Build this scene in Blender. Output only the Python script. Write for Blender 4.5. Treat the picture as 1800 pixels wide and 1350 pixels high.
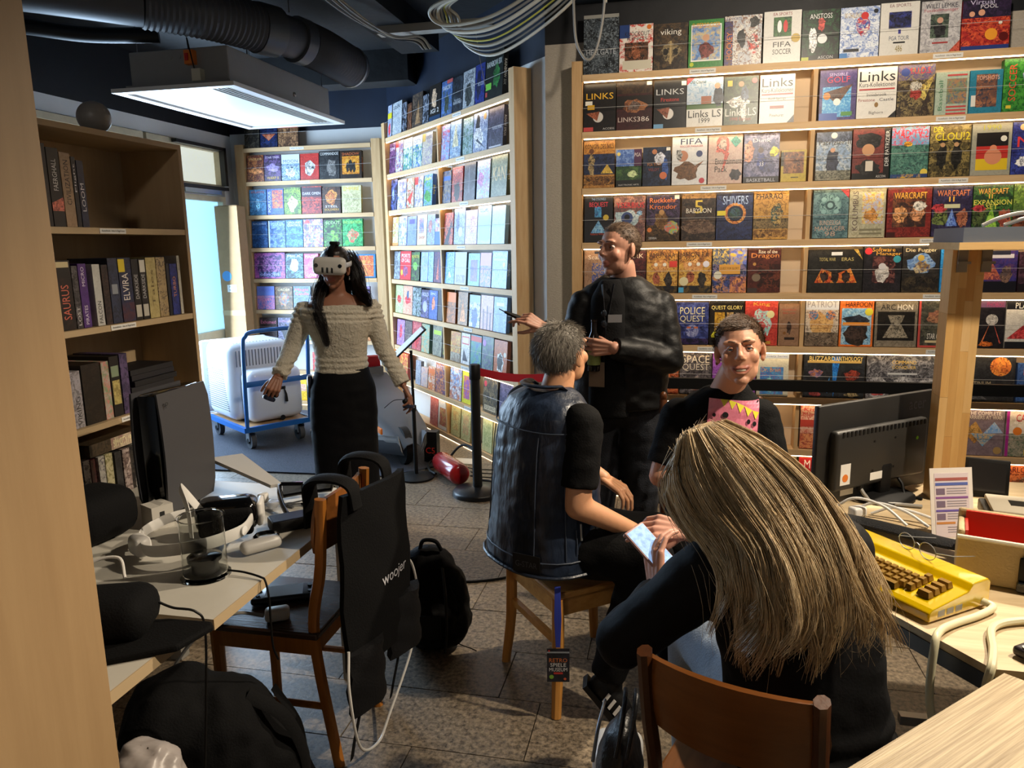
import bpy, bmesh, math, random
import numpy as np
from mathutils import Matrix, Vector, noise as mnoise

for o in list(bpy.data.objects): bpy.data.objects.remove(o)
scene = bpy.context.scene
COL = scene.collection
random.seed(7)

# ------------------------------------------------------------ camera
cam_data = bpy.data.cameras.new('camera')
cam_data.sensor_fit = 'HORIZONTAL'; cam_data.sensor_width = 36.0; cam_data.lens = 1310 / 1800 * 36
cam_data.clip_start = 0.05
camera = bpy.data.objects.new('camera', cam_data); COL.objects.link(camera)
camera.matrix_world = Matrix(((0.97721912, -0.02348957, 0.21092897, 0.0),
                              (0.21160791, 0.1840527, -0.95986806, 0.0),
                              (-0.01627515, 0.98263566, 0.18483039, 1.60),
                              (0, 0, 0, 1)))
scene.camera = camera
# ------------------------------------------------------------ colour management, world, large lights
vs = scene.view_settings
vs.view_transform = 'Standard'; vs.look = 'None'; vs.gamma = 1.0; vs.use_curve_mapping = False
vs.exposure = 0.15
scene.cycles.use_denoising = True
scene.cycles.max_bounces = 7; scene.cycles.diffuse_bounces = 3; scene.cycles.glossy_bounces = 3
scene.cycles.use_adaptive_sampling = True; scene.cycles.adaptive_threshold = 0.05
scene.cycles.transmission_bounces = 5; scene.cycles.transparent_max_bounces = 8
scene.cycles.sample_clamp_indirect = 4.0
world = bpy.data.worlds.new('world'); scene.world = world; world.use_nodes = True
world.node_tree.nodes['Background'].inputs[0].default_value = (0.85, 0.9, 1.0, 1)
world.node_tree.nodes['Background'].inputs[1].default_value = 0.14

def area_light(name, loc, target, size, energy, color, size_y=None, spread=math.pi):
    d = bpy.data.lights.new(name, 'AREA'); d.energy = energy; d.color = color
    d.size = size
    if size_y: d.shape = 'RECTANGLE'; d.size_y = size_y
    d.spread = spread
    o = bpy.data.objects.new(name, d); COL.objects.link(o); o.location = loc
    o.rotation_euler = (Vector(target) - Vector(loc)).to_track_quat('-Z', 'Y').to_euler()
    return o
def spot_light(name, loc, target, energy, color, angle, blend=0.5, radius=0.06):
    d = bpy.data.lights.new(name, 'SPOT'); d.energy = energy; d.color = color
    d.spot_size = math.radians(angle); d.spot_blend = blend; d.shadow_soft_size = radius
    o = bpy.data.objects.new(name, d); COL.objects.link(o); o.location = loc
    o.rotation_euler = (Vector(target) - Vector(loc)).to_track_quat('-Z', 'Y').to_euler()
    return o
WARM = (1.0, 0.84, 0.64)
COOL = (0.56, 0.76, 1.0)
# daylight coming in through the glazed entrance on the left
area_light('daylight', (-4.25, 5.6, 1.45), (-1.6, 5.6, 1.25), 1.9, 165, COOL, 2.1)
# unseen ceiling spots of the room, plus an added fill spot
spot_light('unseen_spot', (1.75, 1.9, 2.9), (0.30, 1.70, 0.8), 330, WARM, 70, 0.6, 0.05)
spot_light('unseen_spot', (1.3, 3.3, 2.95), (-0.75, 2.0, 0.0), 330, WARM, 75, 0.5, 0.05)
spot_light('unseen_spot', (0.7, 2.6, 3.0), (0.7, 4.7, 1.9), 185, (1, .86, .68), 115, 0.8, 0.1)
spot_light('unseen_spot', (-0.9, -0.6, 2.9), (-1.5, 1.6, 1.7), 27, (1, .88, .76), 100, 0.8, 0.1)
spot_light('unseen_spot', (0.1, 3.0, 2.95), (-1.85, 4.0, 1.0), 110, (1, .86, .68), 50, 0.7, 0.05)  # fill spot added to brighten the front of the woman in the headset

# ------------------------------------------------------------ materials
MATS = {}
def rgb(h):
    if isinstance(h, (tuple, list)): return tuple(h[:3])
    v = [int(h[i:i + 2], 16) / 255 for i in (0, 2, 4)]
    return tuple(c / 12.92 if c <= 0.04045 else ((c + 0.055) / 1.055) ** 2.4 for c in v)
def mat(name, color, rough=0.6, metal=0.0, var=0.0, scale=8.0, bump=0.0, bscale=60.0, stretch=None,
        color2=None, trans=0.0, ior=1.45, emit=None, estr=0.0, spec=0.5, coat=0.0, sheen=0.0, alpha=1.0, attr=None, detail=4.0):
    """principled material; var mixes towards color2 (or a darker tone) by noise, bump adds fine relief"""
    if name in MATS: return MATS[name]
    m = bpy.data.materials.new(name); m.use_nodes = True
    nt = m.node_tree; N = nt.nodes; L = nt.links
    b = N['Principled BSDF']
    c = rgb(color)
    b.inputs['Base Color'].default_value = (*c, 1); b.inputs['Roughness'].default_value = rough
    b.inputs['Metallic'].default_value = metal; b.inputs['IOR'].default_value = ior
    b.inputs['Transmission Weight'].default_value = trans; b.inputs['Coat Weight'].default_value = coat
    b.inputs['Sheen Weight'].default_value = sheen; b.inputs['Specular IOR Level'].default_value = spec; b.inputs['Alpha'].default_value = alpha
    if emit is not None:
        b.inputs['Emission Color'].default_value = (*rgb(emit), 1); b.inputs['Emission Strength'].default_value = estr
    vec = None
    if var or bump:
        tc = N.new('ShaderNodeTexCoord'); mp = N.new('ShaderNodeMapping')
        L.new(tc.outputs['Object'], mp.inputs['Vector'])
        if stretch: mp.inputs['Scale'].default_value = stretch
        vec = mp.outputs['Vector']
    src = None
    if attr:
        an = N.new('ShaderNodeAttribute'); an.attribute_name = attr; src = an.outputs['Color']
        L.new(src, b.inputs['Base Color'])
    if var:
        nz = N.new('ShaderNodeTexNoise'); nz.inputs['Scale'].default_value = scale; nz.inputs['Detail'].default_value = detail
        nz.inputs['Roughness'].default_value = 0.65
        L.new(vec, nz.inputs['Vector'])
        rp = N.new('ShaderNodeValToRGB'); rp.color_ramp.elements[0].position = 0.35; rp.color_ramp.elements[1].position = 0.68
        rp.color_ramp.elements[0].color = (0, 0, 0, 1); rp.color_ramp.elements[1].color = (var, var, var, 1)
        L.new(nz.outputs['Fac'], rp.inputs['Fac'])
        mx = N.new('ShaderNodeMix'); mx.data_type = 'RGBA'
        L.new(rp.outputs['Color'], mx.inputs['Factor'])
        c2 = rgb(color2) if color2 else tuple(x * 0.45 for x in c)
        mx.inputs['A'].default_value = (*c, 1); mx.inputs['B'].default_value = (*c2, 1)
        if src: L.new(src, mx.inputs['A'])
        L.new(mx.outputs['Result'], b.inputs['Base Color'])
    if bump:
        nb = N.new('ShaderNodeTexNoise'); nb.inputs['Scale'].default_value = bscale; nb.inputs['Detail'].default_value = 3
        L.new(vec, nb.inputs['Vector'])
        bp = N.new('ShaderNodeBump'); bp.inputs['Strength'].default_value = bump; bp.inputs['Distance'].default_value = 0.01
        L.new(nb.outputs['Fac'], bp.inputs['Height']); L.new(bp.outputs['Normal'], b.inputs['Normal'])
    MATS[name] = m
    return m
def print_material():
    """printed card: three colour attributes mixed by noise into an illustration; equal colours give flat print"""
    m = bpy.data.materials.new('printed_card'); m.use_nodes = True
    nt = m.node_tree; N = nt.nodes; L = nt.links; b = N['Principled BSDF']
    b.inputs['Roughness'].default_value = 0.36
    at = []
    for nme in ('Col', 'Col2', 'Col3'):
        a = N.new('ShaderNodeAttribute'); a.attribute_name = nme; at.append(a.outputs['Color'])
    tc = N.new('ShaderNodeTexCoord'); oi = N.new('ShaderNodeObjectInfo')
    ad = N.new('ShaderNodeVectorMath'); ad.operation = 'MULTIPLY_ADD'
    ad.inputs[1].default_value = (1, 1, 1)
    mu = N.new('ShaderNodeMath'); mu.operation = 'MULTIPLY'; mu.inputs[1].default_value = 37.0
    L.new(oi.outputs['Random'], mu.inputs[0]); cb = N.new('ShaderNodeCombineXYZ')
    L.new(mu.outputs[0], cb.inputs[0]); L.new(mu.outputs[0], cb.inputs[2])
    L.new(tc.outputs['Object'], ad.inputs[0]); L.new(cb.outputs[0], ad.inputs[2])
    facs = []
    for sc, lo, hi, dist in ((22, .42, .58, 1.2), (48, .5, .6, 2.0)):
        nz = N.new('ShaderNodeTexNoise'); nz.inputs['Scale'].default_value = sc; nz.inputs['Detail'].default_value = 3
        nz.inputs['Distortion'].default_value = dist
        L.new(ad.outputs[0], nz.inputs['Vector'])
        r = N.new('ShaderNodeValToRGB'); r.color_ramp.elements[0].position = lo; r.color_ramp.elements[1].position = hi
        L.new(nz.outputs['Fac'], r.inputs['Fac']); facs.append(r.outputs['Color'])
    m1 = N.new('ShaderNodeMix'); m1.data_type = 'RGBA'; m2 = N.new('ShaderNodeMix'); m2.data_type = 'RGBA'
    L.new(facs[0], m1.inputs['Factor']); L.new(at[0], m1.inputs['A']); L.new(at[1], m1.inputs['B'])
    L.new(facs[1], m2.inputs['Factor']); L.new(m1.outputs['Result'], m2.inputs['A']); L.new(at[2], m2.inputs['B'])
    L.new(m2.outputs['Result'], b.inputs['Base Color'])
    return m
PRINT = print_material()

def wood(name, light, dark, rough=0.5, axis='x', sc=1.0):
    if name in MATS: return MATS[name]
    s = {'x': (1.2, 14, 14), 'y': (14, 1.2, 14), 'z': (14, 14, 1.2)}[axis]
    s = tuple(v * sc for v in s)
    return mat(name, light, rough, var=0.75, scale=3.0, color2=dark, stretch=s, bump=0.05, bscale=6, detail=6)

# ------------------------------------------------------------ mesh helpers
def link(o): COL.objects.link(o); return o
def chain_matrix(o):
    M = Matrix.Identity(4)
    while o is not None: M = o.matrix_basis @ M; o = o.parent
    return M
class MB:
    """collects shapes (given in frame M) into one mesh"""
    def __init__(s, M=None): s.v = []; s.f = []; s.M = M or Matrix.Identity(4); s.sm = []
    def add(s, vs, fs, smooth=False):
        k = len(s.v); s.v += [s.M @ Vector(v) for v in vs]; s.f += [tuple(i + k for i in f) for f in fs]; s.sm += [smooth] * len(fs); return s
    def box(s, x0, y0, z0, x1, y1, z1, T=None):
        vs = [Vector(p) for p in ((x0, y0, z0), (x1, y0, z0), (x1, y1, z0), (x0, y1, z0), (x0, y0, z1), (x1, y0, z1), (x1, y1, z1), (x0, y1, z1))]
        if T is not None: vs = [T @ v for v in vs]
        return s.add(vs, [(0, 3, 2, 1), (4, 5, 6, 7), (0, 1, 5, 4), (1, 2, 6, 5), (2, 3, 7, 6), (3, 0, 4, 7)])
    def rbox(s, c, size, r=0.005, T=None, seg=2):
        """rounded box centred at c"""
        bm = bmesh.new(); bmesh.ops.create_cube(bm, size=1.0)
        bmesh.ops.scale(bm, vec=size, verts=bm.verts)
        bmesh.ops.bevel(bm, geom=bm.edges[:] , offset=min(r, min(size) * .49), segments=seg, profile=0.5, affect='EDGES')
        tr = Matrix.Translation(c) @ (T or Matrix.Identity(4))
        vs = [tr @ v.co for v in bm.verts]; bm.verts.index_update()
        fs = [tuple(v.index for v in f.verts) for f in bm.faces]; bm.free()
        return s.add(vs, fs, True)
    def prism(s, pts, z0, z1, T=None):
        n = len(pts); vs = [Vector((p[0], p[1], z0)) for p in pts] + [Vector((p[0], p[1], z1)) for p in pts]
        if T is not None: vs = [T @ v for v in vs]
        fs = [tuple(range(n - 1, -1, -1)), tuple(range(n, 2 * n))] + [(i, (i + 1) % n, n + (i + 1) % n, n + i) for i in range(n)]
        return s.add(vs, fs)
    def tube(s, pts, r, seg=8, caps=True, closed=False, flat=None):
        pts = [Vector(p) for p in pts]; n = len(pts)
        rs = r if isinstance(r, (list, tuple)) else [r] * n
        vs = []; prev = None
        for i, p in enumerate(pts):
            a = pts[(i - 1) % n] if closed else pts[max(0, i - 1)]; b = pts[(i + 1) % n] if closed else pts[min(n - 1, i + 1)]
            t = (b - a); t = t.normalized() if t.length > 1e-9 else Vector((0, 0, 1))
            if prev is None:
                u = t.orthogonal().normalized()
                if flat is not None: u = (Vector(flat) - t * Vector(flat).dot(t)).normalized()
            else:
                u = prev - t * prev.dot(t); u = u.normalized() if u.length > 1e-6 else t.orthogonal().normalized()
            prev = u; w = t.cross(u)
            rr = rs[i]; ra, rb = rr if isinstance(rr, (list, tuple)) else (rr, rr)
            vs += [p + u * math.cos(2 * math.pi * k / seg) * ra + w * math.sin(2 * math.pi * k / seg) * rb for k in range(seg)]
        fs = []
        for i in range(n if closed else n - 1):
            j = (i + 1) % n
            fs += [(i * seg + k, i * seg + (k + 1) % seg, j * seg + (k + 1) % seg, j * seg + k) for k in range(seg)]
        if caps and not closed:
            fs += [tuple(range(seg - 1, -1, -1)), tuple(range((n - 1) * seg, n * seg))]
        return s.add(vs, fs, True)
    def cyl(s, p0, p1, r0, r1=None, seg=16): return s.tube([p0, p1], [r0, r0 if r1 is None else r1], seg)
    def lathe(s, prof, c=(0, 0, 0), seg=24, T=None):
        """prof: (radius, z) list revolved around the vertical through c"""
        n = len(prof); vs = []
        for r, z in prof:
            for k in range(seg):
                a = 2 * math.pi * k / seg; v = Vector((r * math.cos(a), r * math.sin(a), z))
                if T is not None: v = T @ v
                vs.append(v + Vector(c))
        fs = [(i * seg + k, i * seg + (k + 1) % seg, (i + 1) * seg + (k + 1) % seg, (i + 1) * seg + k) for i in range(n - 1) for k in range(seg)]
        if prof[0][0] > 1e-4: fs.append(tuple(range(seg - 1, -1, -1)))
        if prof[-1][0] > 1e-4: fs.append(tuple(range((n - 1) * seg, n * seg)))
        return s.add(vs, fs, True)
    def ell(s, c, r, T=None, seg=16, rings=10):
        vs = []; fs = []
        for i in range(rings + 1):
            t = math.pi * i / rings
            for k in range(seg):
                a = 2 * math.pi * k / seg
                v = Vector((r[0] * math.sin(t) * math.cos(a), r[1] * math.sin(t) * math.sin(a), r[2] * math.cos(t)))
                if T is not None: v = T @ v
                vs.append(v + Vector(c))
        fs = [((i + 1) * seg + k, (i + 1) * seg + (k + 1) % seg, i * seg + (k + 1) % seg, i * seg + k) for i in range(rings) for k in range(seg)]
        return s.add(vs, fs, True)
    def quad(s, a, b, c, d): return s.add([a, b, c, d], [(0, 1, 2, 3)])
    def sheet(s, grid, th=0.0):
        """grid of points (rows of equal length) -> surface; th gives it thickness along its normals"""
        R_, C_ = len(grid), len(grid[0]); P = [[Vector(p) for p in row] for row in grid]
        vs = [p for row in P for p in row]
        fs = [(i * C_ + j, i * C_ + j + 1, (i + 1) * C_ + j + 1, (i + 1) * C_ + j) for i in range(R_ - 1) for j in range(C_ - 1)]
        if th:
            nv = []
            for i in range(R_):
                for j in range(C_):
                    du = P[min(i + 1, R_ - 1)][j] - P[max(i - 1, 0)][j]; dv = P[i][min(j + 1, C_ - 1)] - P[i][max(j - 1, 0)]
                    n = dv.cross(du); n = n.normalized() if n.length > 1e-9 else Vector((0, 0, 1)); nv.append(n)
            k = len(vs); vs = vs + [v + n * th for v, n in zip(vs, nv)]
            fs2 = [tuple(i + k for i in reversed(f)) for f in fs]
            rim = [i * C_ for i in range(R_)] + [(R_ - 1) * C_ + j for j in range(1, C_)] + [i * C_ + C_ - 1 for i in range(R_ - 2, -1, -1)] + [j for j in range(C_ - 2, 0, -1)]
            fs = fs + fs2 + [(rim[i], rim[(i + 1) % len(rim)], rim[(i + 1) % len(rim)] + k, rim[i] + k) for i in range(len(rim))]
        return s.add(vs, fs, True)
    def build(s, name, m, parent=None, bevel=0.0):
        me = bpy.data.meshes.new(name); vs = s.v
        if parent is not None:
            inv = chain_matrix(parent).inverted(); vs = [inv @ v for v in vs]
        me.from_pydata([tuple(v) for v in vs], [], s.f)
        me.polygons.foreach_set('use_smooth', s.sm)
        if any(s.sm): me.set_sharp_from_angle(angle=math.radians(42))
        me.validate(); me.update()
        me.materials.append(m)
        o = link(bpy.data.objects.new(name, me)); o.parent = parent
        if bevel:
            bv = o.modifiers.new('bevel', 'BEVEL'); bv.width = bevel; bv.segments = 2; bv.limit_method = 'ANGLE'
        return o
def tag(o, label, cat, group=None):
    o['label'] = label; o['category'] = cat
    if group: o['group'] = group
    return o
def thing(name, label, cat, loc=(0, 0, 0), rotz=0.0, group=None):
    o = link(bpy.data.objects.new(name, None)); o.empty_display_size = 0.05
    o.location = loc; o.rotation_euler = (0, 0, rotz)
    return tag(o, label, cat, group)
def struct(o): o['kind'] = 'structure'; return o
def copy_tree(o, parent=None):
    c = o.copy(); link(c); c.parent = parent
    for ch in list(o.children): copy_tree(ch, c)
    return c
def rot(axis, deg): return Matrix.Rotation(math.radians(deg), 4, axis)
def frame(loc, rz=0): return Matrix.Translation(loc) @ rot('Z', rz)
def bez(p, n=16):
    """smooth curve through points (Catmull-Rom)"""
    p = [Vector(q) for q in p]; q = [2 * p[0] - p[1]] + p + [2 * p[-1] - p[-2]]; out = []
    for i in range(1, len(q) - 2):
        for k in range(n):
            t = k / n; a, b, c, d = q[i - 1], q[i], q[i + 1], q[i + 2]
            out.append(0.5 * ((2 * b) + (c - a) * t + (2 * a - 5 * b + 4 * c - d) * t * t + (3 * b - a - 3 * c + d) * t ** 3))
    return out + [p[-1]]
TEXTS = {}
def text_geo(txt):
    """outline geometry of a word, normalised to width 1 (x 0..1) and height 1 (y 0..1); returns verts, faces, aspect"""
    if txt in TEXTS: return TEXTS[txt]
    cu = bpy.data.curves.new('lettering', 'FONT'); cu.body = txt; cu.resolution_u = 2; cu.fill_mode = 'FRONT'
    o = link(bpy.data.objects.new('lettering', cu))
    dg = bpy.context.evaluated_depsgraph_get(); me = bpy.data.meshes.new_from_object(o.evaluated_get(dg))
    vs = [tuple(v.co) for v in me.vertices]; fs = [tuple(p.vertices) for p in me.polygons]
    bpy.data.objects.remove(o); bpy.data.curves.remove(cu); bpy.data.meshes.remove(me)
    xs = [v[0] for v in vs]; ys = [v[1] for v in vs]; w = max(xs) - min(xs); h = max(ys) - min(ys)
    g = ([((x - min(xs)) / w, (y - min(ys)) / h) for x, y, z in vs], fs, w / h)
    TEXTS[txt] = g; return g
def lettering(mb, txt, T, w, h, keep=False):
    """adds a word centred on frame T (x along the line, y up), fitted to w x h, 0.4 mm proud"""
    vs, fs, asp = text_geo(txt)
    if keep:
        if w / h > asp: w = h * asp
        else: h = w / asp
    mb.add([T @ Vector(((x - .5) * w, (y - .5) * h, 0.0004)) for x, y in vs], fs)
    return mb
# ============================================================ the setting
M_dark = mat('dark_paint', '0d1017', 0.6, var=.6, scale=3, color2='05060a', bump=.25, bscale=14)
M_navy = mat('navy_paint', '1a2436', 0.45, var=.6, scale=2, color2='10141e')
M_white = mat('white_plaster', 'd8d8d6', 0.75, var=.2, scale=3, color2='bcbcb8', bump=.08, bscale=40)
M_texwall = mat('woven_wallpaper', 'b4aca0', 0.85, var=.35, scale=60, color2='8e877c', bump=.5, bscale=90, stretch=(1, 1, 3))
M_ceil = mat('black_ceiling_paint', '08090b', 0.7, var=.6, scale=4, color2='14161a', bump=.4, bscale=10)
M_joint = mat('dark_floor_joint', '1c1815', 0.9)
def stone_material():
    m = bpy.data.materials.new('granular_stone'); m.use_nodes = True
    N = m.node_tree.nodes; L = m.node_tree.links; b = N['Principled BSDF']; b.inputs['Roughness'].default_value = .42
    tc = N.new('ShaderNodeTexCoord'); geo = N.new('ShaderNodeNewGeometry'); oi = N.new('ShaderNodeObjectInfo')
    n1 = N.new('ShaderNodeTexNoise'); n1.inputs['Scale'].default_value = 55; n1.inputs['Detail'].default_value = 5; n1.inputs['Roughness'].default_value = .7
    n2 = N.new('ShaderNodeTexNoise'); n2.inputs['Scale'].default_value = 4; n2.inputs['Detail'].default_value = 3
    L.new(geo.outputs['Position'], n1.inputs['Vector']); L.new(geo.outputs['Position'], n2.inputs['Vector'])
    r = N.new('ShaderNodeValToRGB'); e = r.color_ramp.elements
    e[0].position = .34; e[0].color = (*rgb('3f362c'), 1); e[1].position = .66; e[1].color = (*rgb('a3937c'), 1)
    L.new(n1.outputs['Fac'], r.inputs['Fac'])
    mx = N.new('ShaderNodeMix'); mx.data_type = 'RGBA'; mx.blend_type = 'MULTIPLY'; mx.inputs['Factor'].default_value = .6
    r2 = N.new('ShaderNodeValToRGB'); r2.color_ramp.elements[0].color = (.45, .45, .45, 1); r2.color_ramp.elements[1].color = (1, 1, 1, 1)
    ad = N.new('ShaderNodeMath'); ad.operation = 'MULTIPLY_ADD'; ad.inputs[1].default_value = .25; 
    L.new(oi.outputs['Random'], ad.inputs[0]); L.new(n2.outputs['Fac'], ad.inputs[2]); L.new(ad.outputs[0], r2.inputs['Fac'])
    L.new(r.outputs['Color'], mx.inputs['A']); L.new(r2.outputs['Color'], mx.inputs['B']); L.new(mx.outputs['Result'], b.inputs['Base Color'])
    bp = N.new('ShaderNodeBump'); bp.inputs['Strength'].default_value = .25; bp.inputs['Distance'].default_value = .004
    L.new(n1.outputs['Fac'], bp.inputs['Height']); L.new(bp.outputs['Normal'], b.inputs['Normal'])
    return m
M_stone = stone_material()

floor = struct(MB().box(-4.6, -1.6, -.10, 4.0, 7.4, -.006).build('floor', M_joint))
# every stone tile of the floor is a slab of its own (running bond, 4 mm joints)
rr = random.Random(3); tile_mesh = {}
y0 = 2.353 - .311 * 12; row = 0; n_tiles = 0
far_slabs = MB()
for row in range(28):
    ya = y0 + .311 * row; yb = ya + .307
    if yb < -.5 or ya > 7.1: continue
    x = -4.5 + ((row * .37) % .62) - .62
    if abs(ya - 2.353) < .02: x = -.583 - .62 * 7
    if abs(ya - 2.664) < .02: x = .94 - .62 * 9
    if abs(ya - 2.975) < .02: x = -.85 - .62 * 6
    while x < 3.6:
        xa, xb = max(x, -4.55), min(x + .616, 3.6)
        if xb - xa > .05:
            seen = 1.6 < ya < 5.2 and -2.3 < xa < 1.5
            if seen:
                o = MB().box(xa, ya, -.03, xb, yb, rr.uniform(-.0012, .0008)).build('floor_tile', M_stone, floor); n_tiles += 1
            else: far_slabs.box(xa, ya, -.03, xb, yb, 0)
        x += .62
fs_ = far_slabs.build('floor_tile_field', M_stone, floor); fs_['kind'] = 'stuff'

wallA_y = 4.72
struct(MB().box(-.80, wallA_y, 0, 4.0, wallA_y + .2, 2.77).build('wall_right', M_texwall))
struct(MB().box(-.80, wallA_y, 2.77, 4.0, wallA_y + .2, 3.25).build('wall_right_top', M_dark))
UB = Vector((0.66470894, -0.74710242, 0)); NB = Vector((0.74710242, 0.66470894, 0))
FA = Matrix.Translation((-.56, 4.6, 0))
FB = Matrix(((UB.x, NB.x, 0, -2.61), (UB.y, NB.y, 0, 6.685), (0, 0, 1, 0), (0, 0, 0, 1)))
FC = Matrix.Translation((-4.18, 6.9, 0))
struct(MB(FB).box(-.25, .12, 0, 2.66, .32, 2.74).build('wall_back', M_white))
struct(MB(FB).box(-.25, .12, 2.74, 2.66, .32, 3.25).build('wall_back_top', M_navy))
struct(MB().box(-4.6, 7.03, 0, -2.45, 7.23, 2.72).build('wall_far', M_white))
struct(MB().box(-4.6, 7.03, 2.72, -2.45, 7.23, 3.25).build('wall_far_top', M_navy))
# left wall: solid near part, then shop-front glazing and the glazed door
wl = MB(); wl.box(-4.6, -1.6, 0, -4.4, 4.55, 2.70); wl.box(-4.6, 4.55, 2.58, -4.4, 7.05, 2.70); wl.box(-4.6, 4.55, 0, -4.4, 6.85, .06)
wl.box(-4.6, 6.86, 0, -4.4, 7.05, 2.58)
struct(wl.build('wall_left', M_white))
struct(MB().box(-4.6, -1.6, 2.70, -4.4, 7.05, 3.25).build('wall_left_top', M_dark))
struct(MB().box(-4.6, -1.6, 3.2, 4.0, 7.4, 3.3).build('ceiling', M_ceil))
struct(MB().box(-4.6, -1.8, 0, 4.0, -1.6, 3.25).build('wall_behind', M_white))
struct(MB().box(4.0, -1.8, 0, 4.2, 4.9, 3.25).build('wall_side', M_white))
# ceiling beams
for i, (bx0, by0, bx1, by1, bz) in enumerate(((-4.4, 6.2, -2.2, 6.45, 2.95), (-4.4, 2.3, 3.9, 2.6, 3.0), (-2.1, -1.6, -1.8, 5.8, 3.05), (-.8, 4.45, 4.0, 4.72, 2.98))):
    struct(MB().box(bx0, by0, bz, bx1, by1, 3.2).build('trim_%d' % (i + 1), M_ceil))
# windows with daylight behind them
M_day = mat('frosted_daylit_glass', 'a8cfe6', .3, emit='8fc4ea', estr=1.35)
M_dayw = mat('textured_daylit_glass', 'cfd2c8', .3, emit='d6dccf', estr=.75, var=.5, scale=40)
M_frame = mat('cream_window_frame', 'c9bd9f', .5, var=.3, scale=10)
def glazed(name, ya, yb, za, zb, bars, m):
    f = MB(); t = .05
    f.box(-4.47, ya, za, -4.37, ya + t, zb).box(-4.47, yb - t, za, -4.37, yb, zb).box(-4.47, ya + t, za, -4.37, yb - t, za + t).box(-4.47, ya + t, zb - t, -4.37, yb - t, zb)
    for b in bars: f.box(-4.465, ya + t, b, -4.375, yb - t, b + .09)
    root = struct(f.build(name, M_frame))
    MB().box(-4.45, ya + t, za + t, -4.43, yb - t, zb - t).build('pane', m, root)
    return root
glazed('window_1', 4.56, 5.70, .06, 2.14, [1.0], M_day)
glazed('window_2', 4.56, 5.70, 2.16, 2.57, [], M_dayw)
d1 = glazed('door_1', 5.74, 6.82, .06, 2.10, [.72], M_day)
MB().tube([(-4.40, 6.70, 1.0), (-4.33, 6.70, 1.0), (-4.33, 6.70, 1.3), (-4.40, 6.70, 1.3)], .012).build('door_handle', mat('steel', '9aa0a6', .3, 1.0), d1)
M_blk = mat('black_plastic', '0b0b0c', .45)
MB().box(-4.37, 6.1, 2.11, -4.30, 6.66, 2.15).build('door_closer', mat('steel', '9aa0a6', .3, 1.0), d1)
w3 = glazed('window_3', 5.74, 6.82, 2.16, 2.57, [], M_dayw)
tr = MB(); tr.box(-4.36, 6.05, 2.155, -4.31, 6.80, 2.185); tr.box(-4.36, 6.05, 2.53, -4.31, 6.80, 2.56); tr.box(-4.36, 6.76, 2.2, -4.31, 6.80, 2.56)
tr.build('black_lever_bar', M_blk, w3)
# the dark entrance mat and the strip that ends it
mat_o = MB().prism([(-4.35, 4.62), (-1.95, 4.72), (-1.62, 5.08), (-2.70, 6.62), (-4.35, 6.62)], .001, .012).build('entrance_mat', mat('speckled_mat', '2a2c33', .85, var=.9, scale=140, color2='4c5160', bump=.4, bscale=160))
tag(mat_o, 'dark grey speckled entrance mat under the blue trolley', 'mat')

# ============================================================ game shelves on the walls
ZS = [2.56, 2.24, 1.917, 1.597, 1.29, .977, .67, .354, .04]
M_pine = wood('pine_x', 'd3b388', 'bd9868', .55, 'x')
M_pinez = wood('pine_z', 'd0ad7e', 'b98f5c', .55, 'z')
M_led = mat('warm_led_strip', 'ffffff', .5, emit=(1.0, .74, .44), estr=12.0)
M_label = mat('white_paper_label', 'dedcd6', .6)
M_ink = mat('black_ink', '151515', .7)
M_wire = mat('clear_nylon_line', 'cfcfcf', .3, trans=.3)
def shelf_unit(name, label, F, width, dividers, ups, top_up, leds, label_spots, back=None):
    r = tag(link(bpy.data.objects.new(name, None)), label, 'shelf unit'); r.matrix_basis = F.copy()
    for u0, u1, d0, d1 in ups: MB(F).box(u0, d0, 0, u1, d1, top_up).build('upright', M_pinez, r)
    if back: MB(F).box(0, .112, .05, width, .119, ZS[0]).build('back_panel', back, r)
    for i, z in enumerate(ZS):
        sh = MB(F).box(0, 0, z - .026, width, .11, z).box(0, -.004, z - .036, width, .012, z + .002).build('shelf', M_pine, r)
        if i in leds:
            MB(F).box(.01, -.001, z - .0412, width - .01, .009, z - .0362).build('led_strip', M_led, sh)
        if i:
            for d in dividers: MB(F).box(d - .011, .0, z, d + .011, .11, ZS[i - 1] - .036).build('divider', M_pinez, r)
        if i < 8:
            MB(F).tube([(0, -.006, z + .135), (width, -.006, z + .135)], .0011, 5).build('retaining_line', M_wire, sh)
        for lu in label_spots:
            lu2 = lu + ((i * 37) % 11 - 5) * .01
            if lu2 < width - .2:
                lb = MB(F).box(lu2, -.0062, z - .030, lu2 + .145, -.004, z - .006).build('shelf_label', M_label, sh)
                t = MB(); lettering(t, 'Ausstellstück - bitte im Regal lassen', F @ Matrix.Translation((lu2 + .0725, -.0064, z - .018)) @ rot('X', 90), .125, .012)
                t.build('label_text', M_ink, lb)
    return r
M_cream = mat('cream_backboard', 'cbb497', .8)
SU_A = shelf_unit('shelf_unit', 'pine wall shelf with warm light strips along the right wall', FA, 2.9, [1.29], [(-.062, -.004, .0, .11), (-.003, .0, .0, .11)], 2.64, range(9), [.66, 1.92], M_cream)
SU_B = shelf_unit('shelf_unit', 'pine wall shelf on the slanted wall behind the red belt barrier', FB, 2.33, [1.145], [(-.075, -.004, -.01, .11), (2.334, 2.40, -.02, .11)], 2.70, (0, 1, 2, 6, 7, 8), [1.5], None)
SU_C = shelf_unit('shelf_unit', 'narrow pine wall shelf behind the woman in the headset', FC, 1.33, [], [(-.10, -.004, .0, .11), (1.334, 1.42, .0, .11)], 2.60, (7, 8), [.55], None)
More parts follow.
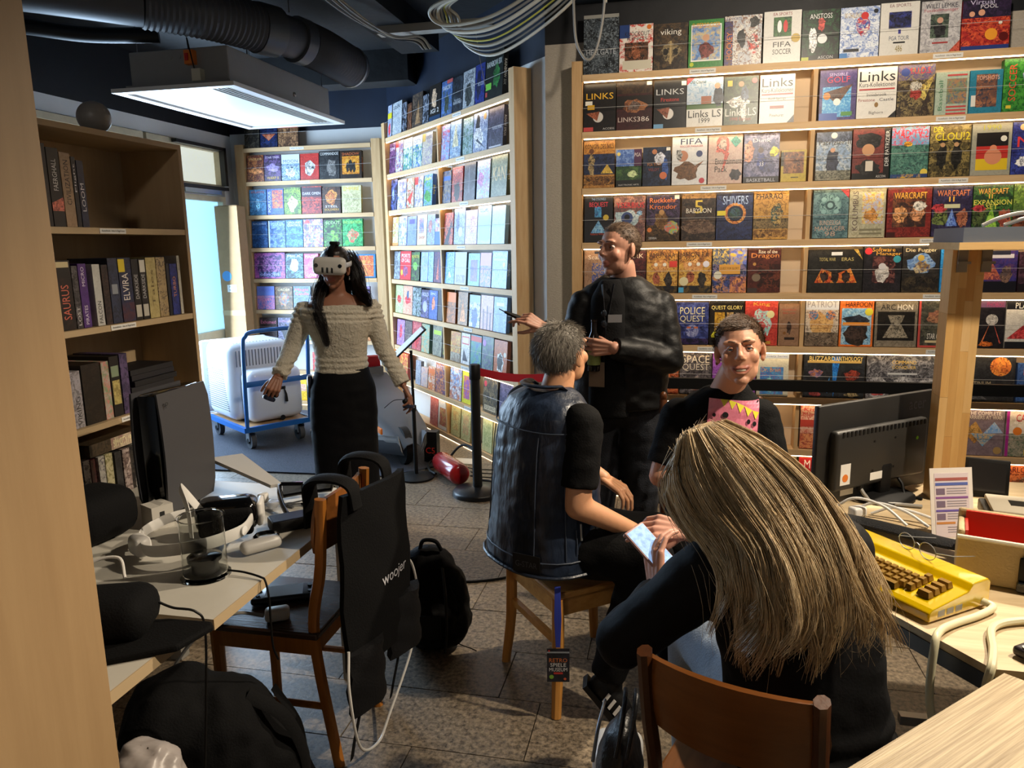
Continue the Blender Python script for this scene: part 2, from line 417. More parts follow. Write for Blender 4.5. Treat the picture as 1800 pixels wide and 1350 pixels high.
BOXES={
'A':{
1:[
(-0.0,0.209,0.331,'dark grey armoured figures','12161a 3a424a 727c84;R 0 .94 1 1 9a9a94;T HELLGATE .5 .37 .84 .09 b8bec4;T LONDON .5 .3 .4 .04 8a9298'),
(0.212,0.404,0.261,'red white striped boxing cover','c43a30 e8e2d8 e8e2d8;R 0 .72 .3 1 27407a;R .1 .05 .95 .24 cfc8b4;R .16 .24 .86 .62 1a1816 5a3a28 7a4a34;E .5 .42 .16 .16 8a5236;T KNOCKOUT .53 .8 .74 .1 26262e;T KINGS .53 .7 .6 .06 26262e;C .88 .93 .07 d8752a'),
(0.407,0.598,0.253,'brown helmet artwork','241a14 5a4630 2e2a26;T viking .5 .8 .62 .16 e6e2d8;E .5 .4 .3 .22 8a7a5a 3a3026 a08c66;E .36 .38 .09 .08 1a1410;E .64 .38 .09 .08 1a1410;R .47 .12 .53 .62 b09868'),
(0.601,0.794,0.259,'green border blue picture','2f7a34 2f7a34 3a8a3e;R .07 .13 .94 .9 e8e8e0;R .1 .16 .91 .87 4a78b8 c8b890 7aa0d0;E .5 .36 .22 .2 6a2a26;C .5 .62 .1 c89878;T SUPERSOCCER .5 .88 .8 .1 e0a020;C .1 .07 .06 b8c830'),
(0.798,0.999,0.265,'white ice hockey players','dcd8d0 b8bcc4 8a6a5a;R 0 0 .22 .9 4a3a7a 6a4a3a 2a2a4a;V HOCKEY .13 .4 .55 .15 e08030;V NHL .13 .8 .2 .14 3a3a4a;E .45 .55 .12 .2 1c1e22;E .78 .42 .16 .22 e8e4e0 c83a2a 2a2a2a;E .8 .85 .14 .12 2a2a2a;T EA_SPORTS .25 .94 .4 .06 3a3a6a'),
(1.007,1.205,0.273,'white cover small football photo','d6d4ce d6d4ce cfcdc8;R .26 .5 .74 .88 2a5a2a 3a6a32 18301c;E .42 .7 .06 .12 e8e8e8;E .58 .7 .06 .12 c83030;T EA_SPORTS .5 .94 .5 .06 8a2a3a;T FIFA .5 .35 .48 .1 16161a;T SOCCER .5 .21 .5 .1 16161a;C .86 .46 .12 b89a40'),
(1.208,1.402,0.265,'black green footballer legs','0e1a12 1e4a2a 0c0e0e;R 0 0 1 .1 101010;R 0 0 .2 .07 a8b030;E .3 .42 .12 .26 d8d8d8;C .55 .42 .13 e0e0e0;E .52 .7 .1 .16 b04038;T ANSTOSS .5 .87 .6 .1 d8d8d8;T ASCON .65 .05 .4 .06 c8c8c8'),
(1.405,1.603,0.263,'pale blue skier cover','b8c4dc e0e6ee 7088c0;E .58 .62 .2 .22 c83a34 3a5aa8 e8e0d8;C .62 .82 .1 c83030;R .1 .12 .5 .18 28282c;T SKI_CHALLENGE .32 .84 .44 .1 a88830;R 0 0 .2 .1 3a78b8;C .9 .9 .06 20242c'),
(1.606,1.799,0.27,'white cover small tournament photo','d8d6d0 d8d6d0 d2d0ca;R .22 .5 .8 .82 20244a 38408a 101018;T EA_SPORTS .5 .94 .54 .06 6a2a3a;T PGA_TOUR .5 .32 .52 .08 3a4a6a;R .35 .22 .66 .25 18181c;T 486 .5 .12 .18 .12 8a7a3a;R .47 .4 .54 .48 3a3a8a'),
(1.807,2.001,0.263,'grey cover man in suit photo','b0aeb0 c8c6c8 9a989e;R .24 .28 .7 .74 3a4640 5a6a5a 2a3030;E .48 .42 .16 .15 1a1a1e;C .48 .62 .08 c89a84;T WILLI_LEMKE .5 .9 .8 .09 2a2a3a;T Fussballmanager .5 .81 .86 .08 a84a5a;R .3 .17 .7 .2 a03a3a;P .72 0 1 0 1 .22 a84838;T ASCON .12 .04 .22 .05 3a4a5a'),
(2.005,2.235,0.251,'red billiard table cover','a82a28 d85a38 7a1a20;R 0 .64 1 1 2a2038 1a1a2a 3a2a4a;C .62 .3 .13 e89a30;C .8 .52 .04 f0e8d8;C .88 .24 .1 5a1414;C .2 .72 .06 d8a080;C .4 .74 .07 d8a080;R 0 0 1 .08 2a3a7a;T Virtual .4 .95 .5 .09 c8c0e0;T POOL .55 .86 .36 .08 e0dce8'),
],
2:[
(0.005,0.196,0.278,'black golf cover gold letters','0c0c0e 1a1412 0c0c0e;T LINKS .5 .74 .84 .13 c8a030;C .45 .3 .16 cfcac4;P .08 .38 .5 .42 .42 .22 8a4a30;R .05 .55 .27 .64 d8d8d0;R .12 .46 .34 .56 c89a20;R 0 0 .3 .09 c04a4a;T ACCESS .78 .05 .36 .04 c0c0c0'),
(0.199,0.406,0.273,'maroon golf club head cover','3a1418 2a1014 3a1a1c;R 0 .76 1 1 1c1412 3a2a1c 1c1412;R 0 .46 1 .72 141010;E .5 .5 .36 .14 8a5a3a 5a3424 a87048;E .5 .5 .18 .11 5a4a44;T LINKS .3 .22 .52 .1 c8b8b0;T 386 .75 .22 .34 .1 d8ccc4;R .84 .92 .98 1 e0e0d8'),
(0.413,0.597,0.267,'black golf cover silver letters','0c0c0e 16161a 0c0c0e;T LINKS .5 .76 .86 .12 b8bcc0;T Firestone .5 .6 .56 .08 c03a34;C .45 .3 .17 d8d4ce;P .1 .4 .5 .44 .42 .2 7a4430;R 0 0 .3 .09 6a9ac0;R .85 .88 1 .97 dcdcd4'),
(0.599,0.802,0.271,'white cover man before clubhouse','dedcd6 dedcd6 d6d4cc;R 0 .42 1 1 a8c0d8 c0ccd8 88a8c8;R 0 .36 1 .46 4a6a3a;R .4 .46 .68 .62 9a5a3c;E .86 .6 .16 .22 28303c;C .84 .82 .08 d0a080;T Links_LS .5 .26 .9 .15 16161a;T 1999 .5 .12 .3 .1 16161a;T Old_Course .3 .92 .44 .07 2a3a2a;P 0 1 0 .86 .2 1 c83a4a'),
(0.805,0.994,0.265,'dark green swinging golfer','2a3a24 46583a 1e2c1c;E .42 .48 .34 .12 cfc8c0;E .6 .62 .14 .18 3a4a60;C .5 .84 .08 b88868;E .58 .3 .1 .24 d0ccc4;T Links_LS .5 .26 .9 .16 e0ded6;T 1998_Edition .5 .12 .6 .07 b04a34;R .1 .8 .24 .92 c8a830;C .88 .9 .08 c86a6a'),
(1.0,1.188,0.263,'white text cover, large serif word','dcdad4 dcdad4 d6d4ce;T Links .5 .84 .88 .18 16161a;T Kurs-Kollektionen .5 .68 .9 .09 2a2a30;R .05 .58 .95 .61 b03a3a;T Banff_Springs .5 .5 .5 .06 5a5a5a;R .3 .3 .7 .36 8a3a34;T Pinehurst .5 .16 .4 .06 5a5a5a;P .8 0 1 0 1 .16 16161a'),
(1.317,1.509,0.273,'purple cover eagle with golf ball','3a2a6a 4a3a7a 2a1e58;R .08 .06 .86 .66 4aa0d8 3a90d0 88c8e8;P .1 .55 .9 .7 .5 .3 5a3a2a 7a4a30 3a2418;C .48 .36 .1 e8e8e4;C .2 .48 .1 d88a30;R 0 0 .5 .14 3a5aa8;T SENSIBLE .5 .9 .5 .06 b8a8d8;T GOLF .5 .8 .62 .12 c83a5a;R .6 .08 .9 .16 4a8a3a'),
(1.511,1.713,0.273,'white text cover with crests','dcdad4 dcdad4 d6d4ce;T Links .5 .82 .9 .2 16161a;T Kurs-Kollektionen .5 .66 .9 .09 2a2a30;R .05 .55 .95 .58 b03a3a;T Innisbrook .5 .46 .5 .06 4a4a4a;T Firestone .25 .36 .42 .06 8a2a2a;T Castle .75 .36 .36 .06 4a4a5a;E .5 .26 .05 .05 8a6a3a;T Bighorn .5 .1 .36 .07 5a5a5a;P .8 0 1 0 1 .14 16161a'),
(1.715,1.9,0.275,'brown fantasy battle cover','3a2e26 8a7a52 241e1c;R 0 .7 1 1 4a4a7a 6a5a7a 8a8060;P .4 .45 1 .8 .75 .3 e0d070 b89a50 6a5a3a;E .5 .46 .16 .14 8a2a24;E .5 .58 .16 .1 a8a49a;T M.U.D.S. .58 .88 .66 .12 c84038;C .2 .86 .12 3a4a8a'),
(1.904,2.068,0.221,'pale green cover with field painting','a8b8a8 a8b8a8 98aa9a;R .34 .25 .94 .84 7a8a6a a07a5a 5a6a78;R .34 0 .94 .04 b84a4a;R .34 .08 .94 .12 b84a4a;R .34 .16 .94 .2 b84a4a;R .34 .9 .94 .94 b84a4a;V Baseball .16 .45 .7 .12 4a7a5a'),
(2.07,2.229,0.222,'teal cover with framed painting','2a7a98 2a7a98 247088;R .2 .14 .84 .9 6a4a40 a06a4a 3a3a48;T TOPSHOTS .55 .82 .7 .1 d8b0a0;R .06 .16 .2 .42 d8d8d0'),
(2.231,2.406,0.277,'green football cover red lettering','2f7a34 4a9a3a 1e5a26;V SOCCER .25 .55 .7 .2 d04a34;E .8 .6 .3 .3 d8dce8 3a3a6a 8a9ac8;R .1 .06 .24 .12 d8c040'),
],
3:[
(0.006,0.192,0.275,'tan Egyptian queen cover','a8783a b8863f 8a5a28;R 0 .28 1 .72 1e2a48 28345a 141c30;R 0 .05 1 .24 6a4420 a87838 3a2410;E .25 .5 .12 .28 8a7a5a 2a2420 b8a070;C .25 .78 .08 5a3a2a;P .55 .3 .95 .3 .76 .5 c8a848;T KONIGIN_DES_NILS .5 .88 .92 .1 2a1c10'),
(0.199,0.35,0.216,'small green golf course cover','2a4a2e 4a6a3a 22382a;R 0 .55 1 1 4a6ab0 7a9ad0 3a5aa0;R .7 .55 1 1 4a2a4a;E .64 .34 .22 .09 a8b888;R 0 0 1 .18 14181a;C .1 .88 .07 d8c870;T PGA .84 .85 .24 .1 d8d0d0;T ELECTRONIC_ARTS .5 .05 .8 .04 c0c0c0'),
(0.355,0.518,0.222,'small dark blue putting golfer','141e34 22304a 0e1626;E .6 .7 .2 .16 b8bcc8;C .42 .88 .09 a87050;E .8 .42 .12 .3 2a4a8a;C .74 .26 .13 c8704a;T PGA_TOUR .42 .55 .5 .08 b87838;T VELDT .4 .42 .4 .07 8a3a34;R .84 .9 .98 .98 dcdcd4'),
(0.524,0.724,0.281,'white cover shouting pointing man','d4d6d8 d4d6d8 c8ccd0;E .42 .3 .36 .22 6a4a34 58402c 7a5638;C .3 .6 .16 b07a5e;E .2 .62 .1 .12 8a8c8c;P .55 .35 .92 .5 .6 .24 7a5238;T FIFA .55 .9 .62 .12 20305a;T SOCCER_MANAGER .55 .8 .66 .04 b83a44;C .78 .64 .09 2a3a6a;C .86 .08 .08 b83a4a'),
(0.729,0.92,0.278,'pinkish cover with red hook mark','c0a89c c8b0a4 b89a90;E .42 .8 .24 .2 c0584a;E .42 .8 .14 .12 c4aca0;P .5 .7 .62 .62 .4 .2 c0584a;E .8 .18 .18 .12 1c1c2a;T Entertainment .6 .46 .78 .12 1a1818;T Pack .38 .3 .36 .12 1a1818;P .64 .88 .8 .98 .96 .86 3a8a7a;P .64 .88 .8 .74 .96 .86 3a8a7a'),
(0.926,1.122,0.278,'blue basketball player cover','4a5078 8a88a8 2e3050;E .15 .62 .16 .26 c88a70;E .5 .42 .14 .2 2a3a7a;T 33 .5 .38 .12 .1 e0e0e8;C .48 .66 .08 4a342a;E .86 .62 .14 .12 d8c840;R 0 0 1 .12 16161e;T BASKETBALL .5 .05 .8 .07 b8bcc8;T Dunk .5 .86 .5 .08 d0d0d8'),
(1.131,1.269,0.175,'small yellow framed group picture','b8a030 b8a030 a89028;R .1 .26 .9 .94 6a3a2a a06a40 3a1e18;R 0 .5 .1 .94 2a2a1a;R .4 .12 .7 .15 3a3418'),
(1.317,1.503,0.264,'pale sky merchant standing','88a0c0 b8c0c4 6a7a88;R 0 .8 1 1 3a4458 58627a 2a3040;E .46 .36 .2 .3 1e2438;C .47 .62 .07 c8987a;R 0 0 1 .2 6a6a58 8a8878 4a4a40;T Patrizier_II .52 .78 .9 .1 3a3024;C .5 .92 .09 d0ccc8'),
(1.508,1.702,0.276,'red painting, pale figure in black hat','6a2a26 7a322c 5a2420;R .84 0 1 1 0e0c0c;R 0 0 1 .12 100e0e;E .42 .76 .38 .18 120e0e;C .42 .58 .17 c09068;E .44 .22 .34 .16 120e0e;R .36 .16 .56 .36 cfc6b8;V DER_PATRIZIER .92 .6 .7 .1 d8d8d4;T ASCON .78 .05 .26 .05 c0c0c0'),
(1.707,1.897,0.279,'teal chaotic city cover, red title','3a6a60 5a8a7a 2a4a48;R 0 .64 1 1 6aa0c8 8ab8d8 c85a7a;T MAD_TV_2 .52 .86 .9 .16 d8302a;E .44 .66 .12 .06 e0a030;C .9 .1 .1 d8c050;R 0 0 1 .07 2a3a6a c8a040 2a4a7a'),
(1.9,2.102,0.284,'olive cover two men in hats','4a4228 8a7a48 2a2418;R 0 .66 1 1 7a6a40 a89860 5a4c2c;E .3 .4 .15 .26 16140f;E .66 .4 .15 .26 16140f;E .32 .68 .12 .04 16140f;E .66 .68 .12 .04 16140f;C .32 .62 .06 b89068;C .66 .62 .06 b89068;T DER .2 .92 .24 .1 e0d030;T CLOU!2 .55 .78 .86 .15 e0d030'),
(2.107,2.301,0.28,'grey cover with tricolour flag face','9a9a8c 9a9a8c 908f82;R .12 .56 .92 .82 1c1818;R .12 .32 .92 .56 b8322c;R .12 .1 .92 .32 d8b828;C .55 .36 .22 d08868;C .55 .52 .09 d08868;T 1990 .5 .92 .44 .1 a8a83a;C .8 .7 .08 d8d8d0'),
(2.302,2.471,0.283,'blue cover red initial','2a3078 3a48a0 22265a;T Ma .5 .62 .7 .2 d03a3a;C .3 .9 .1 d0b080;E .4 .24 .3 .1 d8dce8'),
],
4:[
(0.01,0.183,0.269,'black cover blue lit doorway','0e0e12 12121a 0e0e12;R .36 .55 .6 .78 2a6a9a 4a9ad0 2a4a7a;P .22 .2 .78 .2 .5 .48 5a9ad0 88b8d8 3a6a9a;T BEQUEST .5 .82 .66 .12 b83a4a;T THE_COLONELS .5 .95 .5 .05 7a9ac8;C .76 .54 .1 c0a838;T Roberta_Williams .5 .18 .56 .05 b84a3a;R .3 .04 .66 .12 08080a'),
(0.189,0.376,0.268,'close-up blue eye cover','6a4a4a a87a6a 4a3a3c;E .42 .5 .44 .22 a8c0c8 d8e0e0 88a0b0;C .42 .52 .19 3a4a7a;C .42 .54 .09 10101a;T YSERBIUS .52 .8 .9 .12 c8323a;E .82 .62 .1 .06 8ab0d8;R 0 0 1 .1 8a6a60'),
(0.381,0.577,0.288,'dark cover orange blackletter title','2a2038 4a3a5a 181420;R 0 0 1 .34 3a2a18 5a4228 20180f;E .46 .44 .22 .22 6a4a2a 8a6a3a 4a3018;C .46 .62 .08 b08858;T Ruckkehr .5 .88 .8 .1 d87a3a;T Krondor .5 .74 .8 .1 d87a3a;E .76 .28 .22 .16 a8b848 c86a58 5aa0a8;C .1 .24 .07 d07838;R .84 .9 .98 .98 e0dcd0;T SIERRA .2 .06 .24 .05 c8c8c8'),
(0.587,0.782,0.282,'brown planet cover gold numeral','2a201c 4a3a30 181414;R 0 .9 1 1 8a6a3c a07a48 6a4e2a;T 5 .5 .72 .26 .28 c8b048;T BABYLON .5 .64 .74 .1 e0dcd0;E .5 .3 .6 .16 5a4438 7a6250 3a2a22'),
(0.785,0.99,0.279,'dark blue cover glowing ring','1a2348 24305e 10162e;C .52 .56 .3 c87838 e0a050 8a4a2a;C .52 .56 .22 14203a;C .52 .56 .16 2a4a3a 3a5a6a 181e28;T SHIVERS .52 .84 .7 .18 9ab0d8;R .02 .52 .26 .62 d8c838'),
(0.993,1.187,0.286,'golden desert Egyptian cover','b8883e c89a48 8a6228;R 0 .22 1 .44 6a5a3a 8a7248 4a3c28;R 0 .04 1 .2 7a5428 b88a48 4a3014;E .66 .5 .2 .26 2a4a44 4a3a28 b89a5a;T PHARAO .45 .9 .76 .12 2a1c10'),
(1.318,1.508,0.279,'teal championship shield cover','4a6a70 6a8a8e 34505a;C .48 .68 .32 6a9090 88acaa 3a5a60;C .48 .68 .14 3a5458;C .48 .68 .08 8ab0b0;C .3 .8 .07 88b0b0;C .66 .8 .07 88b0b0;C .3 .55 .07 88b0b0;C .66 .55 .07 88b0b0;T BUNDESLIGA .5 .32 .6 .1 c8b0a0;T MANAGER .5 .2 .86 .09 b8a090;T 98 .5 .09 .3 .1 b8a090;P .76 1 1 1 1 .82 b83a40'),
(1.51,1.701,0.279,'parchment cover ship painting','a8a48a b8b49a 989478;R .36 .28 .94 .92 a8b0d0 d8c878 c89a58;E .62 .46 .2 .14 b07a3a;V KOLUMBUS .17 .55 .8 .15 5a4a4a;R .3 .06 .92 .1 7a7660;R .3 .14 .92 .18 7a7660'),
(1.709,1.936,0.294,'red framed snarling faces','7a2420 5a1c1a 8a302a;R .12 .2 .88 .9 2a1e1c 7a4a30 3a2422;E .3 .46 .16 .18 c08a58;E .7 .48 .18 .2 b88058;E .74 .62 .16 .1 b8b4ac;T WARCRAFT .52 .84 .74 .13 e0a840;T Orcs_and_Humans .52 .74 .6 .05 7a3a24;R 0 0 .2 .1 3a1414'),
(1.939,2.138,0.29,'dark violet cover two faces blue glow','2a2440 3a3458 1c1830;P .35 .2 .65 .2 .5 .55 5a7ad0 8ab0e8 3a4a9a;E .2 .4 .22 .22 4a5a3a 7a8a48 2a3020;E .2 .56 .22 .09 a03038;E .78 .36 .18 .2 9a5a44 b8785a 5a302a;T WARCRAFT .52 .86 .82 .12 c87848;T II .48 .74 .14 .1 d8a848;R .3 .56 .7 .64 c8c8a0'),
(2.141,2.336,0.29,'green cover two snarling faces','24402a 4a7a34 1a2a20;P .3 .15 .65 .15 .48 .58 8ac040 a8d858 5a9030;E .18 .38 .2 .2 3a4a2a 5a6a3a 22281a;E .16 .54 .2 .08 a03038;E .82 .34 .18 .2 9a4a3a b86a50 5a2a24;T WARCRAFT .5 .88 .76 .11 d09848;T II .44 .78 .1 .09 d8a848;T EXPANSION .5 .66 .96 .1 e0d860;T SET .48 .57 .3 .09 e0d860'),
(2.339,2.525,0.289,'green ogre face close up','5a7a38 8aa84a 3a4a28;C .6 .6 .2 8a9a48;C .5 .5 .06 c8b838;R 0 0 1 .4 3a2018 8a4a2a 241614'),
],
5:[
(0.01,0.167,0.263,'tan faded castle cover','9a7a62 a8866a 8a6a54;R .3 .1 1 .7 3a4a8a 5a6aa8 c8a060;T Scallia .5 .84 .7 .1 e0d0c0;R .4 .92 .9 .98 2a2a3a'),
(0.236,0.385,0.266,'dark red cover round gold seal','3a1a1e 5a2a2a 241214;C .3 .45 .2 c8b040;T DARK .5 .86 .8 .1 d8c8b0'),
(0.388,0.572,0.254,'pharaoh mask cover, red sticker','c89a48 d8b058 9a6a34;R 0 .7 1 1 8a5a34 c8964a 5a3a24;E .44 .62 .32 .16 c88a58 e0b070 a06a3c;C .3 .66 .06 e0e0d8;C .58 .66 .06 e0e0d8;E .32 .34 .14 .14 8a4a34;E .7 .3 .14 .2 2a2420;R 0 0 1 .16 20242c 5a4a2a 181a20;T AMON_RA .5 .88 .84 .12 3a2a20;R .74 .6 .98 .74 d0403a'),
(0.578,0.768,0.254,'pharaoh mask cover, round pale stickers','c89a48 d8b058 9a6a34;R 0 .7 1 1 8a5a34 c8964a 5a3a24;E .46 .62 .32 .16 c88a58 e0b070 a06a3c;C .34 .66 .06 e0e0d8;C .6 .66 .06 e0e0d8;E .36 .34 .14 .14 8a4a34;E .72 .3 .14 .2 2a2420;R 0 0 1 .16 20242c 5a4a2a 181a20;T AMON_RA .5 .88 .84 .12 3a2a20;C .84 .66 .1 d8d8e8;C .16 .26 .14 d8d0a8;R 0 0 .16 .12 4aa0d0'),
(0.773,0.968,0.261,'collage of four fantasy scenes','3a4a7a 8a7a9a 26304a;R 0 .64 .48 1 2a3a5a 5a6a8a c8b060;R .52 .64 1 1 5a6ac8 d8b848 8a9ad8;R 0 0 .48 .36 3a4a8a c08a58 24304a;R .52 0 1 .36 8a5a6a d8905a 5a3a4a;R .2 .42 .82 .64 d8a048;T QUEST_FOR_GLORY .5 .55 .56 .06 4a2a18;C .16 .4 .12 d8d8c8'),
(0.974,1.16,0.262,'rust red cover yellow title','4a1e18 5a2820 3a1814;R .3 .1 1 .64 301210 6a3424 20100e;T Rise_of_the .6 .92 .56 .08 e0d8c8;T Dragon .52 .82 .84 .13 d88a48;C .26 .34 .13 7a6a58;C .2 .64 .05 b88a4a;R 0 0 .3 .1 3a3434'),
(1.309,1.604,0.243,'wide black cover burning warriors','1e1c18 2a2824 161412;P .12 .22 .9 .22 .78 .56 d8682a f0a848 a0341a;P .12 .22 .9 .22 .25 .56 c8582a e89a3c 8a2c18;E .3 .36 .08 .14 2a1a14;E .5 .36 .08 .16 201612;E .7 .36 .08 .14 2a1a14;T TOTAL_WAR .35 .77 .3 .08 c8b878;T ERAS .72 .77 .22 .08 c8b878;R .42 .86 .62 .94 c8ccd0;P .82 1 .9 1 1 .74 b89848'),
(1.606,1.806,0.272,'dark space cover white astronaut','1a181c 2a262c 141216;R .24 .2 .84 .78 3a2024 7a4a44 241418;E .5 .4 .2 .2 c8c4c0 8a8684 e0dcd8;C .5 .56 .1 d0d0d4;C .12 .9 .1 c83038;T Software .52 .93 .6 .09 e0a848;T Manager .66 .83 .66 .09 e0a848;C .88 .72 .1 3a98a8'),
(1.809,2.002,0.272,'dark cover treasure chest, pale title','2a2826 3a3632 1e1c1a;E .5 .62 .4 .22 6a90c8 9ab8d8 4a6aa0;E .5 .54 .24 .14 8a6a3a c8b890 3a4a7a;C .5 .74 .09 c8a848;R 0 0 1 .34 26221e 4a4030 161412;T Die_Fugger .5 .9 .84 .1 e0d0a8'),
(2.005,2.186,0.275,'bright blue cover red apple','2a8ad0 3a9ae0 2278b8;T the .4 .86 .5 .12 f0f0f0;T Worm .6 .74 .6 .1 d83a2a;C .5 .22 .3 8a2420;E .3 .5 .14 .06 e8e8e8;R 0 .96 1 1 181a28'),
(2.208,2.391,0.225,'violet ship battle cover','3a3480 5a3a6a 2a2460;R 0 0 1 .26 14121a;P .0 .3 .6 .3 .3 .74 b05a48 7a3a48 d07858;E .72 .42 .18 .24 5a4a4a 8a6a5a 3a3030;R .1 .82 .9 .92 d8d4dc;R .2 .9 .8 1 2a2a3a'),
(2.397,2.566,0.217,'dark plum skull cover','3a2430 5a3a4a 24161e;E .5 .5 .36 .24 d0b888 a88a5a e0d0a8;R 0 0 1 .2 1a1016'),
],
6:[
(0.011,0.198,0.264,'brown adventure cover','6a4a34 8a6a48 4a3424;T QUEST .5 .84 .8 .12 d8c080'),
(0.233,0.44,0.257,'teal dungeon cover','2a5a5a 4a8a7a 1a3a3a;T TALES .5 .84 .8 .12 d8c080'),
(0.447,0.562,0.257,'narrow red cover','8a2a24 b84a34 5a1a18;T IV .5 .8 .5 .14 e0c878'),
(0.569,0.762,0.254,'blue police face cover','2a3470 4a58a0 1e2450;T POLICE .5 .8 .76 .17 e0d8b0;T QUEST .5 .6 .76 .17 e0d8b0;C .5 .32 .2 6a70a8 9aa0c8 3a4080;R .34 .38 .46 .42 e07a4a;R .56 .38 .68 .42 e07a4a;R 0 0 1 .14 1a1a34 3a2a5a 0e0e20;R .02 .02 .12 .12 3aa0d8'),
(0.768,0.964,0.267,'black cover golden face slices','16130f 2a2218 0e0c0a;R .14 .3 .44 .74 d8b040 b88828 7a5418;R .5 .3 .7 .74 a08050 c8a868 5a4020;E .3 .24 .28 .1 d8d030;E .34 .22 .2 .06 c84a2a;T QUEST_GLORY .5 .84 .92 .1 d8c878'),
(0.97,1.157,0.264,'red cover swirling blue dragon','b83a34 c84a3c a02c2a;E .5 .5 .38 .3 8ac8c8 b8dcd8 c8505a;C .5 .44 .14 b84a48;T King .5 .92 .5 .1 d8a848;C .78 .7 .12 e0d8a0;R .2 .03 .8 .1 b88a3a'),
(1.161,1.279,0.247,'brown info sheet with figurine','8a6a54 947258 806048;T Ausstellstuck .5 .86 .7 .05 b04a3a;T Bitte_nicht .5 .78 .6 .05 b04a3a;E .52 .42 .12 .16 3a2a24;R .3 .14 .8 .2 2a201c;C .3 .3 .08 7a5228'),
(1.31,1.493,0.264,'officer portrait with sunglasses','c8b8a8 d8c8b0 8a7a6a;R 0 .8 1 1 c8ccd4;E .5 .44 .4 .3 d0a060 e0b878 a87a48;C .24 .68 .15 4a90c0 d88a48 3a5a7a;C .76 .68 .15 4a90c0 d88a48 3a5a7a;R 0 0 1 .3 6a5a4a 8a7a68 3a3028;T PATRIOT .5 .92 .9 .14 8a8a94'),
(1.497,1.681,0.264,'orange bordered submarine officer','d8702a d8702a c8621f;R .06 .04 .94 .84 7ab0d8 a8cce0 5a88b0;E .5 .28 .4 .26 2a2420 4a3a34 181412;E .5 .56 .42 .14 1e2430;R .1 .46 .9 .53 e09030;T HARPOON .56 .92 .78 .11 3a1a14;C .86 .76 .12 d8d040'),
(1.688,1.913,0.258,'grey black engraved creatures','7a7264 8a8272 6a6256;R .06 .14 .94 .78 161412 26221e 0e0c0a;P .2 .2 .8 .2 .5 .7 8a8272 a89e8c 5a5448;P .3 .7 .7 .7 .5 .25 6a6458 9a9282 3a3630;T ARC .3 .88 .34 .12 1e1c1a;T HON .7 .88 .36 .12 e0dcd0'),
(1.917,2.111,0.299,'dark cover red frame spaceship','3a3a34 5a5a4c 2a2a26;R 0 0 .06 1 b84a44;R 0 0 1 .04 b84a44;T STAR_CONTROL .6 .24 .7 .12 e8e4dc;R .2 .1 .9 .15 c8b890;E .5 .66 .3 .14 8a5a4a 6a4a3a a87a5a'),
(2.228,2.358,0.28,'black cover silver space probe','181418 2a2428 100e12;R 0 .86 1 1 6a4a6a;C .5 .6 .24 b8b4b0 d8d4d0 7a7874;P .1 .1 .16 .1 .45 .55 d87848;P .84 .1 .9 .1 .55 .55 c85a4a;E .3 .08 .3 .06 d8702a;T PHOBOS .6 .92 .66 .1 a03a6a'),
(2.362,2.54,0.277,'white cover red sports car','d8d4cc c8c4bc e0dcd4;R 0 .82 1 1 16161a;T PLANER .6 .9 .7 .12 e8e8e4;P .05 .2 .95 .2 .6 .55 c8343a 8a2428 e05a5a;R 0 0 1 .14 1a1a1e'),
],
7:[
(0.446,0.522,0.229,'orange sliver cover','c86a3a d88a50 a04a28'),
(0.525,0.593,0.258,'orange red desert cover','b85a38 d08050 8a3a24;E .5 .3 .2 .16 2a1a14'),
(0.6,0.788,0.26,'dark space cover with huge letters','3a363a 7a7478 242228;T SPACE .5 .84 .86 .18 d8d0c0;T QUEST .5 .64 .86 .18 d8d0c0;P .3 .1 .8 .1 .55 .5 8a5a4a b8a8a0 5a5a6a'),
(0.793,1.045,0.256,'purple cover','8a4aa8 a060c0 6a3488;T Gobliins .5 .84 .8 .12 e0d0e8'),
(1.052,1.233,0.266,'white cover framed laboratory picture','d0ccb8 d0ccb8 c4c0ac;R 0 .88 1 1 b8c4d8;R .1 .04 .84 .68 3a78c0 58a0d0 7a68a8;T Discovery_Series .5 .93 .9 .06 4a5a8a;T Dr._Brain .44 .62 .6 .1 e0a848;E .4 .26 .12 .2 8ac8d0'),
(1.316,1.655,0.282,'wide black cover blue lightning','24262a 30343a 1c1e22;P .46 .95 .6 .95 .5 0 2a78d0 3a98e8 1a50a0;P .44 .5 .36 .2 .4 .1 3a88d8;T BLIZZARD .3 .9 .42 .1 e0c878;T ANTHOLOGY .74 .9 .44 .1 e0c878;R .06 .8 .94 .85 b89a58;E .2 .56 .12 .1 5a4a6a 8a78a8 c07a4a;E .8 .52 .14 .14 8a3a30 b04a38 4a1e1c;T WARCRAFT .2 .24 .2 .08 d89a38;T STARCRAFT .8 .26 .28 .07 c8c8d0;E .2 .08 .12 .06 8a3a3a;E .8 .08 .12 .06 8a7a58'),
(1.662,2.041,0.27,'wide grey cover goggled soldiers','4a4a50 8a8a90 2e2e34;T COMMAND .53 .84 .34 .08 d8b858;T CONQUER .53 .72 .34 .08 d8b858;R .3 .56 .72 .6 c8ccd0;C .16 .26 .16 c8c8cc 8a8a90 5a5a60;C .54 .26 .18 d0d0d4 8a8a90 5a5a60;C .88 .26 .16 c8c8cc 8a8a90 5a5a60;E .16 .16 .13 .09 a04848;E .54 .22 .16 .1 e0a030;E .88 .18 .13 .09 c8903a'),
(2.168,2.44,0.274,'wide black cover orange globe','2a2a2c 38383a 202022;C .72 .78 .2 d87838 f0a048 8a3a20;T PLATINUM .3 .4 .5 .1 b8a888;P .1 .05 .5 .05 .3 .2 5a5a5e'),
(2.449,2.602,0.223,'small blue cover','3a5a98 4a70b0 2a4478;R .2 .7 .9 .86 c86a78'),
],
8:[
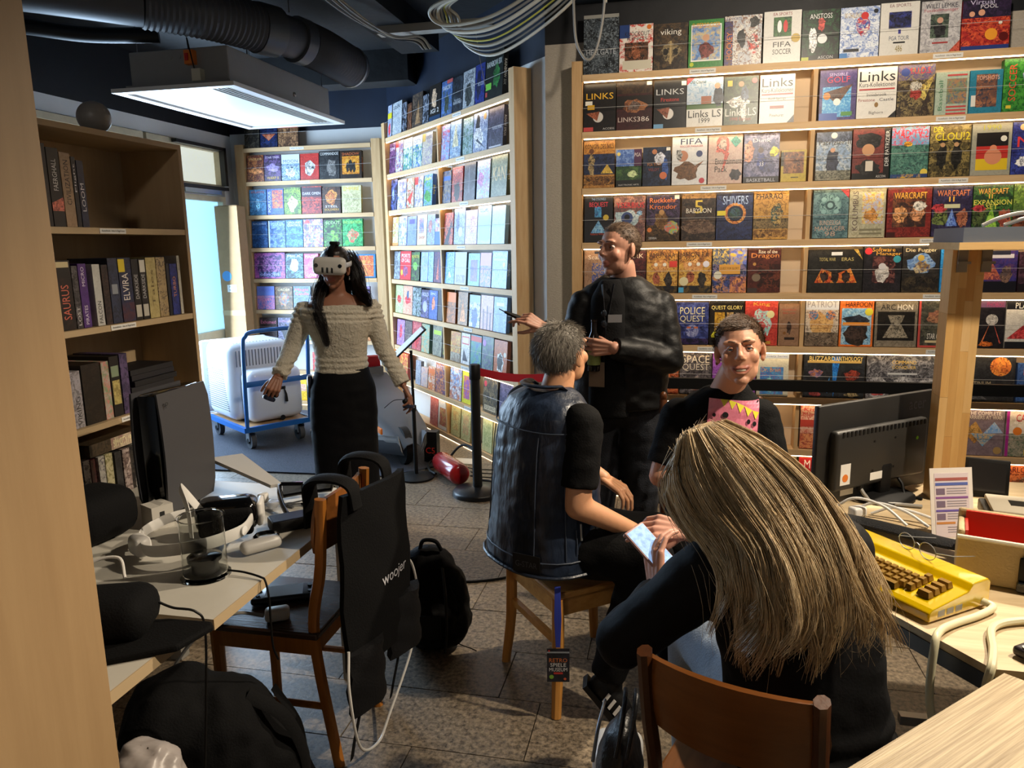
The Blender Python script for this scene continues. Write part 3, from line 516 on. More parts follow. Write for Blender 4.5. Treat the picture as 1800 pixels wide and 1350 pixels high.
(0.556,0.749,0.248,'yellow green cover','a8a040 c8c058 8a8430;R .1 .1 .9 .7 5a8a4a 8ab060 c87a4a'),
(0.763,0.965,0.255,'pale cover','c8b8a0 d8c8b0 a89880;R .1 .1 .9 .6 7a8ac0 c08a6a 5a6a8a'),
(1.314,1.506,0.264,'red medieval village cover','d8a088 e0b8a0 c05a48;R 0 0 1 .34 c86a4a e09a68 a0443a;T Knights .5 .88 .8 .1 c83a38;T Merchants .5 .78 .84 .1 c83a38;R .0 .5 .5 .66 b84438'),
(1.526,1.727,0.264,'blue tank cover','4a6a8a 6a8aa8 34506a;T PANZER .5 .85 .8 .12 e0d8c0'),
(1.739,1.936,0.27,'sand coloured cover','b89a68 c8ac78 9a7c50;T ROMANS .5 .85 .8 .12 5a2a1a'),
(2.2,2.414,0.305,'mauve cover aircraft carrier diamonds','7a6a72 86767e 70606a;P .02 .5 .3 .74 .5 .48 b88a48 8a6a3a d0a058;P .5 .48 .76 .74 .98 .5 5a90d0 88b0e0 b8c0c8;P .02 .5 .5 .48 .3 .25 c8904a 7a5a34;P .2 .48 .8 .48 .5 .2 6aa8d0 c8a878 4a88b0;T THE_COMPLETE .5 .92 .8 .08 e0d8d0;T CARRIERS_AT_WAR .5 .83 .9 .08 e0d8d0;C .86 .12 .1 a88a58'),
(2.422,2.618,0.265,'white cover autumn castle','d8d0c8 c8c0b0 e0d8d0;R 0 0 .08 1 a02a8a;R .08 0 1 .5 8a8a7a a8a090 5a6a58;C .3 .55 .12 d87a28;T CASTLES .6 .84 .7 .16 c8303a;R .5 .04 1 .16 d8c838'),
],
9:[
(0.564,0.772,0.242,'green cover','7a9a48 98b858 5a7a34'),
(0.79,0.994,0.252,'yellow cover','c8a840 d8bc58 a88a2c'),
(1.201,1.3,0.279,'yellow cover dragon print','c8a838 d8bc50 a8882a;R .1 .1 .9 .8 b89a48 d8c068 8a7a38'),
(1.32,1.524,0.301,'red banner robot cover','d8a848 c88a3a e0c068;R 0 .62 1 .96 b82a2e;T M.A.X. .5 .8 .7 .2 f0e8e0;R .1 0 .9 .4 8a6a4a c89a5a 5a4a3a'),
(1.544,1.747,0.286,'black cover','2a2624 3a3432 1c1a18;T SIEGE .5 .8 .7 .14 c89858'),
(2.174,2.356,0.273,'orange cover city skyline','d89a28 e0a838 c8881e;T GIGANT .6 .72 .8 .16 e8e4e0;R .1 .3 .9 .5 c8a060 7a5a3a a83a30;R .1 0 .9 .3 8a3a34 c8a8a0 5a3a3a'),
(2.401,2.633,0.298,'orange barbarian cover','c8683a d87e4a a8502a;E .5 .45 .2 .3 d0c8b8 8a4a2a 5a3a28;P .3 0 .9 0 .8 .4 3a2a22;T WARLORDS .5 .88 .9 .12 5a1e18;T Reign_of_Heroes .6 .78 .6 .06 5a1e18'),
],
},
'B':{  # cover colours already hold the bluish daylight wash, mostly in the middle rows
1:[
(-0.156,0.104,0.278,'white cover yellow band','c8ccd4 a8b4c8 4a6ab0;R 0 .58 1 .76 e0d030;E .5 .25 .3 .2 c83a48'),
(0.125,0.349,0.278,'grey white weapon','a8b0b8 d0d4d8 78828c;T COVERT .5 .85 .8 .1 3a4450'),
(0.358,0.469,0.246,'dark monochrome','2a2c34 8a90a0 16181c'),
(0.487,0.582,0.218,'small brown','5a3a2a 8a5a3a 3a241c'),
(0.593,0.817,0.271,'dark brown bow hunter','3a322c 6a5848 241e1a;P .3 .1 .8 .1 .6 .8 8a6a48'),
(0.824,0.946,0.229,'black white narrow','20242c 98a0b0 101218'),
(0.958,1.179,0.274,'black cover pale face','14120f 2a221a 0c0a08;E .42 .62 .24 .3 c8a888;T IGI_2 .5 .28 .7 .12 e8e4e0;R 0 0 1 .14 1e3a5a'),
(1.194,1.391,0.261,'blue jungle soldier','3a5aa0 5a80c0 4a5a48;T FARCRY .5 .8 .8 .12 e0e4ec;E .5 .35 .2 .3 3a4438;R .5 .9 1 1 c05a58'),
(1.397,1.572,0.253,'dark night soldiers','20242c 3a4450 14161c;T RAVEN_SHIELD .5 .28 .8 .08 d8dce0;T Rainbow .5 .36 .6 .06 b0b8c0'),
(1.578,1.768,0.262,'pale grey squad','a8aeb4 c8ccd0 6a7078;T GHOST .5 .86 .7 .09 3a4048;T RECON .5 .76 .7 .09 3a4048;E .5 .35 .3 .3 3a3e3c'),
(1.773,1.921,0.267,'royal blue silhouette','1e2a70 2a3c98 141c48;E .4 .5 .25 .4 10163a;T ROGUE .6 .5 .6 .08 c8d0e8'),
(1.929,2.18,0.308,'tall black green night vision','0e1210 1a241a 0a0c0b;E .66 .46 .22 .26 2a6a34 3a8a40 142a18;T RAINBOW_SIX .5 .75 .84 .12 e0e4e0;R .04 .22 .36 .36 7ac848;R .04 .08 .14 .18 b84a48'),
],
2:[
(-0.077,0.153,0.295,'purple flowers','4a2a5a 8a5a8a 2e1a38;T SIM .5 .8 .8 .1 d8c8e0'),
(0.16,0.341,0.279,'white red top','e0dcd8 a8685a 5a6aa8;R 0 .8 .4 1 c83a3a'),
(0.353,0.559,0.263,'white cover green island','dcdcd4 3a7a9a 4a9a4a;R 0 .7 1 1 d8d8d0;T CITY .5 .82 .7 .12 3a4a6a'),
(0.569,0.776,0.254,'white cover blue stripe','dcdcd8 3a68b0 5a9a58;R 0 .74 1 1 d8d8d4;T CITY .5 .84 .7 .12 3a3a4a'),
(0.782,0.989,0.253,'beige city drawing','c8c0a8 a8a090 8a7aa0;T 3000 .6 .86 .6 .12 5a5a6a;R 0 .76 .3 1 b89a50'),
(1.144,1.321,0.265,'light blue comic','6a98d0 a8c8e8 c85a6a;T SETTLERS .5 .78 .7 .1 c83a58'),
(1.33,1.52,0.27,'pale blue castle','88a8c8 b8c8d8 5a6a88;P .2 .3 .8 .3 .5 .95 c8c0a0'),
(1.555,1.717,0.263,'green white coast','7a9a90 a8bcc8 3a5a48;T MYST .5 .85 .8 .1 e0e8e8'),
(1.724,1.947,0.27,'pale hooded figure','8a98b8 b8c4d8 5a6890;E .3 .7 .16 .24 14161e;E .36 .36 .34 .3 d0d4dc;P .2 .3 .3 .35 .9 .05 48505e;C .8 .86 .1 d0a060'),
(1.955,2.174,0.285,'dark grey star','38364a 585670 26243a;T ROGUE_SPEAR .6 .5 .6 .08 d8dce8;R .1 .02 .9 .06 d0d0d8'),
],
3:[
(-0.062,0.157,0.295,'navy moon','1e2440 5a6ab0 141830;E .4 .5 .2 .2 8a9ad8'),
(0.171,0.384,0.258,'white blue cartoon','d0d4dc 5a78b8 c89a70;T TOWER .5 .85 .7 .12 3a4a8a'),
(0.398,0.564,0.251,'white red map','dcd8d0 c05a4a 6a8a5a;P .1 .3 .9 .6 .5 .1 c83a34'),
(0.58,0.767,0.249,'white red badge','d4d4d8 6a7aa8 c8a070;R 0 .75 .4 1 c8383a;T COPTER .6 .86 .6 .1 4a4a5a'),
(0.783,0.96,0.251,'blue green ant hill','3a68b8 4a9a48 88b0d8;T SimAnt .5 .88 .8 .12 e8e048;E .5 .3 .4 .2 3a8a3a'),
(1.152,1.322,0.245,'dark crowd','2a3040 8a7a60 3a5a90;R .1 .7 .9 .84 3a68b0'),
(1.338,1.527,0.259,'red portrait','a83a38 c86a58 2a2426;E .5 .3 .3 .3 241e20;T ALTERED .5 .88 .8 .1 e0b8b0'),
(1.551,1.738,0.267,'dark slate guns','3a3c44 5a5c66 26282e;R .4 .2 .5 .9 6a6c74'),
(1.765,1.964,0.264,'icy blue blossom','98b8d0 c8d8e4 c080a0;T ODIN .5 .84 .8 .12 e0eaf0;E .3 .5 .25 .2 b878a8'),
(1.989,2.212,0.284,'olive jungle temple','6a7458 8a9070 4a523c;T KAN .5 .56 .8 .34 d8c088'),
],
4:[
(-0.024,0.157,0.256,'green orange white','98a868 e0d8c8 c87a48;R 0 0 1 .1 d89058'),
(0.165,0.362,0.257,'white blue cartoon swimmers','c0cce0 5a78c0 d0b0a8;T TOWN .5 .88 .7 .1 4a58a0'),
(0.374,0.588,0.249,'plain violet blue','7a8ac8 8a9ad4 6a7ab8;R .2 .74 .8 .9 5a5a90'),
(0.602,0.814,0.252,'cream blue game scene','c8bca0 d0c4a8 b8ac90;R .2 .4 .7 .9 5a70b0 88a0d0 c88a60;T SHOP .5 .25 .6 .1 b84a48'),
(0.823,0.984,0.249,'blue grey fish','7a98c8 98b4d8 8a6a80;E .4 .6 .25 .25 a87a7a'),
(0.988,1.114,0.212,'blue white red sail','5a80c8 c8d4e8 d04a48;R 0 0 1 .5 4a70b8'),
(1.168,1.336,0.246,'red black sash','b84438 2a2a3a d07858;P 0 0 .5 0 1 .9 1e2434'),
(1.354,1.548,0.284,'grey blue man with animals','8a9cc0 a8b8d4 6a7ca0;E .35 .6 .16 .3 5a6a94;C .6 .35 .2 c0d4ec'),
(1.554,1.751,0.25,'pale pink flowers','c8b0cc d8c0d8 a890b8;E .7 .6 .3 .3 d8a0c0'),
(1.759,1.967,0.278,'ice blue framed','a8cce8 b8d8f0 98bcdc;R .08 .84 .92 .96 3a5070 88a8c8 c8dcec;R .1 .1 .9 .74 98c0e0'),
(1.979,2.174,0.26,'plain pale blue','a0c8e8 acd0ec 94bce0'),
],
5:[
(-0.049,0.159,0.254,'grey skulls','6a7480 a8b0b8 3a4048'),
(0.166,0.426,0.256,'bright red lettering','c8303a d03a44 b82832;T PORTS .5 .84 .8 .13 f0ece8;T OF_CALL .5 .68 .8 .13 f0ece8;E .5 .3 .25 .2 8a4a70;C .16 .25 .1 e0c040'),
(0.434,0.623,0.249,'dark green monster yellow title','2a3438 5a8a48 1a2024;T MONSTER .5 .84 .9 .1 d8c838;E .5 .5 .3 .15 6ab048'),
(0.655,0.81,0.248,'washed light blue','7a9ad0 98b4e0 a8a0c8'),
(0.816,0.927,0.248,'washed blue slim','88a8d8 a0bce4 7090c8'),
(0.937,1.106,0.25,'plum with orange streak','4a4068 7a4a60 2e2848;P .3 .1 .6 .1 .5 .8 c86a58'),
(1.136,1.336,0.249,'sky blue coat of arms','5a90d8 70a4e4 a8ccf0;P .3 .2 .7 .2 .5 .4 c8dcf4'),
(1.343,1.551,0.249,'grey beige credits','b0b4b0 b8bcb6 a8aca8;R .1 .05 .9 .3 7a7e7c b0b4b0 8a8e8c'),
(1.584,1.776,0.241,'teal framed violet scene','78b0c8 8ac0d4 5a98b8;R .2 .14 .8 .8 6a68a8 9a7ab8 4a58a0'),
(1.782,1.956,0.245,'pink clouds blue fleet','7a88c8 c898b8 4a68b0;R 0 .62 1 1 c890b4'),
(1.968,2.19,0.271,'pale blue sea battle','88b0e0 a4c8ee 6a98d0;T ADMIRAL .5 .9 .9 .1 e8f0f8;R .1 .74 .9 .8 b8d4f0;C .8 .64 .08 d8d048'),
],
6:[
(-0.019,0.196,0.256,'pale green dancer','a8b888 c8d0a0 88986a;E .5 .5 .3 .15 c84a4a'),
(0.199,0.425,0.256,'peach red dancer','d8a088 e0b498 b87a68;E .5 .5 .35 .15 c83038;E .5 .7 .12 .16 3a5a78'),
(0.43,0.627,0.252,'black white chess','22262e a8b0bc 3a6a58'),
(0.634,0.798,0.24,'dark violet glow','3a3858 6a68a0 24223c;T HOLD .5 .84 .8 .14 c8ccd8;C .5 .4 .3 a8a8e8'),
(0.803,0.982,0.243,'blue orange figure','3a58a0 4a6cb8 2c4684;E .5 .55 .2 .25 d07858;T EPIC .5 .88 .6 .08 d8e0f0'),
(0.99,1.088,0.248,'black side turned out','1e2028 2a2c36 16181e'),
(1.16,1.339,0.244,'orange brown warlord','c87a40 8a5a38 6a4a34;R 0 .68 1 1 e07a30'),
(1.382,1.553,0.255,'brown orange towers','8a6a50 b88a5a 5a4838;P .2 .1 .8 .1 .5 .8 d08a50'),
(1.585,1.766,0.243,'white blue cathedral','c8d4dc 3a6aa8 e0e4e4;R 0 .78 1 1 88a8b0;E .5 .3 .3 .35 3a5a98'),
(1.775,1.972,0.25,'pink skyline','c8a0a8 d0acb0 b08a98;R .2 0 .28 .6 5a4a60;R .5 0 .58 .7 5a4a60;R .75 0 .83 .5 5a4a60'),
(1.98,2.173,0.25,'blue steel lettering','6a94d0 84acdc 507ab8;R .2 .74 .8 .84 c8dcf0'),
],
7:[
(-0.025,0.199,0.24,'lilac queen','a880b8 c8a0c8 7a5a98;E .5 .55 .2 .3 c84a58'),
(0.209,0.38,0.242,'dark tarot','5a5058 8a7a70 3a343a'),
(0.39,0.598,0.253,'crimson warrior','b04048 d07070 7a2a34;E .5 .4 .3 .3 c83038'),
(0.607,0.783,0.249,'mint orange garden','88b098 c8a070 6a9080'),
(0.858,1.047,0.261,'grey with lime heading','7a7a6a 9a9880 5a5a4e;R .1 .7 .9 .84 a8c838'),
(1.06,1.122,0.258,'side turned out, yellow letters','1e2018 2a2c20 16180f;V STRIP .5 .5 .8 .5 c8c830'),
(1.222,1.406,0.24,'yellow orange machines','d8b050 c87a38 8a6a48;R 0 0 1 .3 6a5a50 b0a890 8a7a68'),
(1.418,1.575,0.243,'white red headline','d8d4d0 e0dcd8 a8a8a8;R .1 .64 .9 .9 c84a4a;R .16 .68 .84 .86 e0dcd8;P .2 .1 .8 .1 .3 .5 3a3a44'),
(1.587,1.768,0.247,'blue green dragon, red band','4a8aa0 5aa070 3a5a98;R 0 .8 1 .96 c8403c'),
(1.779,1.961,0.253,'dark teal aliens','3a5a5e 6a8a78 5a4a80;C .2 .8 .14 a870b8'),
(1.971,2.167,0.247,'orange with oval portrait','b8622e c87440 9a4e22;E .5 .36 .26 .34 e0d8c8;E .5 .36 .2 .28 2a2824;C .84 .6 .1 d8d0c0'),
],
8:[
(0.024,0.241,0.238,'red yellow comic','c85a48 e0c060 a83a34'),
(0.44,0.559,0.217,'small grey blue','8a94a8 b0b4bc 6a7488'),
(0.566,0.718,0.171,'small white fresco','c8b8b0 d0a890 9a90a8'),
(0.731,0.88,0.199,'small white orange','dcd0c0 d8864a c04a38;R .05 .7 .95 .92 d87038'),
(0.89,1.141,0.263,'violet fire battle','6a5078 d89058 4a3a60;T BATTLE .5 .84 .8 .12 e0d8e0'),
(1.186,1.404,0.28,'white blue skiers','c8dcec 3a88c8 d89048;R 0 0 1 .4 e0e0e0 d07a40 3a5a8a'),
(1.419,1.582,0.261,'yellow violet clown','d8d038 e0d848 c8c028;R .16 .14 .84 .84 8a60b0 d8904a c05a80'),
(1.786,2.01,0.263,'dark orc army','4a4438 8a7a58 2e2a24;C .14 .8 .1 c83a48;R .1 .06 .9 .2 c8b898;T SQUAD .5 .13 .7 .1 2a2420'),
(2.041,2.255,0.258,'dark violet ring','4a4468 6a6488 2e2a48;C .7 .6 .18 d0a848;C .7 .6 .12 3a3458'),
],
9:[
(0.743,0.911,0.255,'red illuminated','c86058 d88a78 a84038'),
(0.918,1.16,0.266,'white framed figures','dcd4c8 e0d8cc c8c0b4;R .15 .12 .85 .7 c89858 b84a38 7a6a48'),
(1.185,1.361,0.257,'olive yellow icon','b8a868 c8b878 9a8c50;R .2 .2 .8 .8 d8c078 c89048 a88850'),
(1.377,1.548,0.272,'pale olive banner','b8b078 c8c088 a09860;R .2 .2 .8 .8 d0b880 c8986a a89868'),
(1.756,1.915,0.259,'cream green pedigree','c8c890 d4d4a0 b4b47c;R .15 .15 .85 .85 b8bc80 d0d098 98a068'),
(1.928,2.124,0.27,'pale gold plain','c8b880 d4c48c b0a068'),
],
},
'C':{
1:[
(-0.022,0.167,0.2,'dark stone','2a2824 5a5448 1a1816'),
(0.175,0.36,0.209,'navy angel wings','1a2448 2a3a70 101630;P .1 .6 .9 .6 .5 .3 c06a4a;C .5 .45 .1 d08a6a'),
(0.367,0.579,0.218,'brown war poster','6a4a34 b88a60 3a2a20;R 0 .8 1 1 b0483a'),
],
2:[
(-0.019,0.188,0.255,'rust planet','6a2e22 b06a3a 3a1e1a;E .5 .4 .4 .12 c8824a;T SPACE_JOB .5 .84 .8 .1 d8b878'),
(0.193,0.373,0.252,'violet starship','3a2a50 6a5088 201830;E .5 .5 .4 .15 8a78b0;T STAR_TREK .5 .9 .86 .08 d8c8e0;T WARP_II .5 .12 .7 .1 d8b040'),
(0.38,0.574,0.248,'ice blue astronaut','7a9ac0 a8c0d8 3a4a60;R 0 .65 1 1 c8d4e0;T MOON .5 .74 .8 .12 3a5a90;E .5 .3 .3 .2 b8bcc4'),
(0.581,0.777,0.249,'bright red figures','b8302a c83c34 9a241f;E .5 .45 .3 .3 e0dcd8 2a2a2a c8c4c0'),
(0.782,0.991,0.264,'black commando soldier','1a1a1c 3a3a3c 101012;T COMMANDOS .5 .9 .9 .1 d8d8d4;E .6 .4 .25 .35 6a6662'),
(0.997,1.22,0.259,'black orange silhouettes','1e140c 3a2410 120c08;R .1 .15 .9 .8 d88a20 e8b040 a85a14;E .5 .45 .1 .25 14100c;E .35 .4 .08 .2 14100c;E .65 .4 .08 .2 14100c;T SHADOW .5 .88 .8 .1 c86a3a'),
],
3:[
(-0.014,0.19,0.249,'blue deep sea','2a6a9a 4a90c0 1e4a70;E .5 .4 .12 .25 7ab8e0;T ATLANTIS .5 .9 .8 .08 b04a3a'),
(0.197,0.377,0.251,'blue spine red robot','3a5ab0 4a70c8 2c4694;R .3 .25 .95 .95 c8483a d8884a 3a3a6a;V POPULOUS .14 .5 .8 .16 d8e0f0'),
(0.381,0.565,0.26,'green knight','4a6a38 88b048 2e4426;T LEGION .5 .86 .9 .12 a8d048;E .5 .4 .3 .3 c8b888'),
(0.572,0.784,0.263,'crimson dusk army','8a2a30 c84a3a 2a1a24;R 0 .62 1 .96 3a2838;T DARK_OMEN .5 .74 .9 .1 d8d0d8'),
(0.792,0.984,0.251,'black orange monster','2a1e18 5a3828 16100e;E .5 .6 .35 .28 c8703a e09a48 5a2a1a;T STEEL .5 .26 .7 .08 d8d0c8;T SOLDIERS .5 .14 .8 .08 d8a848'),
(0.997,1.198,0.259,'cream old map','c8c498 d4d0a4 b0ac80;T EMPIRE .5 .88 .8 .12 d8b830;R .1 .1 .9 .7 b8b488 d0cca0 9a966c'),
],
4:[
(-0.025,0.177,0.262,'night blue ranger','1e4a80 3a70b0 163660;T BALDIES .5 .9 .8 .06 c8dcf0'),
(0.186,0.371,0.263,'blue white statue','2a5a98 7aa0d0 1e4274;T VOLKER .5 .88 .8 .12 a8c8e8;R 0 0 .08 1 c8d8e8'),
(0.375,0.562,0.267,'blue machines','2a6090 5a98c8 1c4468;T GROUND .5 .9 .8 .08 d8e0c8;T CONTROL .5 .8 .8 .08 d8e0c8'),
(0.567,0.779,0.27,'blue white civil war','5a68a8 c8c8d8 a85a58;T GETTYSBURG .5 .72 .96 .14 4a48a0;P 0 .85 .4 .85 .2 1 c84a48'),
(0.785,0.98,0.261,'dark green wireframe','28402e 5aa048 1a2a1e;T SCOUT .5 .88 .8 .1 b8e0a0;R .4 .1 .8 .6 2a4a30 88d048 3a6a38'),
(0.985,1.196,0.264,'bright green aliens','1e8a4a 48c070 146234;T INCUBATION .5 .88 .9 .1 a8f060;E .5 .4 .3 .25 d0a888 c84a3a 3a9a58;C .2 .14 .1 48d048'),
],
5:[
(-0.005,0.344,0.256,'wide pink violet keyboard','8a4a98 c86ab0 5a3878;R .1 .25 .9 .9 3a2a58 b878b8 4a3a70;R .15 .06 .85 .26 2a3a6a 8aa0d8 2a2a50;T DEMONS .5 .15 .6 .1 b8b0e0'),
(0.35,0.543,0.245,'teal skeleton','1e3a4a 6a98a0 142834;T MILK .5 .9 .8 .1 d8e8f0;E .5 .5 .25 .3 c8d0b0'),
(0.55,0.707,0.242,'pink beast','c04a78 e07aa0 8a2e58;T MAGIC .5 .88 .8 .12 e8e0f0;T COVE .5 .12 .7 .12 d8b8e0'),
(0.985,1.108,0.222,'cream small','c8c4a0 d8d4b4 a8a484'),
(1.116,1.312,0.229,'blue frame orange bash','2a78b8 3a8acc 2268a0;R .1 .06 .9 .94 d8783a e8a050 b84a38;T BRAWL .5 .84 .8 .14 c8302a'),
],
6:[
(-0.006,0.202,0.235,'pink blue wizard','b878a8 5a70b8 d890a8;R 0 .6 1 1 6a80c8;T ORION .5 .84 .8 .14 5a68c0'),
(0.21,0.404,0.231,'brown ornate frame','5a4a3a 8a6a48 3a3028;E .5 .45 .34 .34 4a7a88 c8a068 a84a38;T ORDER .5 .86 .7 .1 d8c898'),
(0.411,0.6,0.234,'slate pink title','5a7088 7a90a8 465a70;T Magic .5 .84 .8 .14 d85a88;T Candle .5 .68 .8 .12 d85a88'),
(1.143,1.236,0.231,'violet slim','7a68b0 9a88c8 584a88;T VI .5 .5 .6 .2 d8c0e0'),
],
7:[
(0.009,0.206,0.222,'brown black pink title','2e2424 4a3838 1e1818;T Exhumed .5 .8 .86 .16 d87a98'),
(0.215,0.395,0.223,'violet grey portrait','5a587a 8a88a8 2a2a3a;E .5 .4 .3 .35 1e1e28;T DARKSEED .5 .84 .8 .1 c890b8'),
(0.406,0.578,0.224,'green','4a7a58 6a9a70 305040'),
(1.146,1.291,0.228,'orange','c87a48 d89a60 9a5830'),
],
8:[
(0.05,0.249,0.182,'blue','3a5a98 5a7ab8 2a4274'),
(0.576,0.769,0.189,'red','b83a38 d05a50 8a2a28'),
],
9:[
(0.323,0.524,0.24,'bright yellow','e0b828 e8c840 c89a1c;R .2 .4 .8 .7 d8a0a0 e0d0b0 c88a5a'),
],
},
}
# ============================================================ game boxes
class Card:
    """box mesh whose printed faces carry three colour attributes"""
    def __init__(s): s.v = []; s.f = []; s.c = []
    def face(s, vs, cols, fs=None):
        k = len(s.v); s.v += vs
        for f in (fs or [tuple(range(len(vs)))]):
            s.f.append(tuple(i + k for i in f)); s.c.append(cols)
    def mesh(s, name):
        me = bpy.data.meshes.new(name); me.from_pydata(s.v, [], s.f)
        for j, nme in enumerate(('Col', 'Col2', 'Col3')):
            at = me.attributes.new(nme, 'FLOAT_COLOR', 'CORNER'); arr = []
            for f, c in zip(s.f, s.c): arr += [*c[j], 1.0] * len(f)
            at.data.foreach_set('color', arr)
        me.materials.append(PRINT); me.update(); return me
def cols(a):
    a = [rgb(x) for x in a]
    if len(a) == 1: a = a * 3
    if len(a) == 2: a = a + [a[0]]
    return a[:3]
FLAT = lambda x, z, yy: (x, yy, z)
def make_cover(cd, W, H, cmds, T=None, y=-.0004):
    """prints the cover commands on the plane y (x 0..W, z 0..H)"""
    T = T or FLAT
    for n, cmd in enumerate(cmds):
        p = cmd.split(); k = p[0]; yy = y - .00022 * n
        if k == 'R':
            x0, z0, x1, z1 = [float(q) for q in p[1:5]]; c = cols(p[5:])
            cd.face([T(x0 * W, z0 * H, yy), T(x1 * W, z0 * H, yy), T(x1 * W, z1 * H, yy), T(x0 * W, z1 * H, yy)], c)
        elif k in 'CE':
            q = [float(t) for t in p[1:4 if k == 'C' else 5]]; c = cols(p[len(q) + 1:])
            rx = q[2] * W; rz = rx if k == 'C' else q[3] * H
            if k == 'E' and T is FLAT and q[2] > .06:      # figures: uneven outline, mottled print
                jr_ = random.Random(int(q[0] * 977 + q[1] * 331 + q[2] * 89)); js = [jr_.uniform(.72, 1.12) for _ in range(18)]
                if len(set(c)) == 1: c = [c[0], tuple(min(1, v * 1.7 + .015) for v in c[0]), tuple(v * .35 for v in c[0])]
            else: js = [1] * 18
            cd.face([T(q[0] * W + js[i] * rx * math.cos(2 * math.pi * i / 18), q[1] * H + js[i] * rz * math.sin(2 * math.pi * i / 18), yy) for i in range(18)], c)
        elif k == 'P':
            q = [float(t) for t in p[1:7]]; c = cols(p[7:])
            if T is FLAT and len(set(c)) == 1: c = [c[0], tuple(min(1, v * 1.5 + .01) for v in c[0]), tuple(v * .5 for v in c[0])]
            pts = [(q[0], q[1]), (q[2], q[3]), (q[4], q[5])]
            if (pts[1][0] - pts[0][0]) * (pts[2][1] - pts[0][1]) - (pts[2][0] - pts[0][0]) * (pts[1][1] - pts[0][1]) < 0: pts = pts[::-1]
            cd.face([T(a * W, b * H, yy) for a, b in pts], c)
        elif k in 'TV':
            txt = p[1].replace('_', ' '); cx, cz, w, h = [float(t) for t in p[2:6]]; c = cols(p[6:])
            vs, fs, asp = text_geo(txt)
            if k == 'T': pts = [T((cx + (a - .5) * w) * W, (cz + (b - .5) * h) * H, yy) for a, b in vs]
            else: pts = [T((cx + (.5 - b) * h) * W, (cz + (a - .5) * w) * H, yy) for a, b in vs]   # reads upwards
            cd.face(pts, c, fs)
def game_box(W, H, D, spec):
    parts = spec.split(';'); base = cols(parts[0].split())
    cd = Card(); flat = [base[0]] * 3
    cd.face([(0, 0, 0), (W, 0, 0), (W, 0, H), (0, 0, H)], base)
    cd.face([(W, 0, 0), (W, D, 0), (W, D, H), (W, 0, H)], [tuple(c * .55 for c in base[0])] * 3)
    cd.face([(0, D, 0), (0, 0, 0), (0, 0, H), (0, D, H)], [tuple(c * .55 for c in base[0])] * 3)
    cd.face([(0, 0, H), (W, 0, H), (W, D, H), (0, D, H)], flat)
    cd.face([(0, D, 0), (W, D, 0), (W, 0, 0), (0, 0, 0)], flat)
    cd.face([(W, D, 0), (0, D, 0), (0, D, H), (W, D, H)], flat)
    for c in parts[1:]:
        if c.startswith('T ') and c.split()[1] != '': pass
    make_cover(cd, W, H, parts[1:])
    ts = [c for c in parts[1:] if c[0] in 'TV']
    if ts and D > .025:       # spine title on the right-hand side
        p = ts[0].split(); vs, fs, asp = text_geo(p[1].replace('_', ' '))
        w = min(.7 * H, D * .5 * asp); h = min(D * .5, w / asp)
        cd.face([(W + .0004, D / 2 + (.5 - b) * -h, H * .5 - (a - .5) * w) for a, b in vs], cols(p[6:]), fs)
    return cd.mesh('game_box')
ORD = ['first', 'second', 'third', 'fourth', 'fifth', 'sixth', 'seventh', 'eighth', 'ninth', 'tenth', 'eleventh', 'twelfth', 'thirteenth']
WALLS = {'A': (FA, 'right wall shelf', 'games on the right wall shelf'), 'B': (FB, 'slanted wall shelf', 'games on the slanted wall shelf'),
         'C': (FC, 'narrow far shelf', 'games on the narrow far shelf')}
rb = random.Random(11)
for wk, rows in BOXES.items():
    F, where, grp = WALLS[wk]; width = {'A': 2.88, 'B': 2.32, 'C': 1.325}[wk]; div = {'A': 1.29, 'B': 1.145, 'C': 9}[wk]
    for r, items in rows.items():
        prev = .004
        for i, (u0, u1, h, desc, spec) in enumerate(items):
            u0 = max(u0, prev)
            if r > 1 and u0 < div + .012 and u1 > div - .012:
                if (u0 + u1) / 2 < div: u1 = div - .013
                else: u0 = div + .013
            u1 = min(u1, width); prev = u1 + .0015
            W = u1 - u0 - .002; Hh = max(.12, min(h, ZS[r - 2] - ZS[r - 1] - .050 if r > 1 else .40))
            if W < .03: continue
            D = rb.choice((.03, .036, .042)) if W > .08 else .03
            last = i == len(items) - 1 or (wk == 'B' and i == 0)
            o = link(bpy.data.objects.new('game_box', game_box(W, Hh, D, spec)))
            lean = 4.5 if Hh * math.sin(math.radians(4.5)) + D < .085 else 2.5
            o.matrix_basis = F @ Matrix.Translation((u0 + .001, .016, ZS[r - 1] + .0025 + D * math.sin(math.radians(lean)))) @ rot('X', -lean)
            rowname = 'top row' if r == 1 else 'lowest row' if r == 9 else ORD[r - 1] + ' row'
            tag(o, f'{desc} box, {ORD[i]} from left, {rowname}, {where}', 'game box', grp)
# ============================================================ ceiling: ventilation, ducts, cables
M_grey = mat('grey_metal_sheet', '9b9a97', .45, .2, var=.3, scale=4, color2='7e7d7a')
M_whitep = mat('white_plastic', 'dcdcda', .4)
M_duct = mat('black_flexible_duct', '45474d', .5)
M_alu = mat('dull_aluminium', '8b8d90', .4, .8)
ac = thing('air_conditioner', 'grey ceiling cassette air conditioner with white grille hanging left', 'air conditioner', (-3.0, 4.98, 2.55))
b = MB().box(-3.34, 4.30, 2.60, -2.66, 5.66, 2.80)
b.build('housing', M_grey, ac, bevel=.006)
MB().box(-3.36, 4.27, 2.575, -2.64, 5.69, 2.60).build('flange', M_grey, ac)
fr = MB()
for x0, y0, x1, y1 in ((-3.42, 4.21, -2.58, 4.27), (-3.42, 5.69, -2.58, 5.75), (-3.42, 4.27, -3.36, 5.69), (-2.64, 4.27, -2.58, 5.69)): fr.box(x0, y0, 2.55, x1, y1, 2.575)
fr.build('rim', M_whitep, ac)
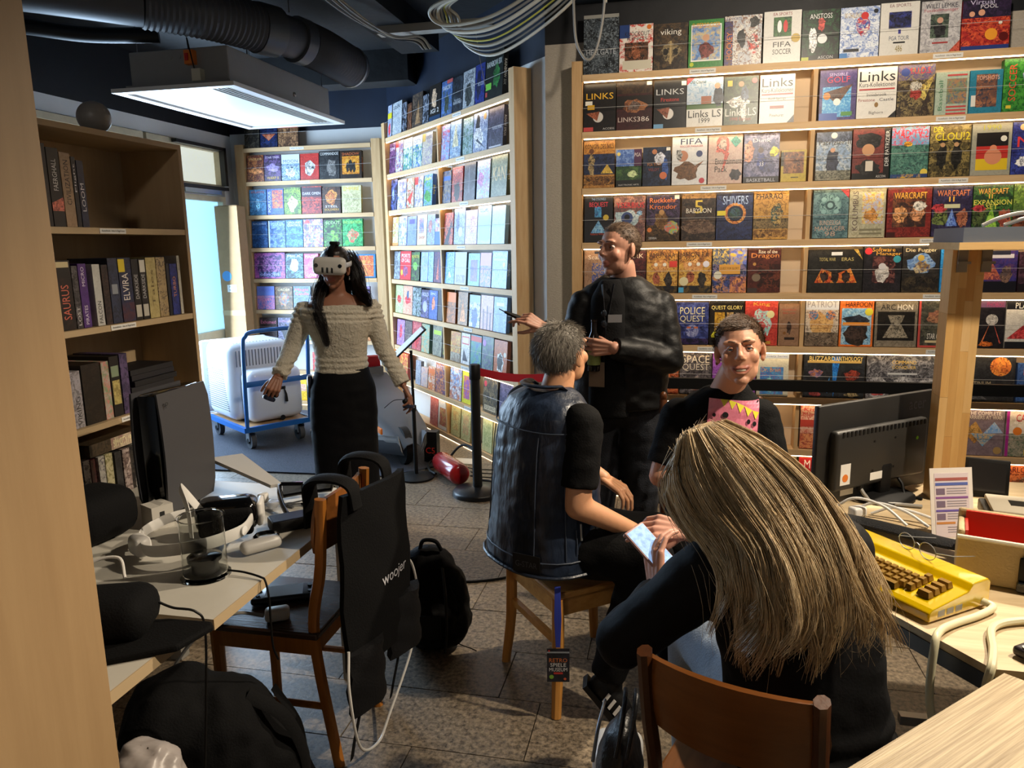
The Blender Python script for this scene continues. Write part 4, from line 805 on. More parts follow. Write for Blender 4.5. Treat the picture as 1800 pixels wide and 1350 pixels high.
MB().box(-3.36, 4.27, 2.562, -2.80, 5.69, 2.575).build('front_panel', M_whitep, ac)
sl = MB().box(-2.80, 4.27, 2.566, -2.64, 5.69, 2.575).build('air_outlet', mat('light_grey_plastic', 'a4a29c', .5), ac)
for i in range(5): MB().box(-2.79 + i * .03, 4.30, 2.556, -2.782 + i * .03, 5.66, 2.566).build('louvre', mat('light_grey_plastic', 'a4a29c', .5), sl)
for x, y in ((-3.30, 4.33), (-2.72, 4.62), (-3.30, 5.63), (-2.70, 5.63)): MB().tube([(x, y, 2.79), (x, y, 3.2)], .004, 6).build('suspension_rod', M_alu, ac)
jb = MB().box(-2.93, 4.26, 2.70, -2.87, 4.30, 2.78).build('switch_box', mat('orange_plastic', 'd9772b', .4), ac)
MB().box(-2.92, 4.252, 2.72, -2.90, 4.26, 2.76).build('switch', mat('red_plastic', 'b3201c', .4), jb)
MB().box(-2.885, 4.255, 2.60, -2.825, 4.30, 2.67).build('thermostat', mat('cream_plastic', 'cfc9b4', .5), ac)
MB().tube(bez([(-2.89, 4.255, 2.78), (-2.885, 4.24, 2.84), (-2.875, 4.25, 2.75), (-2.86, 4.25, 2.67)]), .004, 6).build('wire', M_blk, ac)
for x in (-3.05, -2.99): MB().cyl((x, 4.302, 2.755), (x, 4.296, 2.755), .014).build('knockout', M_grey, ac)
MB().ell((-2.657, 5.1, 2.66), (.008, .016, .016)).build('drain_tap', M_alu, ac)

dk = thing('ventilation_duct', 'thick black ribbed ventilation duct running above the air conditioner', 'duct', (-2.6, 4.7, 2.78))
def duct(pts, r, name, ribs=True, n=14):
    P = bez(pts, n); rs = [r * (1 + (.06 if (i % 2) else 0)) if ribs else r for i in range(len(P))]
    return MB().tube(P, rs, 20).build(name, M_duct, dk)
duct([(-4.1, 3.05, 2.97), (-3.45, 3.5, 2.97), (-2.95, 3.95, 2.96)], .13, 'pipe', False)
duct([(-2.95, 3.95, 2.96), (-2.72, 4.2, 2.95), (-2.56, 4.5, 2.94)], .135, 'flexible_hose', True, 22)
MB().tube([(-2.57, 4.49, 2.94), (-2.51, 4.62, 2.94)], .15, 24).build('coupling', mat('grey_coupling', '55585d', .35, .3), dk)
MB().tube([(-2.51, 4.62, 2.94), (-2.46, 4.80, 2.935)], .125, 24).build('damper', M_duct, dk)
MB().tube([(-2.465, 4.78, 2.935), (-2.44, 4.86, 2.93)], .145, 24).build('coupling', mat('grey_coupling', '55585d', .35, .3), dk)
duct([(-2.44, 4.86, 2.93), (-2.40, 5.1, 2.92), (-2.38, 5.5, 2.90)], .135, 'flexible_hose', True, 22)
MB().tube([(-2.382, 5.45, 2.903), (-2.379, 5.47, 2.902)], .146, 24).build('clamp_band', M_alu, dk)
MB().tube([(-2.46, 4.72, 3.08), (-2.46, 4.72, 3.2)], .004, 6).build('hanger', M_alu, dk)
d2 = MB().tube(bez([(-4.2, 3.9, 2.93), (-3.8, 3.95, 2.9), (-3.5, 4.15, 2.88), (-3.15, 4.35, 2.9)], 10), .045, 12).build('small_duct', mat('dark_hose', '17181a', .5))
tag(d2, 'thin black hose beside the thick duct at upper left', 'hose')
tray = thing('cable_tray', 'pale metal cable tray with loose wires under the dark ceiling', 'cable tray', (-1.9, 4.7, 3.0))
MB().box(-2.0, 5.05, 3.0, -1.2, 5.14, 3.02).box(-2.0, 5.05, 3.02, -1.2, 5.053, 3.05).build('rail', mat('galvanised_steel', 'a7a59d', .45, .5), tray)
MB().box(-2.35, 3.9, 3.12, -1.9, 4.0, 3.14).build('rail', mat('galvanised_steel', 'a7a59d', .45, .5), tray)
for i in range(7):
    o_ = .018 * i
    MB().tube(bez([(-2.1 + o_, 3.95, 3.11 - .01 * (i % 3)), (-2.0 + o_ * .6, 4.45, 2.99 + .012 * (i % 3)), (-1.90 + o_ * .4, 4.95, 2.96 - .008 * (i % 2)), (-1.78 + o_ * .4, 5.18, 2.965 + .006 * i), (-1.74 + .01 * i, 5.24, 2.93)], 8), .005, 6).build('wire', (mat('grey_cable', '8f8d88', .5), M_blk, mat('pale_cable', 'bdb8a8', .5))[i % 3], tray)
coil = thing('cable_coil', 'coil of pale and grey cables looped under the ceiling', 'cables', (-1.1, 4.7, 2.8))
cc = ['b9b3a2', '8a8780', 'd8d2c0', '9a9890', 'c8c050', 'b0aa9a', '77746c', 'cfc9b8']
for i in range(8):
    s = i * .022
    MB().tube(bez([(-.45 + s, 4.35, 3.19), (-.75 + s * .6, 4.5, 3.05 - s), (-1.1, 4.62 + s, 2.93 - .025 * i), (-1.42 + .012 * i, 4.72 + s, 2.93 - .012 * i), (-1.50 + .02 * i, 4.66 + s, 2.99), (-1.36, 4.58 + s * .5, 3.03), (-1.0, 4.50, 3.04 + .008 * i), (-.68 + s, 4.42, 3.14)], 10), (.011, .008, .012, .007, .0055, .01, .006, .009)[i], 8).build('cable', mat('coil_cable_%d' % i, cc[i], .5), coil)
MB().tube(bez([(-1.3, 5.0, 2.95), (-1.29, 5.05, 2.8), (-1.27, 5.12, 2.62)], 6), .0025, 5).build('thin_wire', mat('grey_cable', '8f8d88', .5), coil)
lp = thing('hanging_cable', 'grey cable loop hanging before the top left box of the right wall', 'cable', (-.48, 4.3, 2.57))
MB().tube(bez([(-.575, 4.3, 3.19), (-.571, 4.3, 2.9), (-.559, 4.3, 2.69), (-.522, 4.3, 2.60), (-.488, 4.3, 2.576), (-.455, 4.3, 2.61), (-.427, 4.3, 2.70), (-.405, 4.3, 2.86), (-.395, 4.3, 3.19)], 10), .007, 8).build('cable', mat('grey_cable', '8f8d88', .5), lp)
MB().tube([(-.405, 4.31, 3.19), (-.40, 4.31, 2.86)], .009, 8).build('conduit', mat('pale_cable', 'bdb8a8', .5), lp)

# ============================================================ near left: cabinet, bookcase, desks
M_birch = wood('birch_laminate', 'b8a07c', 'ab9270', .55, 'z', .6)
M_birchs = wood('birch_shelf', 'b79f7b', 'a8906c', .5, 'y', .6)
tc_ = thing('tall_cabinet', 'tall birch cabinet side filling the left edge of the picture', 'cabinet', (-1.15, .8, 0))
M_cab = wood('cabinet_laminate', 'a0845f', '947855', .55, 'z', .6)
MB().box(-1.42, .62, .06, -.945, 1.0, 2.35).build('body', M_cab, tc_, bevel=.002)
MB().box(-1.40, .64, 0, -.96, .98, .06).build('plinth', M_birch, tc_)
bk = thing('bookcase', 'birch bookcase of boxed games beside the glazed door', 'bookcase', (-2.14, 2.43, 0))
for y0, y1 in ((2.03, 2.05), (2.81, 2.83)): MB().box(-2.28, y0, 0, -2.0, y1, 2.02).build('side_panel', M_birch, bk)
MB().box(-2.28, 2.05, 0, -2.272, 2.81, 2.0).build('back_panel', M_birch, bk)
MB().box(-2.28, 2.05, 2.0, -2.0, 2.81, 2.02).build('top', M_birchs, bk)
for z in (1.68, 1.333, .99, .66, .33, .08):
    sh = MB().box(-2.272, 2.05, z - .022, -2.002, 2.81, z).build('shelf', M_birchs, bk)
    lb = MB().box(-2.002, 2.33, z - .020, -2.0, 2.46, z - .002).build('shelf_label', M_label, sh)
    t = MB(); lettering(t, 'Ausstellstück - bitte im Regal lassen', Matrix.Translation((-1.9998, 2.395, z - .011)) @ rot('Z', 90) @ rot('X', 90), .115, .009); t.build('label_text', M_ink, lb)
for k in range(12):
    for y in (2.8092,):
        pass
dome = thing('grey_dome', 'grey ball on top of the birch bookcase', 'ball', (-2.09, 2.47, 2.02))
MB().ell((-2.09, 2.47, 2.078), (.058, .058, .058), seg=24, rings=16).build('ball', mat('matt_grey_plastic', '807d7a', .4), dome)
MB().lathe([(.03, 0), (.03, .012), (.02, .03)], (-2.09, 2.47, 2.0205)).build('foot', mat('matt_grey_plastic', '807d7a', .4), dome)

def spine_box(y0, y1, z, h, spec, desc, where, tilt=0, depth=.17, x=-2.02, cat='game box', txt=None):
    """upright box in the bookcase, spine towards the room"""
    dy = {1.68: .042, 1.333: .068, .99: .04, .66: .04}[z]; y0 += dy; y1 += dy
    parts = spec.split(';'); base = cols(parts[0].split()); W = y1 - y0 - .002; cd = Card()
    for vs in ([(0, 0, 0), (W, 0, 0), (W, 0, h), (0, 0, h)], [(W, 0, 0), (W, depth, 0), (W, depth, h), (W, 0, h)], [(0, depth, 0), (0, 0, 0), (0, 0, h), (0, depth, h)],
               [(0, 0, h), (W, 0, h), (W, depth, h), (0, depth, h)], [(0, depth, 0), (W, depth, 0), (W, 0, 0), (0, 0, 0)], [(W, depth, 0), (0, depth, 0), (0, depth, h), (W, depth, h)]):
        cd.face(vs, base)
    make_cover(cd, W, h, [p for p in parts[1:]])
    o = link(bpy.data.objects.new('game_box', cd.mesh('game_box')))
    o.matrix_basis = Matrix.Translation((x, y0, z + .0015)) @ rot('Z', 90) @ rot('Y', tilt)
    return tag(o, f'{desc} {where}', cat, 'boxed games in the birch bookcase')
W1 = 'on the top shelf of the birch bookcase'; W2 = 'on the second shelf of the birch bookcase'; W3 = 'on the third shelf of the birch bookcase'; W4 = 'low in the birch bookcase behind the console'
def down(txt, cx, cz, w, h, c): return f'V {txt} {cx} {cz} {w} {h} {c}'
spine_box(2.052, 2.110, 1.68, .265, '14141a 1c1c24 14141a;' + down('Dungeon', .5, .62, .6, .4, '8a8a90'), 'black game box at the far left', W1)
spine_box(2.112, 2.163, 1.68, .255, '101014 101014 101014;' + down('FAERGHALL', .5, .66, .4, .4, 'd8d8d8') + ';P 0 .2 1 .2 1 .38 c06a5a;P 0 .2 1 .38 0 .3 c06a5a', 'black game box with orange stripe', W1)
spine_box(2.165, 2.212, 1.68, .245, 'a08468 a88c70 987c60;' + down('CIVILIZATION', .5, .6, .6, .45, '2a1c18'), 'tan game box with dark lettering', W1)
spine_box(2.214, 2.234, 1.68, .235, '16161c 20202a 16161c;' + down('Flight', .5, .7, .4, .5, 'd8d8e0'), 'narrow black game box with white lettering', W1)
spine_box(2.236, 2.268, 1.68, .225, '181e38 202848 181e38;' + down('LOOM', .5, .45, .42, .55, 'd8d8e0'), 'navy game box with white lettering', W1)
spine_box(2.06, 2.128, 1.333, .235, '141416 2a1c1a 141416;' + down('SAURUS', .5, .4, .5, .5, 'c86a58') + ';R .1 .9 .9 .98 c8b890', 'black game box with orange lizard lettering', W2)
spine_box(2.130, 2.158, 1.333, .215, '3a383c 5a565a 2a282c;' + down('LOST', .5, .2, .3, .5, 'c8c8c8'), 'grey game box with pale lettering', W2)
spine_box(2.160, 2.198, 1.333, .222, '4a2a70 52307a 442668;' + down('PIRATES', .5, .2, .3, .4, 'd8d0e0') + ';' + down('MICRO', .5, .8, .3, .4, 'd8d0e0'), 'purple game box', W2)
spine_box(2.225, 2.262, 1.333, .218, 'b8b8b4 bebeba b2b2ae;' + down('FALCON', .5, .22, .36, .5, '1a1a1a'), 'white game box with black lettering', W2)
spine_box(2.268, 2.300, 1.333, .215, '1a1618 3a2a28 1a1618', 'dark brown game box', W2)
spine_box(2.302, 2.352, 1.333, .238, '20283e 2c3650 1a2032;R .2 .45 .8 .6 8a9098', 'dark blue box with grey badge', W2)
spine_box(2.354, 2.422, 1.333, .238, '1c2440 283052 161c32;' + down('ELVIRA', .45, .55, .42, .5, 'e0d8d0') + ';R .0 .78 .5 .98 d8c030;R 0 0 1 .3 4a2a38 2a2a48 3a2030', 'dark blue box with yellow sticker', W2)
spine_box(2.424, 2.462, 1.333, .232, '121214 121214 121214;' + down('DARKSIDE', .5, .55, .4, .5, 'b8b8b8') + ';R .1 .05 .9 .25 b8b4a8', 'black box with white barcode', W2)
spine_box(2.464, 2.502, 1.333, .232, '121214 121214 121214;' + down('DARKSIDE', .5, .55, .4, .5, 'b8b8b8') + ';R .1 .05 .9 .25 b8b4a8;R .1 .78 .9 .98 d0ccc0', 'black box with white barcode and top label', W2)
spine_box(2.504, 2.562, 1.333, .236, 'b0a06a baaa74 a69660;' + down('Tales', .5, .5, .6, .3, '6a5a38'), 'pale yellow box', W2)
spine_box(2.564, 2.618, 1.333, .236, 'a08a62 aa946c 6a5a48', 'tan box', W2)
spine_box(2.622, 2.642, 1.333, .21, '18181c 22222a 18181c', 'narrow black box', W2)
spine_box(2.644, 2.690, 1.333, .208, '1e2a70 28368a 182058;' + down('TURBO', .5, .55, .4, .4, 'd08a58'), 'royal blue box', W2)
spine_box(2.694, 2.712, 1.333, .24, 'b4b0a4 bab6aa aeaa9e;' + down('guide', .5, .85, .2, .5, '3a3a3a'), 'thin white booklet', W2)
spine_box(2.07, 2.140, .99, .20, '8a8688 96929a 6a666a;' + down('VIKING', .7, .3, .5, .3, '2a2a2a'), 'grey white box', W3, depth=.2)
spine_box(2.146, 2.235, .99, .215, '14110f 241c16 0e0c0a', 'wide black box', W3, depth=.2)
spine_box(2.240, 2.278, .99, .212, 'a89a90 7a8a6a b87a70', 'flowered white box', W3, depth=.2)
spine_box(2.282, 2.330, .99, .225, '121212 121212 121212;R .1 .66 .9 .84 7a8a70;R .1 .2 .9 .6 a8985a 8a7a48 b8a868', 'black box with yellow picture', W3, depth=.2)
spine_box(2.334, 2.376, .99, .228, '3a3050 5a4a70 2a2440', 'dark violet box', W3, depth=.2)
rs_ = random.Random(5)
for i, c in enumerate(('6a6458', '1a1a1e', '16161a', '202024', '141418', '1c1c22', '18181c')):
    y0 = 2.44 + rs_.uniform(-.006, .012); o = MB().box(-2.2, y0, .992 + i * .022, -2.03 + rs_.uniform(-.01, .01), y0 + .25, .992 + i * .022 + .0205).build('booklet', mat('cover_' + c, c, .5))
    tag(o, ('pale' if i == 0 else 'dark') + f' booklet, {ORD[i]} from bottom of the lying bookcase stack', 'booklet', 'stack of lying booklets')
k = 0
for y0, y1, h, sp, ds in ((2.06, 2.10, .19, '2a2a34 6a7088 1a1a20', 'navy patterned box'), (2.104, 2.135, .21, '8a8480 96908a 3a3030;V HUNT .5 .4 .5 .5 3a2a2a', 'white box with dark lettering'),
                          (2.138, 2.16, .205, '4a1c1c 5a2626 3a1616', 'dark red box'), (2.175, 2.205, .205, 'a8a49c b4b0a8 6a6868', 'grey white box'), (2.208, 2.245, .205, 'b8b08a c4bc98 8a845a', 'pale yellow box'),
                          (2.255, 2.29, .20, '2a2a2c 3a3a3c 222224', 'dark grey box'), (2.294, 2.335, .20, '7a6a64 a89a94 4a3a38', 'brown patterned box'), (2.352, 2.395, .205, 'b0aca4 8a8a8c c4c0b8', 'white box with grey label'), (2.40, 2.44, .205, 'b8b4a8 c8c4b8 8a8678', 'shiny white box')):
    spine_box(y0, y1, .66, h, sp, ds, W4, depth=.19)
cd = Card()
for vs in ([(0, 0, 0), (.30, 0, 0), (.30, 0, .045), (0, 0, .045)], [(0, 0, .045), (.30, 0, .045), (.30, .2, .045), (0, .2, .045)], [(.30, 0, 0), (.30, .2, 0), (.30, .2, .045), (.30, 0, .045)], [(0, .2, 0), (0, 0, 0), (0, 0, .045), (0, .2, .045)], [(0, .2, 0), (.3, .2, 0), (.3, 0, 0), (0, 0, 0)], [(.3, .2, 0), (0, .2, 0), (0, .2, .045), (.3, .2, .045)]):
    cd.face(vs, cols(['3a3024', '4a3e2e', '2a2218']))
make_cover(cd, .30, .045, ['R .35 0 1 1 b8a890 9a7a70 c8b898', 'T SIM_CITY_/_POPULOUS .68 .5 .58 .6 e8e0b0'])
o = link(bpy.data.objects.new('game_box', cd.mesh('game_box'))); o.matrix_basis = Matrix.Translation((-2.02, 2.18, .874)) @ rot('Z', 90)
tag(o, 'flat box with white lettered spine lying across the low bookcase row', 'game box', 'boxed games in the birch bookcase')

M_desk = mat('white_laminate', 'bdb9ae', .45, var=.15, scale=6)
M_deske = mat('pale_edge_band', 'b09a78', .5)
M_legw = wood('beech_z', 'c8883f', 'a96a2a', .4, 'z')
def desk(label, x0, x1, y0, y1, legs):
    r = thing('desk', label, 'desk', ((x0 + x1) / 2, (y0 + y1) / 2, 0))
    MB().box(x0, y0, .692, x1 - .003, y1 - .003, .72).build('desk_top', M_desk, r)
    MB().box(x1 - .003, y0, .692, x1, y1, .72).box(x0, y1 - .003, .692, x1 - .003, y1, .72).build('edge_band', M_deske, r)
    for x, y in legs: MB().box(x - .025, y - .025, 0, x + .025, y + .025, .692).build('leg', mat('grey_leg_metal', '8e8c86', .4, .4), r)
    return r
desk('white laminate desk holding console, headsets and clear jar', -1.97, -1.07, 1.47, 2.45, ((-1.90, 1.54), (-1.90, 2.38), (-1.16, 2.38)))
desk('white laminate desk end beside the tall cabinet', -1.97, -1.10, 1.03, 1.445, ((-1.90, 1.1), (-1.17, 1.08), (-1.85, 1.38)))
# ============================================================ things on the left desk
M_black = mat('matt_black', '060607', .55, spec=.35)
M_gloss = mat('gloss_black', '060607', .12, coat=.5)
M_fab = mat('black_fabric', '050506', .85, bump=.2, bscale=180, spec=.2)
M_wplast = mat('headset_white', 'c9c7c2', .4)
ps = thing('game_console', 'upright games console, shaded dark grey, at the rear of the desk', 'console', (-1.66, 2.18, .72))
def fin(x, s):
    n = 9; g = []
    for i in range(n):
        z = .72 + .02 + .405 * i / (n - 1); bulge = .012 * math.cos(math.pi * (i / (n - 1) - .5) * .9)
        g.append([(x + s * bulge, 2.035 + (.02 if i == 0 else 0), z), (x + s * (bulge + .004), 2.16, z), (x + s * bulge, 2.295 - (.012 if i in (0, n - 1) else 0), z)])
    return MB().sheet(g, .007 * (1 if s < 0 else -1))
fin(-1.612, 1).build('side_plate', mat('console_shade_grey', '3c3c40', .45), ps); fin(-1.708, -1).build('side_plate', mat('console_shade_grey', '3c3c40', .45), ps)  # plates toned near black: the shade they stand in is in the colour
MB().rbox((-1.66, 2.17, .94), (.075, .255, .40), .015).build('core', M_gloss, ps)
MB().lathe([(.06, 0), (.06, .018), (.045, .02)], (-1.66, 2.17, .7205)).build('stand', M_black, ps)
t = MB(); lettering(t, 'P', Matrix.Translation((-1.5982, 2.065, 1.105)) @ rot('Z', 90) @ rot('X', 90), .014, .02); t.build('emblem', M_ink, ps)

wd = MB().prism([(-1.66, 2.33), (-1.60, 2.45), (-1.355, 2.31), (-1.375, 2.27)], 0, .012, Matrix.Translation((0, 0, .765)) @ Matrix.Rotation(.0, 4, 'X')).build('paddle_blade', mat('pale_grey_plastic', 'a7a49e', .5))
wd.data.transform(Matrix.Translation((-1.36, 2.285, .77)) @ rot('Y', 14) @ Matrix.Translation((1.36, -2.285, -.77)))
wd.name = 'white_visor_plate'; tag(wd, 'pale grey wedge-shaped plate leaning behind the smart glasses', 'plate')
gl = thing('smart_glasses', 'chunky black and white video glasses near the desk corner', 'glasses', (-1.28, 2.32, .72))
F_ = frame((-1.27, 2.335, .722), 35) @ Matrix.Scale(1.35, 4)
g = MB(F_)
for s in (-1, 1):
    g.tube([(s * .062, 0, .010), (s * .012, 0, .012), (s * .012, 0, .038), (s * .064, 0, .044), (s * .068, 0, .026)], .0055, 8, closed=True)
g.tube([(-.012, 0, .03), (.012, 0, .03)], .006, 8)
g.build('front_frame', M_gloss, gl)
for s in (-1, 1):
    MB(F_).box(s * .038 - .024, -.001, .012, s * .038 + .024, .001, .038).build('lens', mat('grey_lens', '5a6068', .1, trans=.5), gl)
    MB(F_).tube(bez([(s * .07, 0, .036), (s * .075, -.05, .032), (s * .073, -.10, .02), (s * .066, -.14, .006)], 8), [(.006, .011)] * 25, 8, flat=(1, 0, 0)).build('temple', (M_gloss, M_wplast)[s > 0], gl)
zb = thing('zip_bag', 'small clear zip bag with white parts on the desk', 'bag', (-1.37, 2.23, .72))
rn = random.Random(2)
MB().sheet([[(-1.43 + .11 * i / 7 + rn.uniform(-.004, .004), 2.18 + .10 * j / 7 + rn.uniform(-.004, .004), .7215 + rn.uniform(0, .012)) for j in range(8)] for i in range(8)]).build('film', mat('clear_film', 'c9c7c0', .15, trans=.6, alpha=.55), zb)
MB().rbox((-1.385, 2.235, .745), (.03, .03, .035), .006).build('white_part', M_wplast, zb)
ky = thing('key_ring', 'small bunch of metal keys beside the clear zip bag', 'keys', (-1.30, 2.24, .72))
for i in range(3):
    F2 = frame((-1.31 + .012 * i, 2.235, .7215 + .0035 * i), -20 + 35 * i)
    MB(F2).cyl((0, 0, 0), (0, 0, .003), .011, seg=14).box(.008, -.004, 0, .05, .004, .003).build('key', M_alu, ky)
dr = thing('drive', 'black rectangular box with glossy top beside the key bunch', 'drive', (-1.17, 2.06, .72))
F3 = frame((-1.175, 2.065, .72), 42)
MB(F3).rbox((0, 0, .019), (.155, .075, .038), .006).build('housing', M_black, dr)
MB(F3).box(-.072, -.032, .0382, .045, .034, .0392).build('top_plate', mat('dark_blue_gloss', '23283a', .15), dr)
MB(F3).cyl((.066, .022, .038), (.066, .022, .0395), .004).build('led', mat('white_plastic', 'dcdcda', .4), dr)
cbl = lambda nm, lab, pts, r, m: tag(MB().tube(bez(pts, 10), r, 8).build(nm, m), lab, 'cable')
cbl('desk_cable', 'black cable from the glasses over the desk edge to the chair', [(-1.25, 2.25, .726), (-1.2, 2.24, .7255), (-1.13, 2.22, .7255), (-1.08, 2.17, .7275), (-1.055, 2.16, .724), (-1.045, 2.14, .70), (-1.04, 2.13, .68)], .0045, M_black)
hs = thing('vr_headset', 'white and black virtual reality headset lying on the desk', 'headset', (-1.36, 1.85, .72))
F4 = frame((-1.34, 1.96, .72), 25)
MB(F4).rbox((0, 0, .072), (.19, .115, .105), .04, seg=4).build('visor', M_gloss, hs)
MB(F4).rbox((0, -.055, .062), (.16, .03, .085), .014, seg=3).build('face_pad', M_fab, hs)
MB(F4).rbox((.095, .01, .07), (.018, .085, .075), .008, seg=3).build('side_shell', M_wplast, hs)
band = [(-1.245, 1.94, .79), (-1.22, 1.84, .79), (-1.27, 1.75, .785), (-1.36, 1.71, .775), (-1.44, 1.715, .765), (-1.50, 1.76, .765)]
MB().tube(bez(band, 8), [(.0035, .019)] * 41, 10, flat=(1, 0, 0)).build('strap', M_wplast, hs)
MB().tube(bez([(-1.44, 1.98, .79), (-1.50, 1.90, .79), (-1.53, 1.82, .775), (-1.50, 1.76, .765)], 8), [(.0035, .016)] * 25, 10, flat=(1, 0, 0)).build('strap', M_wplast, hs)
MB().rbox((-1.495, 1.755, .762), (.075, .05, .062), .02, rot('Z', -30), 3).build('rear_cradle', M_wplast, hs)
MB().tube(bez([(-1.40, 1.90, .83), (-1.42, 1.87, .89), (-1.40, 1.83, .91), (-1.36, 1.80, .86), (-1.35, 1.79, .78)], 8), [(.003, .014)] * 33, 10, flat=(1, 0, 0)).build('top_strap', M_wplast, hs)
MB().cyl((-1.216, 1.845, .79), (-1.211, 1.845, .79), .014).build('hinge_button', M_whitep, hs)
ct = thing('controller', 'white motion controller with black ring between headset and jar', 'controller', (-1.18, 1.86, .72))
MB().rbox((-1.175, 1.865, .742), (.045, .12, .036), .016, rot('Z', -38), 4).build('grip', M_wplast, ct)
MB().tube([(-1.19 + .032 * math.cos(a * .5236), 1.92 + .032 * math.sin(a * .5236), .744) for a in range(12)], .007, 8, closed=True).build('ring', M_gloss, ct)
jr = thing('clear_jar', 'open clear plastic cylinder holding a black charger on the desk', 'jar', (-1.24, 1.69, .72))
M_clear = mat('clear_acrylic', 'f2f4f2', .02, trans=1.0, ior=1.2)
MB().lathe([(.066, 0), (.066, .006), (.058, .010), (.058, .168), (.062, .170), (.0615, .172), (.0565, .170), (.0562, .012), (.0, .0115)], (-1.24, 1.69, .7205), 36).build('cylinder', M_clear, jr)
MB().lathe([(.036, 0), (.036, .03), (.045, .034), (.045, .045), (.03, .05), (0, .05)], (-1.24, 1.69, .7325), 24).build('charger', M_gloss, jr)
cbl('jar_cable', 'thin black cable from the jar down over the desk edge', [(-1.178, 1.70, .735), (-1.13, 1.70, .733), (-1.075, 1.69, .728), (-1.055, 1.68, .722), (-1.048, 1.68, .67), (-1.055, 1.69, .60), (-1.06, 1.70, .52), (-1.06, 1.72, .47)], .003, M_black)
wb = thing('carton', 'small white carton with black square on the desk', 'carton', (-1.66, 2.0, .72))
F5 = frame((-1.62, 1.995, .72), -25)
MB(F5).box(-.035, -.035, .0, .035, .035, .075).build('box', mat('white_card', 'b3afa6', .7), wb)
MB(F5).prism([(-.035, -.035), (.035, -.035), (.03, .01), (-.03, .01)], .0, .0015, Matrix.Translation((0, 0, .0755)) @ rot('X', 20)).build('flap', mat('white_card', 'b3afa6', .7), wb)
MB(F5).box(.0352, -.01, .04, .0356, .006, .056).build('black_mark', M_ink, wb)
pc = thing('black_pouch', 'black soft pouch with white cord at the near desk end', 'pouch', (-1.30, 1.45, .72))
# folded black case sitting on the near desk end
MB().rbox((-1.28, 1.35, .775), (.24, .165, .108), .045, rot('Z', 20), 4).build('body', M_fab, pc)
MB().tube(bez([(-1.39, 1.36, .80), (-1.36, 1.42, .86), (-1.30, 1.45, .87), (-1.27, 1.43, .83)], 8), .004, 8).build('cord', M_wplast, pc)
wg = MB().prism([(-1.24, 1.20), (-1.06, 1.32), (-1.035, 1.42), (-1.05, 1.435), (-1.16, 1.43), (-1.26, 1.40)], .721, .738).build('black_flap', M_fab, bevel=.006)
tag(wg, 'flat black fabric flap overhanging the near desk edge', 'cover')
cbl('pouch_cable', 'black cable trailing from the pouch over the near desk edge', [(-1.20, 1.42, .79), (-1.15, 1.43, .765), (-1.10, 1.447, .75), (-1.085, 1.455, .70), (-1.10, 1.45, .5), (-1.13, 1.46, .3)], .003, M_black)
gb = tag(MB().rbox((-1.72, 1.62, .775), (.16, .2, .108), .05, rot('Z', 10), 4).build('green_pouch', mat('olive_fabric', '2f3a1c', .9, bump=.3, bscale=120)), 'dark olive green pouch behind the white headset strap', 'pouch')
bl = tag(MB().rbox((-1.75, 1.86, .80), (.2, .24, .158), .06, rot('Z', -8), 4).build('black_bag', M_fab), 'large black bag at the back of the desk', 'bag')

# ============================================================ chair with the black vest, things on its seat
M_ply = wood('brown_plywood', '8a5526', '6e3f19', .35, 'y')
M_oak = wood('honey_beech', 'b9772f', '9a5c20', .4, 'z')
M_dseat = wood('dark_seat', '4a3426', '38261b', .25, 'y')
def cafe_chair(name, label, F, seat_m, back_m, leg_m, back_z=(.66, .84), w=.40, d=.40, curve=.045, lean=.05):
    """frame F: origin under the seat centre, chair faces +y, backrest at -y"""
    r = tag(link(bpy.data.objects.new(name, None)), label, 'chair'); r.matrix_basis = F.copy()
    hw = w / 2
    MB(F).box(-hw, -d / 2, .43, hw, d / 2, .452).build('seat', seat_m, r, bevel=.006)
    ap = MB(F).box(-hw + .03, d / 2 - .035, .375, hw - .03, d / 2 - .015, .43).box(-hw + .03, -d / 2 + .015, .375, hw - .03, -d / 2 + .035, .43)
    ap.box(-hw + .012, -d / 2 + .03, .375, -hw + .032, d / 2 - .03, .43).box(hw - .032, -d / 2 + .03, .375, hw - .012, d / 2 - .03, .43)
    ap.build('apron', leg_m, r)
    for s in (-1, 1):
        MB(F).tube([(s * (hw - .022), d / 2 - .025, 0), (s * (hw - .022), d / 2 - .025, .43)], [.016, .021], 8).build('leg', leg_m, r)
        MB(F).tube(bez([(s * (hw - .022), -d / 2 - .035, 0), (s * (hw - .022), -d / 2 + .02, .43), (s * (hw - .022), -d / 2 - lean * .5, .66), (s * (hw - .022), -d / 2 - lean, back_z[1] + .015)], 6), [(.015, .019)] * 19, 8, flat=(1, 0, 0)).build('rear_leg', leg_m, r)
        MB(F).tube([(s * (hw - .022), -d / 2 - .01, .2), (s * (hw - .022), d / 2 - .025, .2)], .011, 8).build('stretcher', leg_m, r)
    n = 11; g = []
    for i in range(5):
        z = back_z[0] + (back_z[1] - back_z[0]) * i / 4; row = []
        for j in range(n):
            t = j / (n - 1) * 2 - 1; e = 1 - .10 * (abs(i - 2) / 2) ** 2
            row.append((t * (hw - .005) * e, -d / 2 - lean * (.5 + .5 * i / 4) - curve * (1 - t * t) + .012, z + .012 * (1 - t * t) * (i / 4)))
        g.append(row)
    MB(F).sheet(g, -.012).build('backrest', back_m, r)
    return r
F6 = frame((-1.22, 2.07, 0), 90)
ch1 = cafe_chair('wooden_chair', 'wooden chair at the desk with a black vest hung over it', F6, M_dseat, M_ply, M_oak, (.70, .86), .36, .38, .03, .03)
M_wire2 = M_wplast
vt = thing('haptic_vest', 'black wearable vest hung over the chair back beside the desk', 'vest', (-.97, 2.07, .30))
